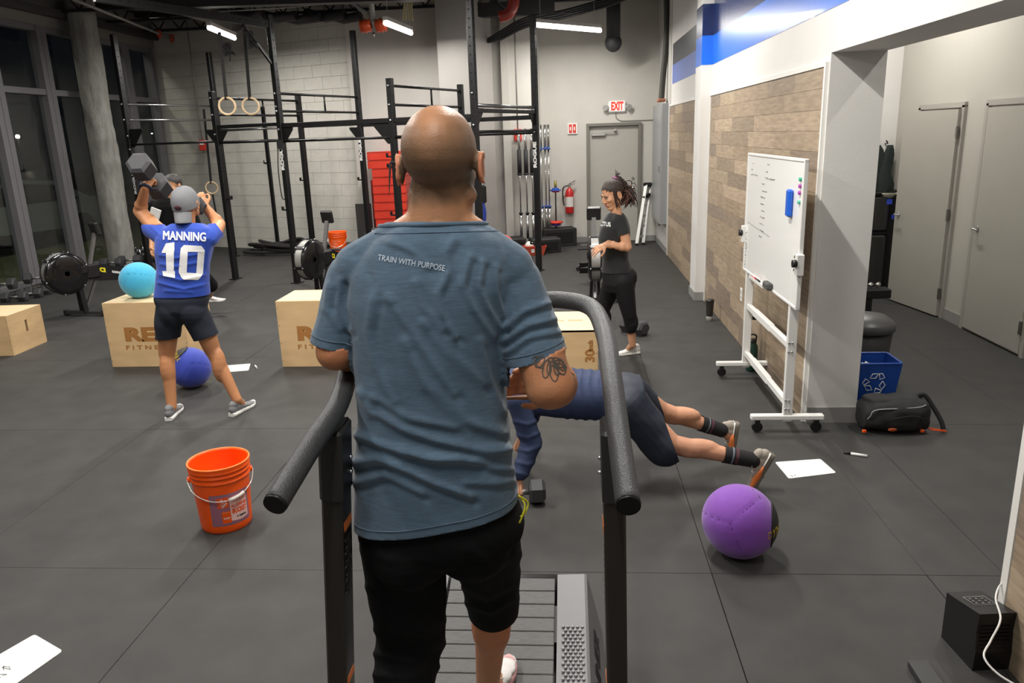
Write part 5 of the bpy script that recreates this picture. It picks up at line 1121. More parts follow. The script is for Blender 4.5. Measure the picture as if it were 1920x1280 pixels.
# ================================================================== PEOPLE
def proj_np(co):
    v_ = (co - CO) @ RC; return 960 - FPX * v_[:, 0] / v_[:, 2], 640 + FPX * v_[:, 1] / v_[:, 2]
def basis(fwd, up=(0, 0, 1)):
    f = V(fwd).normalized(); x = f.cross(V(up)).normalized(); u = x.cross(f).normalized(); return Matrix((x, f, u)).transposed()
def head(b, c, R, s=1., ears=True, nose=True, female=False):
    c = V(c); L = lambda x, y, z: c + R @ (V((x, y, z)) * s); R4 = R.to_4x4()
    E = lambda x, y, z, rx, ry, rz, RR=None: b.ball(L(x, y, z), (rx * s, ry * s, rz * s), 24, R4 if RR is None else R4 @ RR)
    E(0, -.014, .032, .077, .097, .086); E(0, .022, -.022, .066, .075, .088)
    b.cap(L(-.052, .0, -.062), L(-.016, .066, -.097), .022 * s, .019 * s); b.cap(L(.052, .0, -.062), L(.016, .066, -.097), .022 * s, .019 * s)
    E(0, .066, -.096, .026, .022, .020); E(0, .055, -.06, .045, .038, .035)
    for k in (-1, 1): E(k * .036, .062, -.022, .026, .026, .022); E(k * .030, .083, .022, .024, .012, .009)
    if nose:
        b.cap(L(0, .094, .010), L(0, .110, -.026), .008 * s, .011 * s); E(.010, .102, -.033, .009, .010, .007); E(-.010, .102, -.033, .009, .010, .007)
        b.cap(L(-.018, .088, -.060), L(.018, .088, -.060), .0065 * s, .0065 * s); b.cap(L(-.015, .087, -.069), L(.015, .087, -.069), .007 * s, .007 * s)
    if ears:
        for k in (-1, 1):
            RR = Matrix.Rotation(k * -.35, 4, 'Z') @ Matrix.Rotation(.15, 4, 'X')
            E(k * .083, -.006, -.010, .007, .018, .032, RR); pts = [L(k * (.086 + .004 * abs(math.sin(a))), -.008 - .019 * math.cos(a), -.008 + .031 * math.sin(a)) for a in [-1.4 + 4.0 * i / 10 for i in range(11)]]
            for i in range(10): b.cap(pts[i], pts[i + 1], .0048 * s, .0048 * s, 8)
    return L
def face_parts(c, R, s, root, brow='2a1c14', lips='a8604f', closed=.5):
    c = V(c); L = lambda x, y, z: c + R @ (V((x, y, z)) * s); R4 = R.to_4x4()
    for k in (-1, 1):
        MB().ball(L(k * .031, .0800, .004), (.0125 * s, .011 * s, .0085 * s), 14, R4).build('eye', mat('eye white', 'cfc8c0', .2), root); MB().ball(L(k * .030, .0895, .001), (.0052 * s, .003 * s, .0052 * s), 10, R4).build('iris', mat('iris', '1c120c', .15), root)
        MB().cap(L(k * .019, .092, .008), L(k * .043, .083, .008), .0036 * s, .003 * s, 8).build('eyelid', mat('lash dark', '2a1d18', .6), root)
        MB().cap(L(k * .014, .0965, .024), L(k * .045, .085, .029), .0036 * s, .0026 * s, 8).build('eyebrow', mat('brow ' + brow, brow, .8), root)
    MB().cap(L(-.017, .0935, -.060), L(.017, .0935, -.060), .0042 * s, .0042 * s, 10).cap(L(-.013, .0935, -.069), L(.013, .0935, -.069), .005 * s, .005 * s, 10).build('lips', mat('lips ' + lips, lips, .45), root)
def hand(b, w_, fdir, pn, side=1, curl=(.5, .7, .5), s=1., spread=.0, thumb=True):
    """palm and five fingers; pn is the way the palm faces; side picks the thumb's side"""
    w_, f, p = V(w_), V(fdir).normalized(), V(pn); p = (p - f * p.dot(f)).normalized(); lat = f.cross(p) * side
    for i, (o_, L_, kn) in enumerate(((.030, .070, .088), (.010, .078, .092), (-.011, .073, .088), (-.031, .058, .080))):
        a = w_ + lat * (o_ * .55 * s); k0 = w_ + f * (kn * s) + lat * (o_ * s); b.cap(a, k0, .0135 * s, .0115 * s, 12)
        d = (f + lat * spread * (1.5 - i) * .3).normalized(); q = k0; ang = 0.; r_ = .0092 * s
        for j, (fr_, cu) in enumerate(((.44, curl[0]), (.32, curl[1]), (.24, curl[2]))):
            ang += cu; dd = d * math.cos(ang) + p * math.sin(ang); q2 = q + dd * (L_ * fr_ * s); b.cap(q, q2, r_, r_ * .92, 12); q = q2; r_ *= .92
    b.ball(w_ + f * .045 * s + p * .006 * s, (.030 * s, .030 * s, .030 * s), 14)
    if thumb:
        t0 = w_ + f * .018 * s + lat * .022 * s; t1 = t0 + (f * .55 + lat * .65 + p * .4).normalized() * .045 * s; t2 = t1 + (f * .75 + lat * .1 + p * .6).normalized() * .032 * s; t3 = t2 + (f * .8 - lat * .2 + p * .5).normalized() * .026 * s
        b.cap(t0, t1, .014 * s, .0115 * s, 12).cap(t1, t2, .0108 * s, .0098 * s, 12).cap(t2, t3, .0098 * s, .008 * s, 12)
def hexrgb(h): return np.array([int(h[i:i + 2], 16) / 255 for i in (0, 2, 4)])
def skinmat(name): return mat(name, 'b08060', .48, var=.05, vscale=25, bump=.12, bscale=220, attr='Col', spec=.4)
def shoe(heel, toe, up, upper, sole, root, w_=.048, hgt=.095, accent=None, laces=True, collar=None, name='shoe'):
    """trainer: heel and toe are points on the ground side of the sole"""
    heel, toe = V(heel), V(toe); f = (toe - heel).normalized(); Ln = (toe - heel).length; u = (V(up) - f * V(up).dot(f)).normalized(); x = f.cross(u).normalized(); k = Ln / .29
    L = lambda a, b_, c_: heel + x * a * k + f * b_ * k + u * c_ * k
    b = MB()
    for (yy, wd, h0, h1) in ((.03, .030, .02, .085), (.07, .033, .02, .095), (.11, .034, .02, .075), (.15, .038, .02, .060), (.19, .043, .02, .048), (.23, .043, .02, .040), (.262, .034, .02, .034)):
        b.ball(L(0, yy, (h0 + h1) / 2), ((wd) * k, .04 * k, (h1 - h0) / 2 * k * 1.15), 18, Matrix((x, f, u)).transposed().to_4x4())
    b.ball(L(0, .045, .085), (.031 * k, .045 * k, .030 * k), 18, Matrix((x, f, u)).transposed().to_4x4())
    me = blob(b, .004, 4); sh = link_mesh(name, shift(me, root), upper, root)
    b = MB(); secs = []
    out = [(0, .026), (.02, .034), (.07, .036), (.12, .034), (.17, .040), (.22, .046), (.26, .038), (.28, .024), (.29, .008)]
    b.loft([(L(0, yy, .013 + (.012 if yy > .25 else 0) * (yy - .25) / .04), x * wd * k, u * .014 * k) for yy, wd in out], 20, 5.); b.build('sole', sole, sh)
    if accent: MB().loft([(L(s_ * .0, yy, .032), x * (wd + .002) * k, u * .004 * k) for s_, yy, wd in ((0, .0, .026), (0, .02, .034), (0, .07, .036), (0, .12, .034))], 20, 5.).build('heel_stripe', accent, sh)
    if laces:
        b = MB()
        for i in range(5): yy = .115 + .019 * i; zt = .088 - .0105 * i; b.tube([L(-.022, yy - .004, zt - .010), L(0, yy, zt + .001), L(.022, yy - .004, zt - .010)], .0028 * k, 6)
        b.tube(smooth_path([L(.0, .11, .09), L(-.025, .10, .11), L(-.04, .12, .09), L(-.005, .115, .09), L(.03, .10, .108), L(.04, .125, .09)], 4), .0022 * k, 5); b.build('laces', mat('lace', 'd9d6d0', .7), sh)
    return sh
def drape(name, vs_, fs, ctr, Y0, bvh, m, root, lift=.0018):
    """print laid on cloth or skin; vs_ are 2D, mapped onto the surface along one fixed direction"""
    d = V(ray(*ctr)).normalized(); return project(name, vs_, fs, lambda q: P(q[0], q[1], Y0) - d * .4, d, bvh, m, root, root, lift)
def cut_limb(me, cp, n_, rad, length=.45, pred=None):
    cp, n_ = V(cp), V(n_).normalized(); bm = bmesh.new(); bm.from_mesh(me)
    def hit(q, m=0.):
        d = q - cp; s_ = d.dot(n_); return -m < s_ < length and (d - n_ * s_).length < rad + m and (pred is None or pred(q))
    fs = [f for f in bm.faces if hit(f.calc_center_median(), .02)]; vq = {v_ for f in fs for v_ in f.verts}; es = {e for f in fs for e in f.edges}
    bmesh.ops.bisect_plane(bm, geom=list(vq) + list(es) + fs, plane_co=cp, plane_no=n_)
    bmesh.ops.delete(bm, geom=[f for f in bm.faces if hit(f.calc_center_median())], context='FACES')
    bm.to_mesh(me); bm.free(); me.polygons.foreach_set('use_smooth', [True] * len(me.polygons))
def tuck(o, bvhs, root, m=.009):
    """draw the skin in under the cloth wherever it would show through; the skin beyond an open hem stays"""
    off = root.location; co = [v_.co + off for v_ in o.data.vertices]
    for _ in range(3):
        for bv_, kd in bvhs:
            for i_, q in enumerate(co):
                h = bv_.find_nearest(q, .07)
                if h[0] is None: continue
                if kd is not None:
                    e_ = kd.find(q)
                    if e_[2] is not None and e_[2] < h[3] * 1.12 + .005: continue
                if (q - h[0]).dot(h[1]) > -m: co[i_] = h[0] - h[1] * m
    for v_, q in zip(o.data.vertices, co): v_.co = q - off
    o.data.update()
def cloth_of(me, root=None):
    """search tree of a garment and of its open edges, in world coordinates"""
    from mathutils.kdtree import KDTree
    bm = bmesh.new(); bm.from_mesh(me); ev = {v_ for e in bm.edges if e.is_boundary for v_ in e.verts}
    kd = None
    if ev:
        kd = KDTree(len(ev))
        for k_, v_ in enumerate(ev): kd.insert(v_.co + (root.location if root else V()), k_)
        kd.balance()
    bm.free(); return (bvh_of(me, root), kd)
def bvh_of(me, root=None):
    co = [tuple((v_.co + (root.location if root else V()))) for v_ in me.vertices]; return BVHTree.FromPolygons(co, [tuple(p.vertices) for p in me.polygons])
def seg_dist(px, py, pl):
    best = np.full(px.shape, 1e9)
    for (x0, y0), (x1, y1) in zip(pl[:-1], pl[1:]):
        dx, dy = x1 - x0, y1 - y0; t_ = np.clip(((px - x0) * dx + (py - y0) * dy) / (dx * dx + dy * dy), 0, 1); best = np.minimum(best, np.hypot(px - x0 - t_ * dx, py - y0 - t_ * dy))
    return best
def arm_muscle(b, sh, el, wr, r=(.055, .045, .042, .030)):
    sh, el, wr = V(sh), V(el), V(wr); b.cap(sh, el, r[0], r[1]); b.cap(el, wr, r[2], r[3]); m = sh.lerp(el, .5); b.ball(m, (r[0] * .95,) * 3, 16); b.ball(el.lerp(wr, .25), (r[2] * 1.08,) * 3, 16)
# ---------------------------------------------------------------- the man on the treadmill
root = thing('person', 'bald man walking on the treadmill in a slate blue shirt and black shorts', 'person', (-.28, 1.8, .2))
YC = 1.73
def PS(px, py, dy=0.): return P(px, py, YC + dy)
b = MB(); hc = V(PS(827, 322)); hc.z -= .0; Rh = basis((.06, 1, -.05))
hs = 1.07
HL = head(b, PS(827, 309) - V((0, 0, .0)), Rh, hs)
b.cap(PS(823, 455, .0), PS(828, 358, .02), .076, .073); b.cap(PS(823, 440, .03), PS(826, 380, .05), .060, .055)
for k, px in ((-1, 700), (1, 945)): b.cap(PS(824 + k * 18, 415), PS(px, 485, .0), .045, .045)
tor = [(470, 705, 945, .07), (520, 672, 975, .09), (620, 672, 950, .105), (700, 682, 945, .11), (800, 690, 950, .11), (900, 690, 955, .115), (990, 690, 962, .12)]
def torso_secs(rows, dy=0., kd=1., Yc=None):
    o_ = []
    for (py, xl, xr, hd) in rows:
        a, c_ = P(xl, py, (Yc or YC)), P(xr, py, (Yc or YC)); o_.append(((a + c_) / 2 + V((0, dy, 0)), (c_ - a) / 2, V((0, hd * kd, 0))))
    return o_
b.loft(torso_secs(tor, .0), 28, 2.3)
shL, elL, wrL = PS(664, 525, .02), PS(629, 658, -.02), PS(705, 668, .24)
shR, elR, wrR = PS(968, 535, .02), PS(1031, 722, -.07), PS(1052, 716, .24)
arm_muscle(b, shL, elL, wrL, (.054, .047, .044, .030)); arm_muscle(b, shR, elR, wrR, (.056, .056, .056, .034))
b.ball(shR.lerp(elR, .62) + V((.005, -.005, 0)), (.062, .058, .07), 18); b.ball(elR + V((0, -.004, -.004)), (.058, .05, .052), 18)
hand(b, wrR, (-1, .05, .05), (0, -1, 0), -1, (.35, .6, .4), 1.05); hand(b, wrL, (1, .1, 0), (0, -1, 0), 1, (.5, .7, .5), 1.05)
hipL, knL, anL = PS(748, 985, .03), P(768, 1195, 1.80), V((-.47, 1.50, .315))
hipR, knR, anR = PS(912, 985, .03), P(925, 1112, 1.95), P(914, 1288, 2.03)
b.cap(hipL, knL, .085, .058).cap(knL, anL, .056, .036).ball(knL.lerp(anL, .3) + V((0, -.02, 0)), (.056, .056, .09), 16)
b.cap(hipR, knR, .085, .060).cap(knR, anR, .057, .036).ball(knR.lerp(anR, .3) + V((0, -.012, 0)), (.060, .058, .10), 16)
toeR = V((anR.x + .055, anR.y + .20, dz(anR.y + .20) + .012)); heelR = V((anR.x - .02, anR.y - .075, dz(anR.y) + .014))
b.cap(anR, heelR.lerp(toeR, .6) + V((0, 0, .03)), .035, .025); b.cap(anL, anL + V((.01, .09, -.06)), .035, .025)
body = blob(b, .0052, 5)
def pm(co):
    c_ = np.tile(hexrgb('b98561'), (len(co), 1)); hl = hc
    px, py = proj_np(co); z = co[:, 2]
    # stubble over scalp and nape
    nz = npn(co, 45) * .07 + npn(co, 14, 3) * .06
    q = (co - np.array(HL(0, 0, 0))) @ np.array(Rh) / hs; z = co[:, 2]
    ishead = (q[:, 2] > -.13) & (np.abs(q[:, 0]) < .11)
    dens = .26 + .44 * np.clip((.10 - q[:, 2]) / .11, 0, 1) + .18 * np.clip(np.abs(q[:, 0]) / .08, 0, 1)
    thin = .30 * np.exp(-((q[:, 0] / .04) ** 2 + ((q[:, 2] - .08) / .05) ** 2))
    fade = np.clip((q[:, 2] + .088 + nz * .2) / .05, 0, 1); front = np.clip((q[:, 1] - .045) / .02, 0, 1)
    a = np.clip((dens - thin + nz) * fade * (1 - front) * ishead, 0, .88)[:, None]
    tat = np.clip(np.exp(-(((px - 1036) / 26) ** 2 + ((py - 684) / 17) ** 2) ** 2) * (.5 + npn(co, 60, 4)) * (co[:, 1] < YC), 0, .5)[:, None]; c_ = c_ * (1 - tat) + hexrgb('5a5650') * tat
    ear = (np.abs((co - np.array(HL(0, 0, 0))) @ np.array(Rh)[:, 0]) > .082 * hs) & (q[:, 2] < .03) & ishead
    a[ear] = 0
    c_ = c_ * (1 - a) + hexrgb('574839') * a
    c_[ear] = hexrgb('c98364')
    red = (1 - ishead.astype(float)) * np.clip(.5 + npn(co, 9, 5), 0, 1) * .12
    return c_ + np.stack([red * .3, -red * .2, -red * .25], 1)
paint(body, pm); bv = bvh_of(body); shift(body, root); bo_ = link_mesh('body', body, skinmat('tan skin'), root); face_parts(PS(827, 309), Rh, hs, root)
# shirt
FOLDS = [([(676, 735), (699, 773), (750, 803), (813, 824), (889, 841), (965, 842)], 9, .007), ([(670, 815), (708, 832), (750, 845), (796, 858), (855, 856)], 9, .007), ([(664, 868), (708, 860), (750, 877), (813, 906), (880, 930)], 9, .008),
         ([(758, 843), (822, 862), (881, 862), (957, 835)], 10, .005), ([(868, 858), (920, 875), (978, 882)], 9, .005), ([(668, 905), (720, 890), (790, 925)], 8, .005), ([(729, 558), (779, 626), (830, 702), (853, 735)], 9, .006),
         ([(779, 529), (796, 579), (830, 617)], 7, .005), ([(838, 516), (822, 550), (830, 588), (855, 630)], 7, .006), ([(881, 482), (868, 533), (890, 579), (927, 630)], 7, .006), ([(906, 490), (898, 537), (918, 580), (940, 612)], 7, .006),
         ([(930, 500), (930, 545), (944, 590)], 7, .005), ([(945, 615), (982, 583), (1030, 567)], 6, .006), ([(942, 640), (986, 611), (1040, 598)], 6, .006), ([(948, 660), (990, 632), (1048, 622)], 6, .004), ([(700, 560), (690, 620), (705, 690), (740, 750)], 9, .004),
         ([(620, 535), (612, 580), (640, 615)], 7, .005), ([(640, 525), (632, 570), (655, 620)], 6, .005), ([(760, 640), (800, 720), (870, 790), (940, 812)], 11, .006), ([(700, 745), (760, 782), (850, 800)], 8, .004), ([(900, 640), (915, 700), (945, 770)], 9, .004),
         ([(735, 455), (770, 470), (800, 500)], 8, .004), ([(850, 450), (835, 475), (842, 505)], 8, .004), ([(660, 470), (690, 500), (700, 530)], 9, -.003), ([(795, 605), (840, 660), (905, 720)], 9, .005), ([(870, 905), (930, 905), (975, 895)], 8, .004)]
# valleys between neighbouring ridges
for (pl, w__, a__) in list(FOLDS): FOLDS.append(([(x + w__ * 1.5, y + w__ * 1.6) for x, y in pl], w__ * .8, -a__ * .55))
def shirt_disp(co, no):
    px, py = proj_np(co); back = np.clip(-no[:, 1] * 1.6 + .35, 0, 1); d = np.zeros(len(co))
    for pl, w__, a__ in FOLDS: d += 1.35 * a__ * np.exp(-(seg_dist(px, py, pl) / w__) ** 2)
    d = d * back + npn(co * np.array([1, 1, .7]), 7, 2) * .006 + npn(co, 18, 6) * .0022
    return co + no * d[:, None]
rows = [(410, 768, 884, .075), (425, 735, 912, .085), (445, 702, 942, .098), (475, 674, 966, .108), (510, 656, 972, .120), (560, 654, 962, .130), (640, 664, 950, .132), (700, 668, 946, .132), (780, 675, 952, .132), (860, 672, 962, .138), (930, 672, 970, .143), (1010, 668, 975, .15)]
b = MB(); b.loft(torso_secs(rows), 40, 2.5)
sL0, sL1 = PS(660, 522, .01), PS(624, 668, -.01); sR0, sR1 = PS(964, 532, .01), PS(1010, 700, -.03)
b.cap(sL0, sL1, .058, .060); b.cap(sR0, sR1, .066, .081)
for k, a, c_ in ((0, (800, 432), (678, 502)), (1, (850, 437), (950, 505))): b.cap(PS(*a), PS(*c_), .06, .062)
hn = V((0, 0, -1)); h0 = PS(668, 972); h1 = PS(978, 930); hx = (h1 - h0); nrm_h = V((hx.z, 0, -hx.x)); nrm_h = nrm_h if nrm_h.z < 0 else -nrm_h
aL = (sL1 - sL0).normalized(); aR = (sR1 - sR0).normalized()
cutL = PS(621, 640, 0); cutR = PS(1004, 667, -.02); aL = V((-.22, 0, -1)).normalized(); nR = V((.26, -.05, -.96)).normalized()
shirt = blob(b, .0052, 4, cuts=((h0, nrm_h), (PS(824, 415), (0, .12, 1))), disp=shirt_disp)
cut_limb(shirt, cutL, aL, .095, .3, lambda q: q.x < PS(662, 640).x); cut_limb(shirt, cutR, nR, .11, .3, lambda q: q.x > PS(952, 640).x)
sv = bvh_of(shirt); sc_ = cloth_of(shirt); shift(shirt, root)
M_sh = mat('heathered slate cotton', '4d6479', .85, var=.16, vscale=60, stretch=(.5, .5, 3.5), bump=.25, bscale=400, sheen=.25, detail=6)
so = link_mesh('shirt', shirt, M_sh, root); sm_ = so.modifiers.new('t', 'SOLIDIFY'); sm_.thickness = .0025; sm_.offset = -1
# hem stitching, sleeve hems and collar band
def ring_on(bvh, c_, n_, r_, up=.0035, cnt=60, nm='hem', mm=None, rr=.0022, off=.012):
    x, y, z = frame(n_); pts = []
    for k in range(cnt):
        a = 2 * PI * k / cnt; d_ = x * math.cos(a) + y * math.sin(a); hit = bvh.ray_cast(V(c_) - V(n_).normalized() * off + d_ * r_, -d_)
        if hit[0] is not None and (hit[0] - V(c_)).length < r_: pts.append(hit[0] + d_ * .0006)
    if len(pts) > 8: MB().tube(pts, rr, 6, close=True).build(nm, mm or M_sh, root)
hc_ = (h0 + h1) / 2
ring_on(sv, hc_, nrm_h, .35, nm='hem_seam', off=.022, rr=.0016); ring_on(sv, cutL, aL, .10, nm='sleeve_hem', off=.02, rr=.0016); ring_on(sv, cutR, nR, .105, nm='sleeve_hem', off=.022, rr=.0016)
ring_on(sv, PS(824, 416), V((0, .12, 1)), .15, nm='collar', off=.006, rr=.006); ring_on(sv, PS(824, 422), V((0, .12, 1)), .16, nm='collar_seam', off=.016, rr=.0016)
vs_, fs = glyphs('TRAIN WITH PURPOSE', 1., .01, sub=.2); xs_ = [q.x for q in vs_]; k_ = 128 / (max(xs_) - min(xs_))
drape('lettering', [(771 + q.x * k_ + (q.y) * 2.4, 493 + q.x * k_ * .165 - q.y * 15.5) for q in vs_], fs, (771, 493), 1.60, sv, mat('shirt print', 'b9c6d4', .7), root, .0022)
# tattoo lines on the upper arm
ink = mat('tattoo ink', '4b4640', .6)
def ribbon(pl, w__):
    v_, f_ = [], []; pl = [V((x, y, 0)) for x, y in pl]
    for i, p in enumerate(pl):
        t_ = (pl[min(i + 1, len(pl) - 1)] - pl[max(i - 1, 0)]).normalized(); n_ = V((-t_.y, t_.x, 0)) * w__ / 2; v_ += [tuple(p + n_), tuple(p - n_)]
    return v_, [(2 * i, 2 * i + 1, 2 * i + 3, 2 * i + 2) for i in range(len(pl) - 1)]
def petal(cx, cy, ax_, L_, wd, n_=12):
    c, s = math.cos(ax_), math.sin(ax_); return [(cx + (L_ * (.5 - .5 * math.cos(a))) * c - wd * math.sin(a) * s, cy + (L_ * (.5 - .5 * math.cos(a))) * s + wd * math.sin(a) * c) for a in [2 * PI * k / n_ for k in range(n_ + 1)]]
tv, tf = [], []
for pl in (petal(1018, 655, 2.1, 24, 8), petal(1028, 662, 1.75, 34, 7), petal(1036, 664, 1.45, 38, 8), petal(1044, 662, 1.1, 30, 8), petal(1012, 658, 2.6, 16, 6), petal(1036, 660, .6, 26, 7), petal(1030, 668, 1.6, 20, 4), petal(1040, 670, 1.3, 22, 4), petal(1046, 668, .9, 18, 4), [(1046, 688), (1058, 690), (1070, 686), (1078, 692)], petal(1042, 672, 3.9, 18, 6), petal(1040, 676, 5.2, 14, 5), [(1004, 668), (1010, 676), (1020, 678)], [(1056, 668), (1062, 676), (1060, 686)]):
    v_, f_ = ribbon(pl, 2.1); n_ = len(tv); tv += v_; tf += [tuple(i + n_ for i in f) for f in f_]
tv = [(x, 12 + y) for x, y, *_ in [tuple(q) for q in tv]]
drape('tattoo', tv, tf, (1030, 680), 1.66, bv, ink, root, .0012)
# shorts
b = MB()
prow = [(930, 690, 965, .12), (975, 674, 983, .135), (1000, 676, 980, .135), (1020, 700, 955, .12), (1040, 760, 900, .08)]
b.loft(torso_secs(prow), 36, 2.4)
b.cap(PS(756, 1005, .02), P(764, 1120, 1.76), .112, .103).cap(P(766, 1120, 1.76), knL + V((.005, 0, 0)), .103, .094).cap(knL, knL.lerp(anL, .50), .092, .074)
b.cap(PS(898, 1000, .03), P(920, 1070, 1.88), .108, .086).cap(P(921, 1070, 1.88), P(925, 1150, 1.97), .086, .074)
b.ball(PS(770, 1020, -.03), (.11, .11, .11), 18); b.ball(PS(885, 1015, -.02), (.10, .10, .10), 18)
def sdisp(co, no):
    px, py = proj_np(co); d = np.zeros(len(co))
    for pl, w__, a__ in (([(700, 1180), (760, 1195), (830, 1160)], 8, .005), ([(705, 1225), (770, 1240), (828, 1205)], 8, .006), ([(705, 1265), (760, 1272), (820, 1250)], 8, .006), ([(690, 1100), (740, 1095), (800, 1105)], 9, .004), ([(870, 1100), (915, 1118), (965, 1095)], 7, .005), ([(872, 1130), (920, 1145), (966, 1120)], 7, .005), ([(685, 1030), (730, 1050)], 9, .004), ([(880, 1030), (930, 1060), (975, 1040)], 9, .004)): d += a__ * np.exp(-(seg_dist(px, py, pl) / w__) ** 2)
    return co + no * (d + npn(co, 9, 3) * .005)[:, None]
cR_ = P(925, 1146, 1.965); nRk = (anR - knR).normalized() + V((.12, 0, .1)); nRk.normalize()
cL_ = knL.lerp(anL, .42); nLk = (anL - knL).normalized()
pants = blob(b, .006, 14, disp=sdisp)
cut_limb(pants, cR_, nRk, .15, .4, lambda q: q.x > -.33); cut_limb(pants, cL_, nLk, .15, .4, lambda q: q.x < -.3)
pv0 = cloth_of(pants); shift(pants, root)
po = link_mesh('shorts', pants, mat('black cotton', '0c0c0e', .9, bump=.3, bscale=300, spec=.2), root); sm_ = po.modifiers.new('t', 'SOLIDIFY'); sm_.thickness = .003; sm_.offset = -1
tuck(bo_, (sc_, pv0), root)
MB().tube(smooth_path([PS(972, 928, -.08), PS(984, 945, -.09), PS(980, 965, -.10), PS(974, 980, -.10)], 5), .0022, 6).tube(smooth_path([PS(974, 930, -.09), PS(990, 942, -.08), PS(984, 962, -.09), PS(976, 968, -.10)], 5), .0022, 6).build('drawstring', mat('yellow cord', 'c9c42a', .6), root)
M_wsh = mat('white mesh shoe', 'dedcda', .6, bump=.2, bscale=200); M_wsole = mat('white sole', 'e8e7e4', .5)
shoe(heelR, toeR, (0, 0, 1), M_wsh, mat('pink sole edge', 'd8a6a8', .5), root)
hL2 = V((anL.x, anL.y - .085, anL.z - .055)); shoe(hL2, V((anL.x + .005, anL.y + .175, dz(1.68) + .012)), (0, .3, 1), M_wsh, M_wsole, root)
# ---------------------------------------------------------------- the man in the blue jersey
root = thing('person', 'man in a grey backward cap and blue number 10 jersey lifting a dumbbell', 'person', G(380, 785)); root.location.z = 0
YJ = 5.28
def PJ(px, py, dy=0.): return P(px, py, YJ + dy)
b = MB(); Rj = basis((.06, 1, .30)); hcj = PJ(350, 382, .02); JL = head(b, hcj, Rj, 1.0)
b.cap(PJ(350, 425, .01), PJ(350, 392, .01), .060, .055)
jr = [(432, 305, 393, .07), (450, 298, 397, .10), (490, 303, 385, .10), (530, 303, 382, .10), (570, 300, 384, .105), (595, 305, 382, .10)]
b.loft(torso_secs(jr, Yc=YJ), 24, 2.3)
s1, e1, w1 = PJ(296, 432, .02), PJ(262, 396, .14), PJ(273, 352, .04)
s2, e2, w2 = PJ(399, 440, .03), PJ(411, 420, .24), PJ(385, 388, .20)
arm_muscle(b, s1, e1, w1, (.058, .046, .044, .030)); arm_muscle(b, s2, e2, w2, (.056, .045, .043, .030))
dA, dB = PJ(263, 310, -.02), PJ(299, 352, .24); dax = (dB - dA).normalized(); hcn = (dA + dB) / 2
toc = (V((0, 0, CAMH)) - hcn).normalized(); fh = (hcn - w1).normalized()
hand(b, w1 + fh * .0, (hcn - w1).normalized() + V((0, .15, 0)), V((0, 1, .1)), 1, (.9, 1.2, .8), 1.0)
hand(b, w2, V((-.4, .1, .8)), V((-.3, 1, 0)), -1, (.9, 1.2, .8), 1.0)
hp1, kn1, an1 = PJ(318, 575, .0), PJ(313, 662, .03), PJ(322, 762, -.03)
hp2, kn2, an2 = PJ(366, 575, .0), PJ(398, 655, .06), PJ(444, 748, .03)
for hp, kn, an in ((hp1, kn1, an1), (hp2, kn2, an2)):
    b.cap(hp, kn, .088, .060).cap(kn, an, .055, .036).ball(kn.lerp(an, .30) + V((0, -.010, 0)), (.054, .056, .14), 18)
g1h, g1t = G(316, 789), G(338, 765); g2h, g2t = G(434, 781), G(477, 757)
b.cap(an1, g1h.lerp(g1t, .5) + V((0, 0, .05)), .036, .025).cap(an2, g2h.lerp(g2t, .5) + V((0, 0, .05)), .036, .025)
me = blob(b, .0055, 10); paint(me, lambda co: np.tile(hexrgb('c4885f'), (len(co), 1)) * (1 + npn(co, 6)[:, None] * .10)); jbody = link_mesh('body', shift(me, root), skinmat('tan skin'), root)
b = MB(); rj = [(416, 328, 376, .065), (427, 308, 394, .085), (445, 293, 404, .105), (470, 294, 396, .12), (500, 298, 390, .12), (530, 295, 390, .12), (548, 292, 391, .122), (565, 290, 392, .122)]
b.loft(torso_secs(rj, Yc=YJ), 36, 2.5); b.cap(PJ(306, 444, .01), PJ(272, 418, .10), .072, .074).cap(PJ(392, 444, .01), PJ(413, 424, .16), .068, .068)
def jd(co, no):
    px, py = proj_np(co); d = np.zeros(len(co))
    for pl, w__, a__ in (([(300, 515), (340, 525), (385, 515)], 3, .006), ([(298, 530), (345, 542), (388, 532)], 3, .006), ([(302, 495), (330, 500), (380, 490)], 3, .005), ([(300, 478), (330, 484), (382, 474)], 3, .005), ([(310, 545), (360, 548)], 3, .004), ([(400, 450), (390, 470), (388, 500)], 4, .006), ([(285, 425), (300, 440)], 3, .006)): d += a__ * np.exp(-(seg_dist(px, py, pl) / w__) ** 2)
    return co + no * (d + npn(co, 8, 2) * .006)[:, None]
js = blob(b, .006, 4, cuts=((PJ(340, 553), (0, 0, -1)), (PJ(350, 419), (0, .15, 1))), disp=jd)
cut_limb(js, PJ(276, 424, .06), (-.93, .25, .05), .13, .3); cut_limb(js, PJ(410, 428, .12), (.72, .45, .45), .13, .3)
jv = bvh_of(js); jc_ = cloth_of(js); shift(js, root)
jo = link_mesh('jersey', js, mat('royal blue cotton', '2348b0', .75, var=.05, vscale=10, bump=.15, bscale=300, sheen=.2), root); sm_ = jo.modifiers.new('t', 'SOLIDIFY'); sm_.thickness = .003; sm_.offset = -1
M_jw = mat('jersey white', 'f0f0f0', .6)
def dmap(vs_, cx, cy, wd, ht, sl=0.):
    xs_ = [q.x for q in vs_]; ys_ = [q.y for q in vs_]; kx = wd / (max(xs_) - min(xs_)); ky = ht / (max(ys_) - min(ys_)); mx_, my_ = (max(xs_) + min(xs_)) / 2, (max(ys_) + min(ys_)) / 2
    return [(cx + (q.x - mx_) * kx, cy - (q.y - my_) * ky + (q.x - mx_) * kx * sl) for q in vs_]
vs_, fs = glyphs('MANNING', 1., .03, sub=.14); drape('name_lettering', dmap(vs_, 346, 442.5, 81, 17, .045), fs, (346, 443), 5.17, jv, M_jw, root, .008)
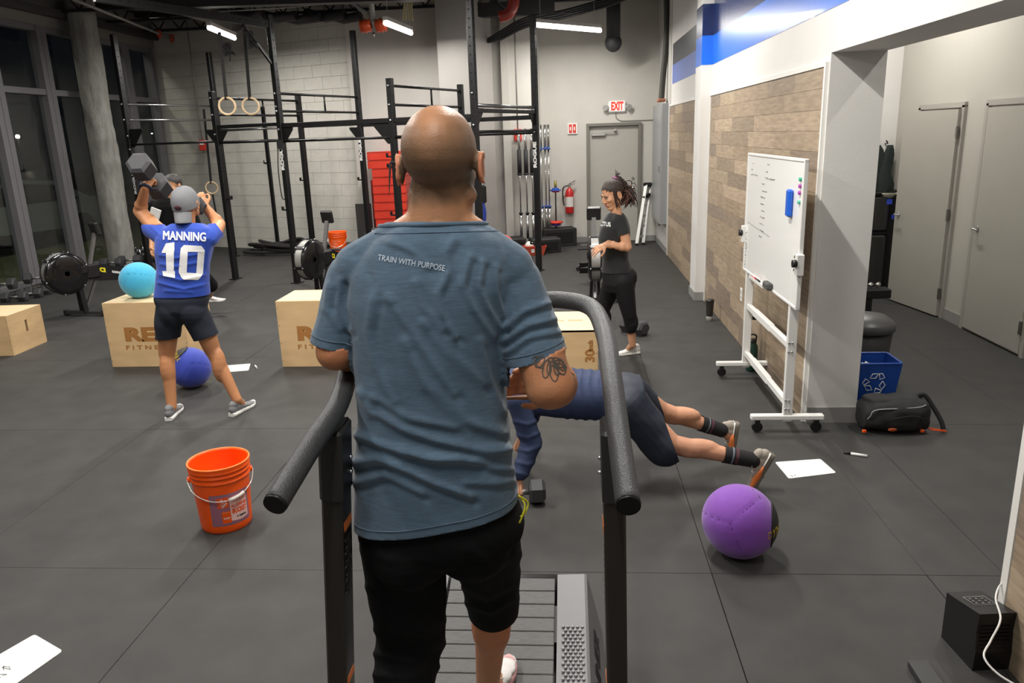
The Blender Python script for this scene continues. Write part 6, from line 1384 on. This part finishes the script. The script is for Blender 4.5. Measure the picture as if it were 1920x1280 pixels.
def grid_poly(rects, n_=5):
    v_, f_ = [], []
    for quad in rects:
        o_ = len(v_)
        for i in range(n_ + 1):
            for j in range(n_ + 1):
                u, w__ = i / n_, j / n_; x = (1 - u) * (1 - w__) * quad[0][0] + u * (1 - w__) * quad[1][0] + u * w__ * quad[2][0] + (1 - u) * w__ * quad[3][0]; y = (1 - u) * (1 - w__) * quad[0][1] + u * (1 - w__) * quad[1][1] + u * w__ * quad[2][1] + (1 - u) * w__ * quad[3][1]; v_.append((x, y))
        f_ += [(o_ + i * (n_ + 1) + j, o_ + (i + 1) * (n_ + 1) + j, o_ + (i + 1) * (n_ + 1) + j + 1, o_ + i * (n_ + 1) + j + 1) for i in range(n_) for j in range(n_)]
    return v_, f_
one = [[(311, 456), (327, 454), (327, 468), (304, 470)], [(304, 470), (327, 468), (326, 474), (303, 474)], [(311, 474), (326, 474), (326, 508), (312, 508)], [(304, 508), (328, 508), (328, 521), (306, 517)]]
zero = [[(345, 459), (378, 461), (384, 468), (339, 465)], [(339, 465), (384, 468), (384, 472), (338, 472)], [(338, 472), (352, 472), (350, 512), (335, 510)], [(371, 473), (384, 472), (381, 513), (368, 513)], [(335, 510), (381, 513), (375, 522), (340, 520)], [(340, 520), (375, 522), (371, 525), (344, 524)]]
for nm, rs in (('number_one', one), ('number_zero', zero)):
    v_, f_ = grid_poly(rs); drape(nm, v_, f_, (345, 490), 5.16, jv, M_jw, root, .004)
b = MB(); rs = [(545, 295, 387, .115), (560, 292, 390, .125), (580, 298, 386, .12), (592, 312, 372, .09)]
b.loft(torso_secs(rs, Yc=YJ), 30, 2.4); b.cap(PJ(318, 582), PJ(313, 648, .02), .102, .084).cap(PJ(363, 582), PJ(393, 645, .04), .104, .088).ball(PJ(324, 582, -.01), (.105, .115, .13), 20).ball(PJ(362, 582, -.01), (.105, .115, .13), 20)
jsh = blob(b, .006, 14, disp=lambda co, no: co + no * (npn(co, 9, 4) * .007)[:, None]);
xm = PJ(345, 630).x; cut_limb(jsh, PJ(314, 632, .02), (0, 0, -1), .16, .3, lambda q: q.x < xm); cut_limb(jsh, PJ(391, 630, .04), (.25, 0, -1), .16, .3, lambda q: q.x >= xm)
tuck(jbody, (jc_, cloth_of(jsh)), root)
o = link_mesh('shorts', shift(jsh, root), mat('navy shorts', '1b2230', .8, bump=.15, bscale=300), root); sm_ = o.modifiers.new('t', 'SOLIDIFY'); sm_.thickness = .003; sm_.offset = -1
M_gsh = mat('grey mesh shoe', '77787a', .7, bump=.3, bscale=260)
shoe(g1h, g1h + (g1t - g1h).normalized() * .285, (0, 0, 1), M_gsh, M_wsole, root); shoe(g2h, g2h + (g2t - g2h).normalized() * .285, (0, 0, 1), M_gsh, M_wsole, root)
# cap worn backward
M_cap = mat('grey cap twill', '75767a', .85, bump=.2, bscale=250); cc_ = JL(0, -.012, .030)
b = MB(); secs = []
Rj4 = Rj.to_4x4()
prof = [(1., -.42), (1.0, -.2), (.985, 0), (.90, .38), (.72, .68), (.45, .88), (.15, .98), (0, 1.)]
vv = []; nn_ = 36
for (r_, h_) in prof:
    for k in range(nn_):
        a = 2 * PI * k / nn_; vv.append(cc_ + Rj @ V((math.cos(a) * .090 * r_, math.sin(a) * .110 * r_, .104 * h_)))
b.add(vv, [(i * nn_ + k, i * nn_ + (k + 1) % nn_, (i + 1) * nn_ + (k + 1) % nn_, (i + 1) * nn_ + k) for i in range(len(prof) - 1) for k in range(nn_)], True); co_ = b.build('cap', M_cap, root)
b = MB(); vv = []; n1, n2 = 16, 6
for lay in (0, .004):
    for j in range(n2 + 1):
        for i in range(n1 + 1):
            a = -PI / 2 + (i / n1 - .5) * 1.75; t_ = j / n2; x = math.cos(a) * .088 * (1 - .08 * t_); y = math.sin(a) * .108 - t_ * .040 * (math.cos((i / n1 - .5) * 2.2)) ** .5; z = -.040 - t_ * .068 - .018 * ((i / n1 - .5) * 2) ** 2 - lay
            vv.append(cc_ + Rj @ V((x, y, z)))
m1 = (n1 + 1) * (n2 + 1); fs = [(l * m1 + j * (n1 + 1) + i, l * m1 + j * (n1 + 1) + i + 1, l * m1 + (j + 1) * (n1 + 1) + i + 1, l * m1 + (j + 1) * (n1 + 1) + i) for l in (0, 1) for j in range(n2) for i in range(n1)] + [(n2 * (n1 + 1) + i, n2 * (n1 + 1) + i + 1, m1 + n2 * (n1 + 1) + i + 1, m1 + n2 * (n1 + 1) + i) for i in range(n1)]
b.add(vv, fs, True).build('brim', mat('cap brim grey', '828386', .85), root); MB().ball(cc_ + Rj @ V((0, 0, .105)), (.008, .008, .005), 10).build('cap_button', M_cap, root)
b = MB(); b.ball(cc_ + Rj @ V((0, -.108, -.012)), (.028, .006, .018), 14, Rj4).build('cap_logo', mat('dark red stitch', '4a2a30', .8), root)
b = MB(); x, y, z = frame(fh); b.tube([w1 + (x * math.cos(a) + y * math.sin(a)) * .036 for a in [2 * PI * k / 20 for k in range(20)]], .011, 8, close=True).build('wristband', mat('navy band', '1f2a44', .6), root)
def db_between(a, b_, lab, r=.085):
    a, b_ = V(a), V(b_); ax_ = (b_ - a).normalized(); L_ = (b_ - a).length; R = ax_.to_track_quat('X', 'Z').to_matrix().to_4x4(); gp = .13; hd = (L_ - gp) / 2 + .05
    return dumbbell((a + b_) / 2, lab, r, hd, gp, R=R)
db_between(dA, dB, 'heavy hex dumbbell raised overhead by the man in the blue jersey', .088)
db_between(PJ(368, 386, .14), PJ(362, 388, .44), 'hex dumbbell held at the far shoulder of the man in the blue jersey', .072)
# ---------------------------------------------------------------- the man behind him
root = thing('person', 'dark haired man in a black shirt half hidden behind the jersey man', 'person', (-3.75, 7.9, 0))
YB = 7.7
def PB(px, py, dy=0.): return P(px, py, YB + dy)
b = MB(); fwd = V((-.25, -1, -.1)); Rb = basis(fwd); hb = PB(323, 349, 0); BLc = head(b, hb, Rb, 1.0)
b.cap(PB(322, 388, .02), PB(320, 362, .02), .058, .054); r0x = PB(322, 395)
b.loft([(V((r0x.x, YB, z)), V((w__, 0, 0)), V((0, d__, 0))) for z, w__, d__ in ((1.46, .10, .07), (1.40, .17, .10), (1.25, .17, .11), (1.05, .15, .11), (.92, .16, .11), (.82, .15, .11))], 24, 2.3)
sx_ = r0x.x
b.cap((sx_ - .18, YB, 1.40), (sx_ - .22, YB - .02, 1.12), .052, .042).cap((sx_ - .22, YB - .02, 1.12), (sx_ - .16, YB - .2, .98), .04, .028).cap((sx_ + .18, YB, 1.40), (sx_ + .23, YB + .02, 1.12), .052, .042).cap((sx_ + .23, YB + .02, 1.12), (sx_ + .22, YB - .1, .88), .04, .028)
hand(b, (sx_ - .16, YB - .2, .98), (.3, -.6, -.7), (1, 0, 0), 1); hand(b, (sx_ + .22, YB - .1, .88), (0, -.3, -1), (-1, 0, 0), -1)
ft = P(398, 566, 8.75)
b.cap((sx_ - .09, YB, .86), (sx_ - .1, YB - .03, .48), .085, .058).cap((sx_ - .1, YB - .03, .48), (sx_ - .1, YB + .05, .09), .054, .036).cap((sx_ + .09, YB, .86), (sx_ + .16, YB + .3, .50), .085, .058).cap((sx_ + .16, YB + .3, .50), V((ft.x - .0, ft.y - .05, ft.z + .09)), .054, .036)
me = blob(b, .006, 5); paint(me, lambda co: np.tile(hexrgb('c08c66'), (len(co), 1))); bbody = link_mesh('body', shift(me, root), skinmat('tan skin'), root); face_parts(hb, Rb, 1.0, root)
def hair_shell(c_, R, s, root, col, rx=.0815, ry=.102, rz=.093, hairline=.045, nape=-.06, name='hair', amp=.003):
    b = MB(); b.ball(V(c_) + R @ V((0, -.014 * s, .032 * s)), (rx * s, ry * s, rz * s), 40, R.to_4x4()); me = b.mesh(name); bm = bmesh.new(); bm.from_mesh(me)
    Ri = R.transposed(); dele = []
    for v_ in bm.verts:
        l = Ri @ (v_.co - V(c_)) / s
        if l.y > .012 + l.z * 1.05 or l.z < nape: dele.append(v_)
        else: v_.co += (v_.co - V(c_)).normalized() * noise.noise(v_.co * 60) * amp
    bmesh.ops.delete(bm, geom=dele, context='VERTS'); bm.to_mesh(me); bm.free(); o = link_mesh(name, shift(me, root), mat('hair ' + col, col, .5, var=.35, vscale=60, stretch=(1, 1, .3), bump=.6, bscale=150), root); return o
hair_shell(hb, Rb, 1.0, root, '1d1613')
b = MB(); b.loft([(V((sx_, YB, z)), V((w__, 0, 0)), V((0, d__, 0))) for z, w__, d__ in ((1.475, .09, .07), (1.43, .16, .10), (1.38, .19, .12), (1.25, .185, .13), (1.05, .17, .13), (.90, .175, .13))], 30, 2.4).cap((sx_ - .18, YB, 1.39), (sx_ - .21, YB - .01, 1.2), .062, .062).cap((sx_ + .18, YB, 1.39), (sx_ + .22, YB + .01, 1.2), .062, .062)
bsh = blob(b, .008, 3); bsv = (bvh_of(bsh), None); link_mesh('shirt', shift(bsh, root), MATS['black cotton'], root); 0
b = MB(); b.loft([(V((sx_, YB, z)), V((w__, 0, 0)), V((0, .125, 0))) for z, w__ in ((.95, .165), (.85, .18), (.78, .18))], 26, 2.4).cap((sx_ - .09, YB, .82), (sx_ - .1, YB - .02, .46), .095, .082).cap((sx_ + .09, YB, .82), (sx_ + .16, YB + .28, .50), .095, .082); link_mesh('shorts', shift(blob(b, .008, 3), root), MATS['black cotton'], root)
shoe((sx_ - .1, YB + .13, .0), (sx_ - .12, YB - .15, 0), (0, 0, 1), M_wsh, M_wsole, root); shoe(ft - V((.12, .0, 0)), ft + V((.15, .03, 0)), (0, 0, 1), M_wsh, M_wsole, root)
o = MB().box(PB(291, 400, -.16), (.10, .02, .10), rotm('Y', .4)).build('towel', M_wsh, root); o['label'] = 'small white cloth'
# ---------------------------------------------------------------- the man in plank
root = thing('person', 'man in plank in a navy long sleeved top and dark shorts behind the treadmill', 'person', (.3, 4.2, 0))
YP = 4.2
shc, hpc = P(965, 728, YP), P(1178, 745, YP)
b = MB(); Rp = basis((-1, 0, -.35), (-.3, 0, 1)); hp_ = shc + V((-.27, 0, -.0)); head(b, hp_, Rp, 1.0); b.cap(shc + V((-.08, 0, .0)), hp_ + V((.04, 0, 0)), .06, .055)
ux = (hpc - shc).normalized()
def alongp(t_): return shc.lerp(hpc, t_)
b.loft([(alongp(t_), V((0, w__, 0)), V((0, 0, d__))) for t_, w__, d__ in ((-.1, .12, .07), (0, .18, .10), (.3, .18, .11), (.6, .15, .10), (.85, .16, .11), (1.05, .15, .10))], 24, 2.3)
nw, fw_ = V((-.30, 3.90, .135)), V((-.32, 4.52, .135))
nel, fel = P(996, 828, 3.98), V((-.22, 4.46, .36)); ns, fs_ = V((shc.x + .03, 4.0, shc.z - .01)), V((shc.x, 4.4, shc.z))
b.cap(ns, nel, .052, .042).cap(nel, nw, .040, .028).cap(fs_, fel, .052, .042).cap(fel, fw_, .040, .028)
hand(b, nw, (0, -.2, -1), (.2, -1, 0), 1, (1.0, 1.2, .8), .95); hand(b, fw_, (0, -.2, -1), (.2, -1, 0), 1, (1.0, 1.2, .8), .95)
kN, aN = P(1258, 832, 4.05), P(1412, 862, 4.03); kF, aF = P(1236, 768, 4.42), P(1352, 806, 4.48)
hN, hF = V((hpc.x, 4.08, hpc.z - .01)), V((hpc.x, 4.33, hpc.z))
for hh, kk, aa in ((hN, kN, aN), (hF, kF, aF)):
    b.cap(hh, kk, .086, .060).cap(kk, aa, .056, .037).ball(kk.lerp(aa, .30) + V((0, 0, .002)), (.14, .055, .057), 16)
b.cap(aN, P(1428, 892, 4.03), .030, .018).cap(aF, P(1378, 830, 4.5), .030, .018)
me = blob(b, .006, 10); paint(me, lambda co: np.tile(hexrgb('c79173'), (len(co), 1)) * (1 + npn(co, 8)[:, None] * .10)); plb = link_mesh('body', shift(me, root), skinmat('tan skin'), root)
hair_shell(hp_, Rp, 1.0, root, '1d1613')
b = MB(); b.loft([(alongp(t_), V((0, w__, 0)), V((0, 0, d__))) for t_, w__, d__ in ((-.14, .10, .07), (-.06, .17, .105), (.1, .215, .125), (.35, .215, .13), (.6, .195, .125), (.8, .19, .125), (1.0, .185, .12))], 32, 2.4)
b.cap(ns, nel, .066, .060).cap(nel, nw.lerp(nel, .12), .060, .045).cap(fs_, fel, .066, .06).cap(fel, fw_.lerp(fel, .12), .06, .045)
def pd(co, no):
    px, py = proj_np(co); d = np.zeros(len(co))
    for k in range(7):
        x0 = 1060 + k * 17; d += .006 * np.exp(-(seg_dist(px, py, [(x0, 670), (x0 - 8, 720), (x0 + 5, 790)]) / 4) ** 2)
    for yy in (790, 815, 840, 865, 885): d += .006 * np.exp(-(seg_dist(px, py, [(965, yy), (990, yy + 6), (1010, yy - 3)]) / 4) ** 2)
    return co + no * (d + npn(co, 8, 9) * .008)[:, None]
psh = blob(b, .006, 4, disp=pd); psv = cloth_of(psh)
link_mesh('shirt', shift(psh, root), mat('navy jersey cloth', '2c3858', .85, var=.12, vscale=30, bump=.2, bscale=300), root)
b = MB(); b.loft([(alongp(t_), V((0, w__, 0)), V((0, 0, d__))) for t_, w__, d__ in ((.86, .18, .125), (1.0, .19, .135), (1.12, .18, .13))], 30, 2.4)
b.cap(hN, kN + V((-.03, .0, -.02)), .118, .110).cap(hF, kF + V((-.03, 0, 0)), .112, .082).cap(hN + V((0, 0, -.02)), hN.lerp(kN, .75) + V((0, -.01, -.04)), .11, .10)
psd = blob(b, .006, 4, disp=lambda co, no: co + no * (npn(co, 7, 4) * .010 + npn(co, 18, 1) * .003)[:, None]); cut_limb(psd, kN + V((.012, 0, 0)), (1, 0, .35), .2, .3, lambda q: q.y < 4.24); cut_limb(psd, kF + V((.02, 0, 0)), (1, 0, .35), .2, .3, lambda q: q.y >= 4.24)
pv = bvh_of(psd); pc_ = cloth_of(psd); o = link_mesh('shorts', shift(psd, root), mat('dark navy nylon', '1c2433', .65, var=.05), root); sm_ = o.modifiers.new('t', 'SOLIDIFY'); sm_.thickness = .003; sm_.offset = -1
v_, f_ = ribbon([(1206, 860), (1209, 864), (1213, 860), (1217, 853)], 2.2); tuck(plb, (psv, pc_), root)
drape('logo', v_, f_, (1211, 860), 3.95, pv, WHITE, root, .003)
M_sock = mat('black sock', '19181a', .85)
for kk, aa in ((kN, aN), (kF, aF)):
    f0 = .64 if kk is kN else .66; s0 = kk.lerp(aa, f0); so_ = MB().cyl(s0, aa, .049, .043, 24, cap=False).ball(aa, (.044, .044, .044), 16).build('sock', M_sock, root)
    MB().cyl(kk.lerp(aa, f0 + .09), kk.lerp(aa, f0 + .11), .0492, .0488, 24, cap=False).build('sock_stripe', mat('grey knit', '6d7480', .8), so_); MB().cyl(kk.lerp(aa, f0 + .13), kk.lerp(aa, f0 + .17), .0485, .048, 24, cap=False).build('sock_pattern', mat('maroon knit', '4c2a34', .8, var=.5, vscale=90), so_)
M_psh = mat('stone mesh shoe', 'a39a8f', .75, bump=.3, bscale=260); M_psole = mat('brown grey sole', '6e665c', .6); M_pac = mat('orange accent', 'e07a3c', .5)
for (h_, t_, Y_) in (((1452, 852), (1414, 926), 4.03), ((1386, 792), (1376, 852), 4.50)):
    H_, T_ = P(*h_, Y_), P(*t_, Y_); T_.z = max(T_.z, .012); d_ = T_ - H_
    sh = shoe(H_, H_ + d_.normalized() * max(.27, d_.length), (-1, 0, .35), M_psh, M_psole, root, accent=M_wsole)
    k2 = d_.normalized(); MB().loft([(H_ + k2 * yy + V((-.035, -.036 - .004 * (yy > .15), .005)), V((.014 * w__, 0, 0)), V((0, .006, 0))) for yy, w__ in ((.07, .3), (.11, 1.1), (.15, 1.5), (.19, 1.0), (.22, .3))], 12, 2).build('accent_panel', M_pac, sh)
# ---------------------------------------------------------------- the woman in black
root = thing('person', 'woman with a dark ponytail in a black tee and black leggings by the rowing machine', 'person', (.5, 6.77, 0))
YW = 6.75
def PW(px, py, dy=0.): return P(px, py, YW + dy)
b = MB(); fw = V((-1, -.55, -.42)); Rw = basis(fw); hw = PW(1149, 364, 0); WL = head(b, hw, Rw, 1.03, female=True)
b.cap(PW(1157, 408, .0), PW(1153, 382, .0), .048, .046)
wr_ = [(408, 1140, 1172, .13), (425, 1130, 1174, .15), (450, 1127, 1172, .14), (480, 1134, 1172, .12), (505, 1134, 1182, .14), (530, 1136, 1186, .15)]
b.loft(torso_secs(wr_, Yc=YW, kd=.9), 24, 2.2)
ws, we, wwr = PW(1164, 415, -.14), PW(1176, 463, -.16), PW(1136, 459, -.22)
arm_muscle(b, ws, we, wwr, (.048, .040, .038, .025)); hand(b, wwr, V((-.95, -.05, -.45)), V((.3, .6, -.6)), 1, (.25, .35, .25), .92, spread=.5)
ws2, we2, ww2 = PW(1150, 415, .16), PW(1154, 466, .2), PW(1140, 500, .12)
arm_muscle(b, ws2, we2, ww2, (.046, .038, .036, .025)); hand(b, ww2, V((-.1, -.1, -1)), V((0, -1, 0)), -1, (.3, .4, .3), .92)
wh1, wk1, wa1 = PW(1168, 528, -.08), PW(1180, 590, -.08), PW(1186, 646, -.02); wh2, wk2, wa2 = PW(1150, 528, .1), PW(1130, 580, .14), PW(1136, 640, .2)
for hh, kk, aa in ((wh1, wk1, wa1), (wh2, wk2, wa2)): b.cap(hh, kk, .080, .050).cap(kk, aa, .046, .031).ball(kk.lerp(aa, .3) + V((.012, 0, 0)), (.05, .048, .08), 14)
gh1, gt1 = G(1199, 662), G(1155, 667); gh2 = V((wa2.x + .06, wa2.y, 0)); gt2 = gh2 + V((-.24, -.03, 0))
b.cap(wa1, gh1.lerp(gt1, .5) + V((0, 0, .05)), .031, .022).cap(wa2, gh2.lerp(gt2, .5) + V((0, 0, .05)), .031, .022)
me = blob(b, .0045, 4); paint(me, lambda co: np.tile(hexrgb('cc9877'), (len(co), 1)) * (1 + npn(co, 10)[:, None] * .05)); wbody = link_mesh('body', shift(me, root), skinmat('tan skin'), root)
face_parts(hw, Rw, 1.03, root, '3a261c', 'a5604f')
hair_shell(hw, Rw, 1.03, root, '2e201a', .083, .104, .094, hairline=.05, nape=-.05, amp=.004)
knot = WL(0, -.075, .118); MB().ball(WL(0, -.055, .085), (.045, .05, .05), 18, Rw.to_4x4()).build('hair_bun', mat('hair 2e201a', '2e201a', .5), root)
MB().lathe([(.016, -.014), (.032, -.010), (.036, 0), (.032, .010), (.016, .014)], WL(0, -.066, .108), 16, tuple(Rw @ V((0, -.6, .8)))).build('scrunchie', mat('magenta scrunchie', 'c24aa0', .7, bump=.8, bscale=120), root)
# ponytail swinging out behind: strands
b = MB(); bt = MB(); rnd = random.Random(5)
for k in range(170):
    sp = V((rnd.gauss(0, .010), rnd.gauss(0, .010), rnd.gauss(0, .007))); s2_ = V((rnd.gauss(0, .020), rnd.gauss(0, .026), rnd.gauss(0, .024))); s3 = V((rnd.gauss(0, .026), rnd.gauss(0, .032), rnd.gauss(0, .030)))
    a, m_, e_ = knot, PW(1170, 350, .03), PW(1172 + rnd.uniform(-8, 12), 377 + rnd.uniform(-6, 6), .04)
    path = smooth_path([a + sp * .6, PW(1162, 338, .02) + sp * 1.4, m_ + s2_ * .8, PW(1178, 366, .05) + s3, e_ + s3 + V((rnd.uniform(-.03, .05), 0, rnd.uniform(-.03, .02)))], 4)
    rr = [.0042] * (len(path) - 4) + [.0036, .003, .002, .001]
    if rnd.random() < .45:
        cut = len(path) // 2 + 1; b.tube(path[:cut + 1], rr[0], 5); bt.tube(path[cut:], rr[cut:], 5)
    else: b.tube(path, rr, 5)
for k in range(5): b.tube(smooth_path([knot, knot + V((.0 + .008 * k, 0, .03)), knot + V((-.006 + .012 * k, 0, .07 - .01 * k))], 4), [.005, .005, .004, .004, .003, .003, .002, .002, .001], 5)
b.build('ponytail', mat('hair strands', '30211b', .45), root); bt.build('ponytail_tips', mat('hair tips', '6b4334', .5), root)
b = MB()
for k in range(14): o_ = rnd.uniform(-.03, .03); b.tube(smooth_path([WL(-.074 + .0 * k, .02 + o_ * .5, .03), WL(-.083, .025 + o_ * .6, -.02), WL(-.078, .018 + o_, -.07 - rnd.uniform(0, .04))], 4), .0022, 4)
b.build('loose_strands', MATS['hair strands'], root)
M_bt = mat('black tee', '17191b', .85, bump=.15, bscale=300, sheen=.15)
b = MB(); wt = [(396, 1147, 1165, .06), (402, 1140, 1172, .11), (411, 1133, 1177, .16), (425, 1125, 1181, .18), (445, 1121, 1181, .175), (465, 1124, 1178, .16), (485, 1129, 1178, .15), (505, 1128, 1186, .165), (520, 1128, 1190, .17)]
b.loft(torso_secs(wt, Yc=YW, kd=.92), 32, 2.3).cap(ws + V((-.01, .03, .01)), ws.lerp(we, .62), .060, .056).cap(ws2, ws2.lerp(we2, .62), .056, .056)
wtd = blob(b, .005, 4, cuts=((PW(1157, 399), (0.1, 0, 1)), (PW(1157, 508), (0, 0, -1))), disp=lambda co, no: co + no * (npn(co, 11, 4) * .006)[:, None]);
for s_, e_, pr in ((ws, we, lambda q: q.x > PW(1158, 440).x), (ws2, we2, lambda q: q.y > YW + .12)): cut_limb(wtd, s_.lerp(e_, .50), e_ - s_, .075, .12, pr)
wv = bvh_of(wtd); wc_ = cloth_of(wtd); o = link_mesh('shirt', shift(wtd, root), M_bt, root); sm_ = o.modifiers.new('t', 'SOLIDIFY'); sm_.thickness = .0025; sm_.offset = -1
vs_, fs = glyphs('INVICTUS', 1., .02, sub=.15); vm_ = dmap(vs_, 1127, 419, 36, 8.5, .10); drape('lettering', vm_, fs, (1130, 419), 6.62, wv, WHITE, root, .003)
b = MB(); wl = [(495, 1131, 1180, .13), (510, 1128, 1188, .16), (530, 1130, 1192, .175), (545, 1136, 1190, .15)]
b.loft(torso_secs(wl, Yc=YW, kd=.92), 30, 2.2)
for hh, kk, aa in ((wh1, wk1, wa1), (wh2, wk2, wa2)): b.cap(hh, kk, .098, .064).cap(kk, kk.lerp(aa, .60), .062, .046).ball(kk.lerp(aa, .25) + V((.012, 0, 0)), (.062, .058, .10), 14)
b.ball(PW(1180, 520, -.03), (.07, .10, .09), 16)
wld = blob(b, .005, 8)
for hh, kk, aa in ((wh1, wk1, wa1), (wh2, wk2, wa2)):
    cut_limb(wld, kk.lerp(aa, .55), aa - kk, .12, .3)
tuck(wbody, (wc_, cloth_of(wld)), root, .005)
o = link_mesh('leggings', shift(wld, root), mat('black lycra', '17171a', .7, spec=.25), root); sm_ = o.modifiers.new('t', 'SOLIDIFY'); sm_.thickness = .002; sm_.offset = -1
shoe(gh1, gh1 + (gt1 - gh1).normalized() * .245, (0, 0, 1), M_wsh, M_wsole, root); shoe(gh2, gt2, (0, 0, 1), M_wsh, M_wsole, root)
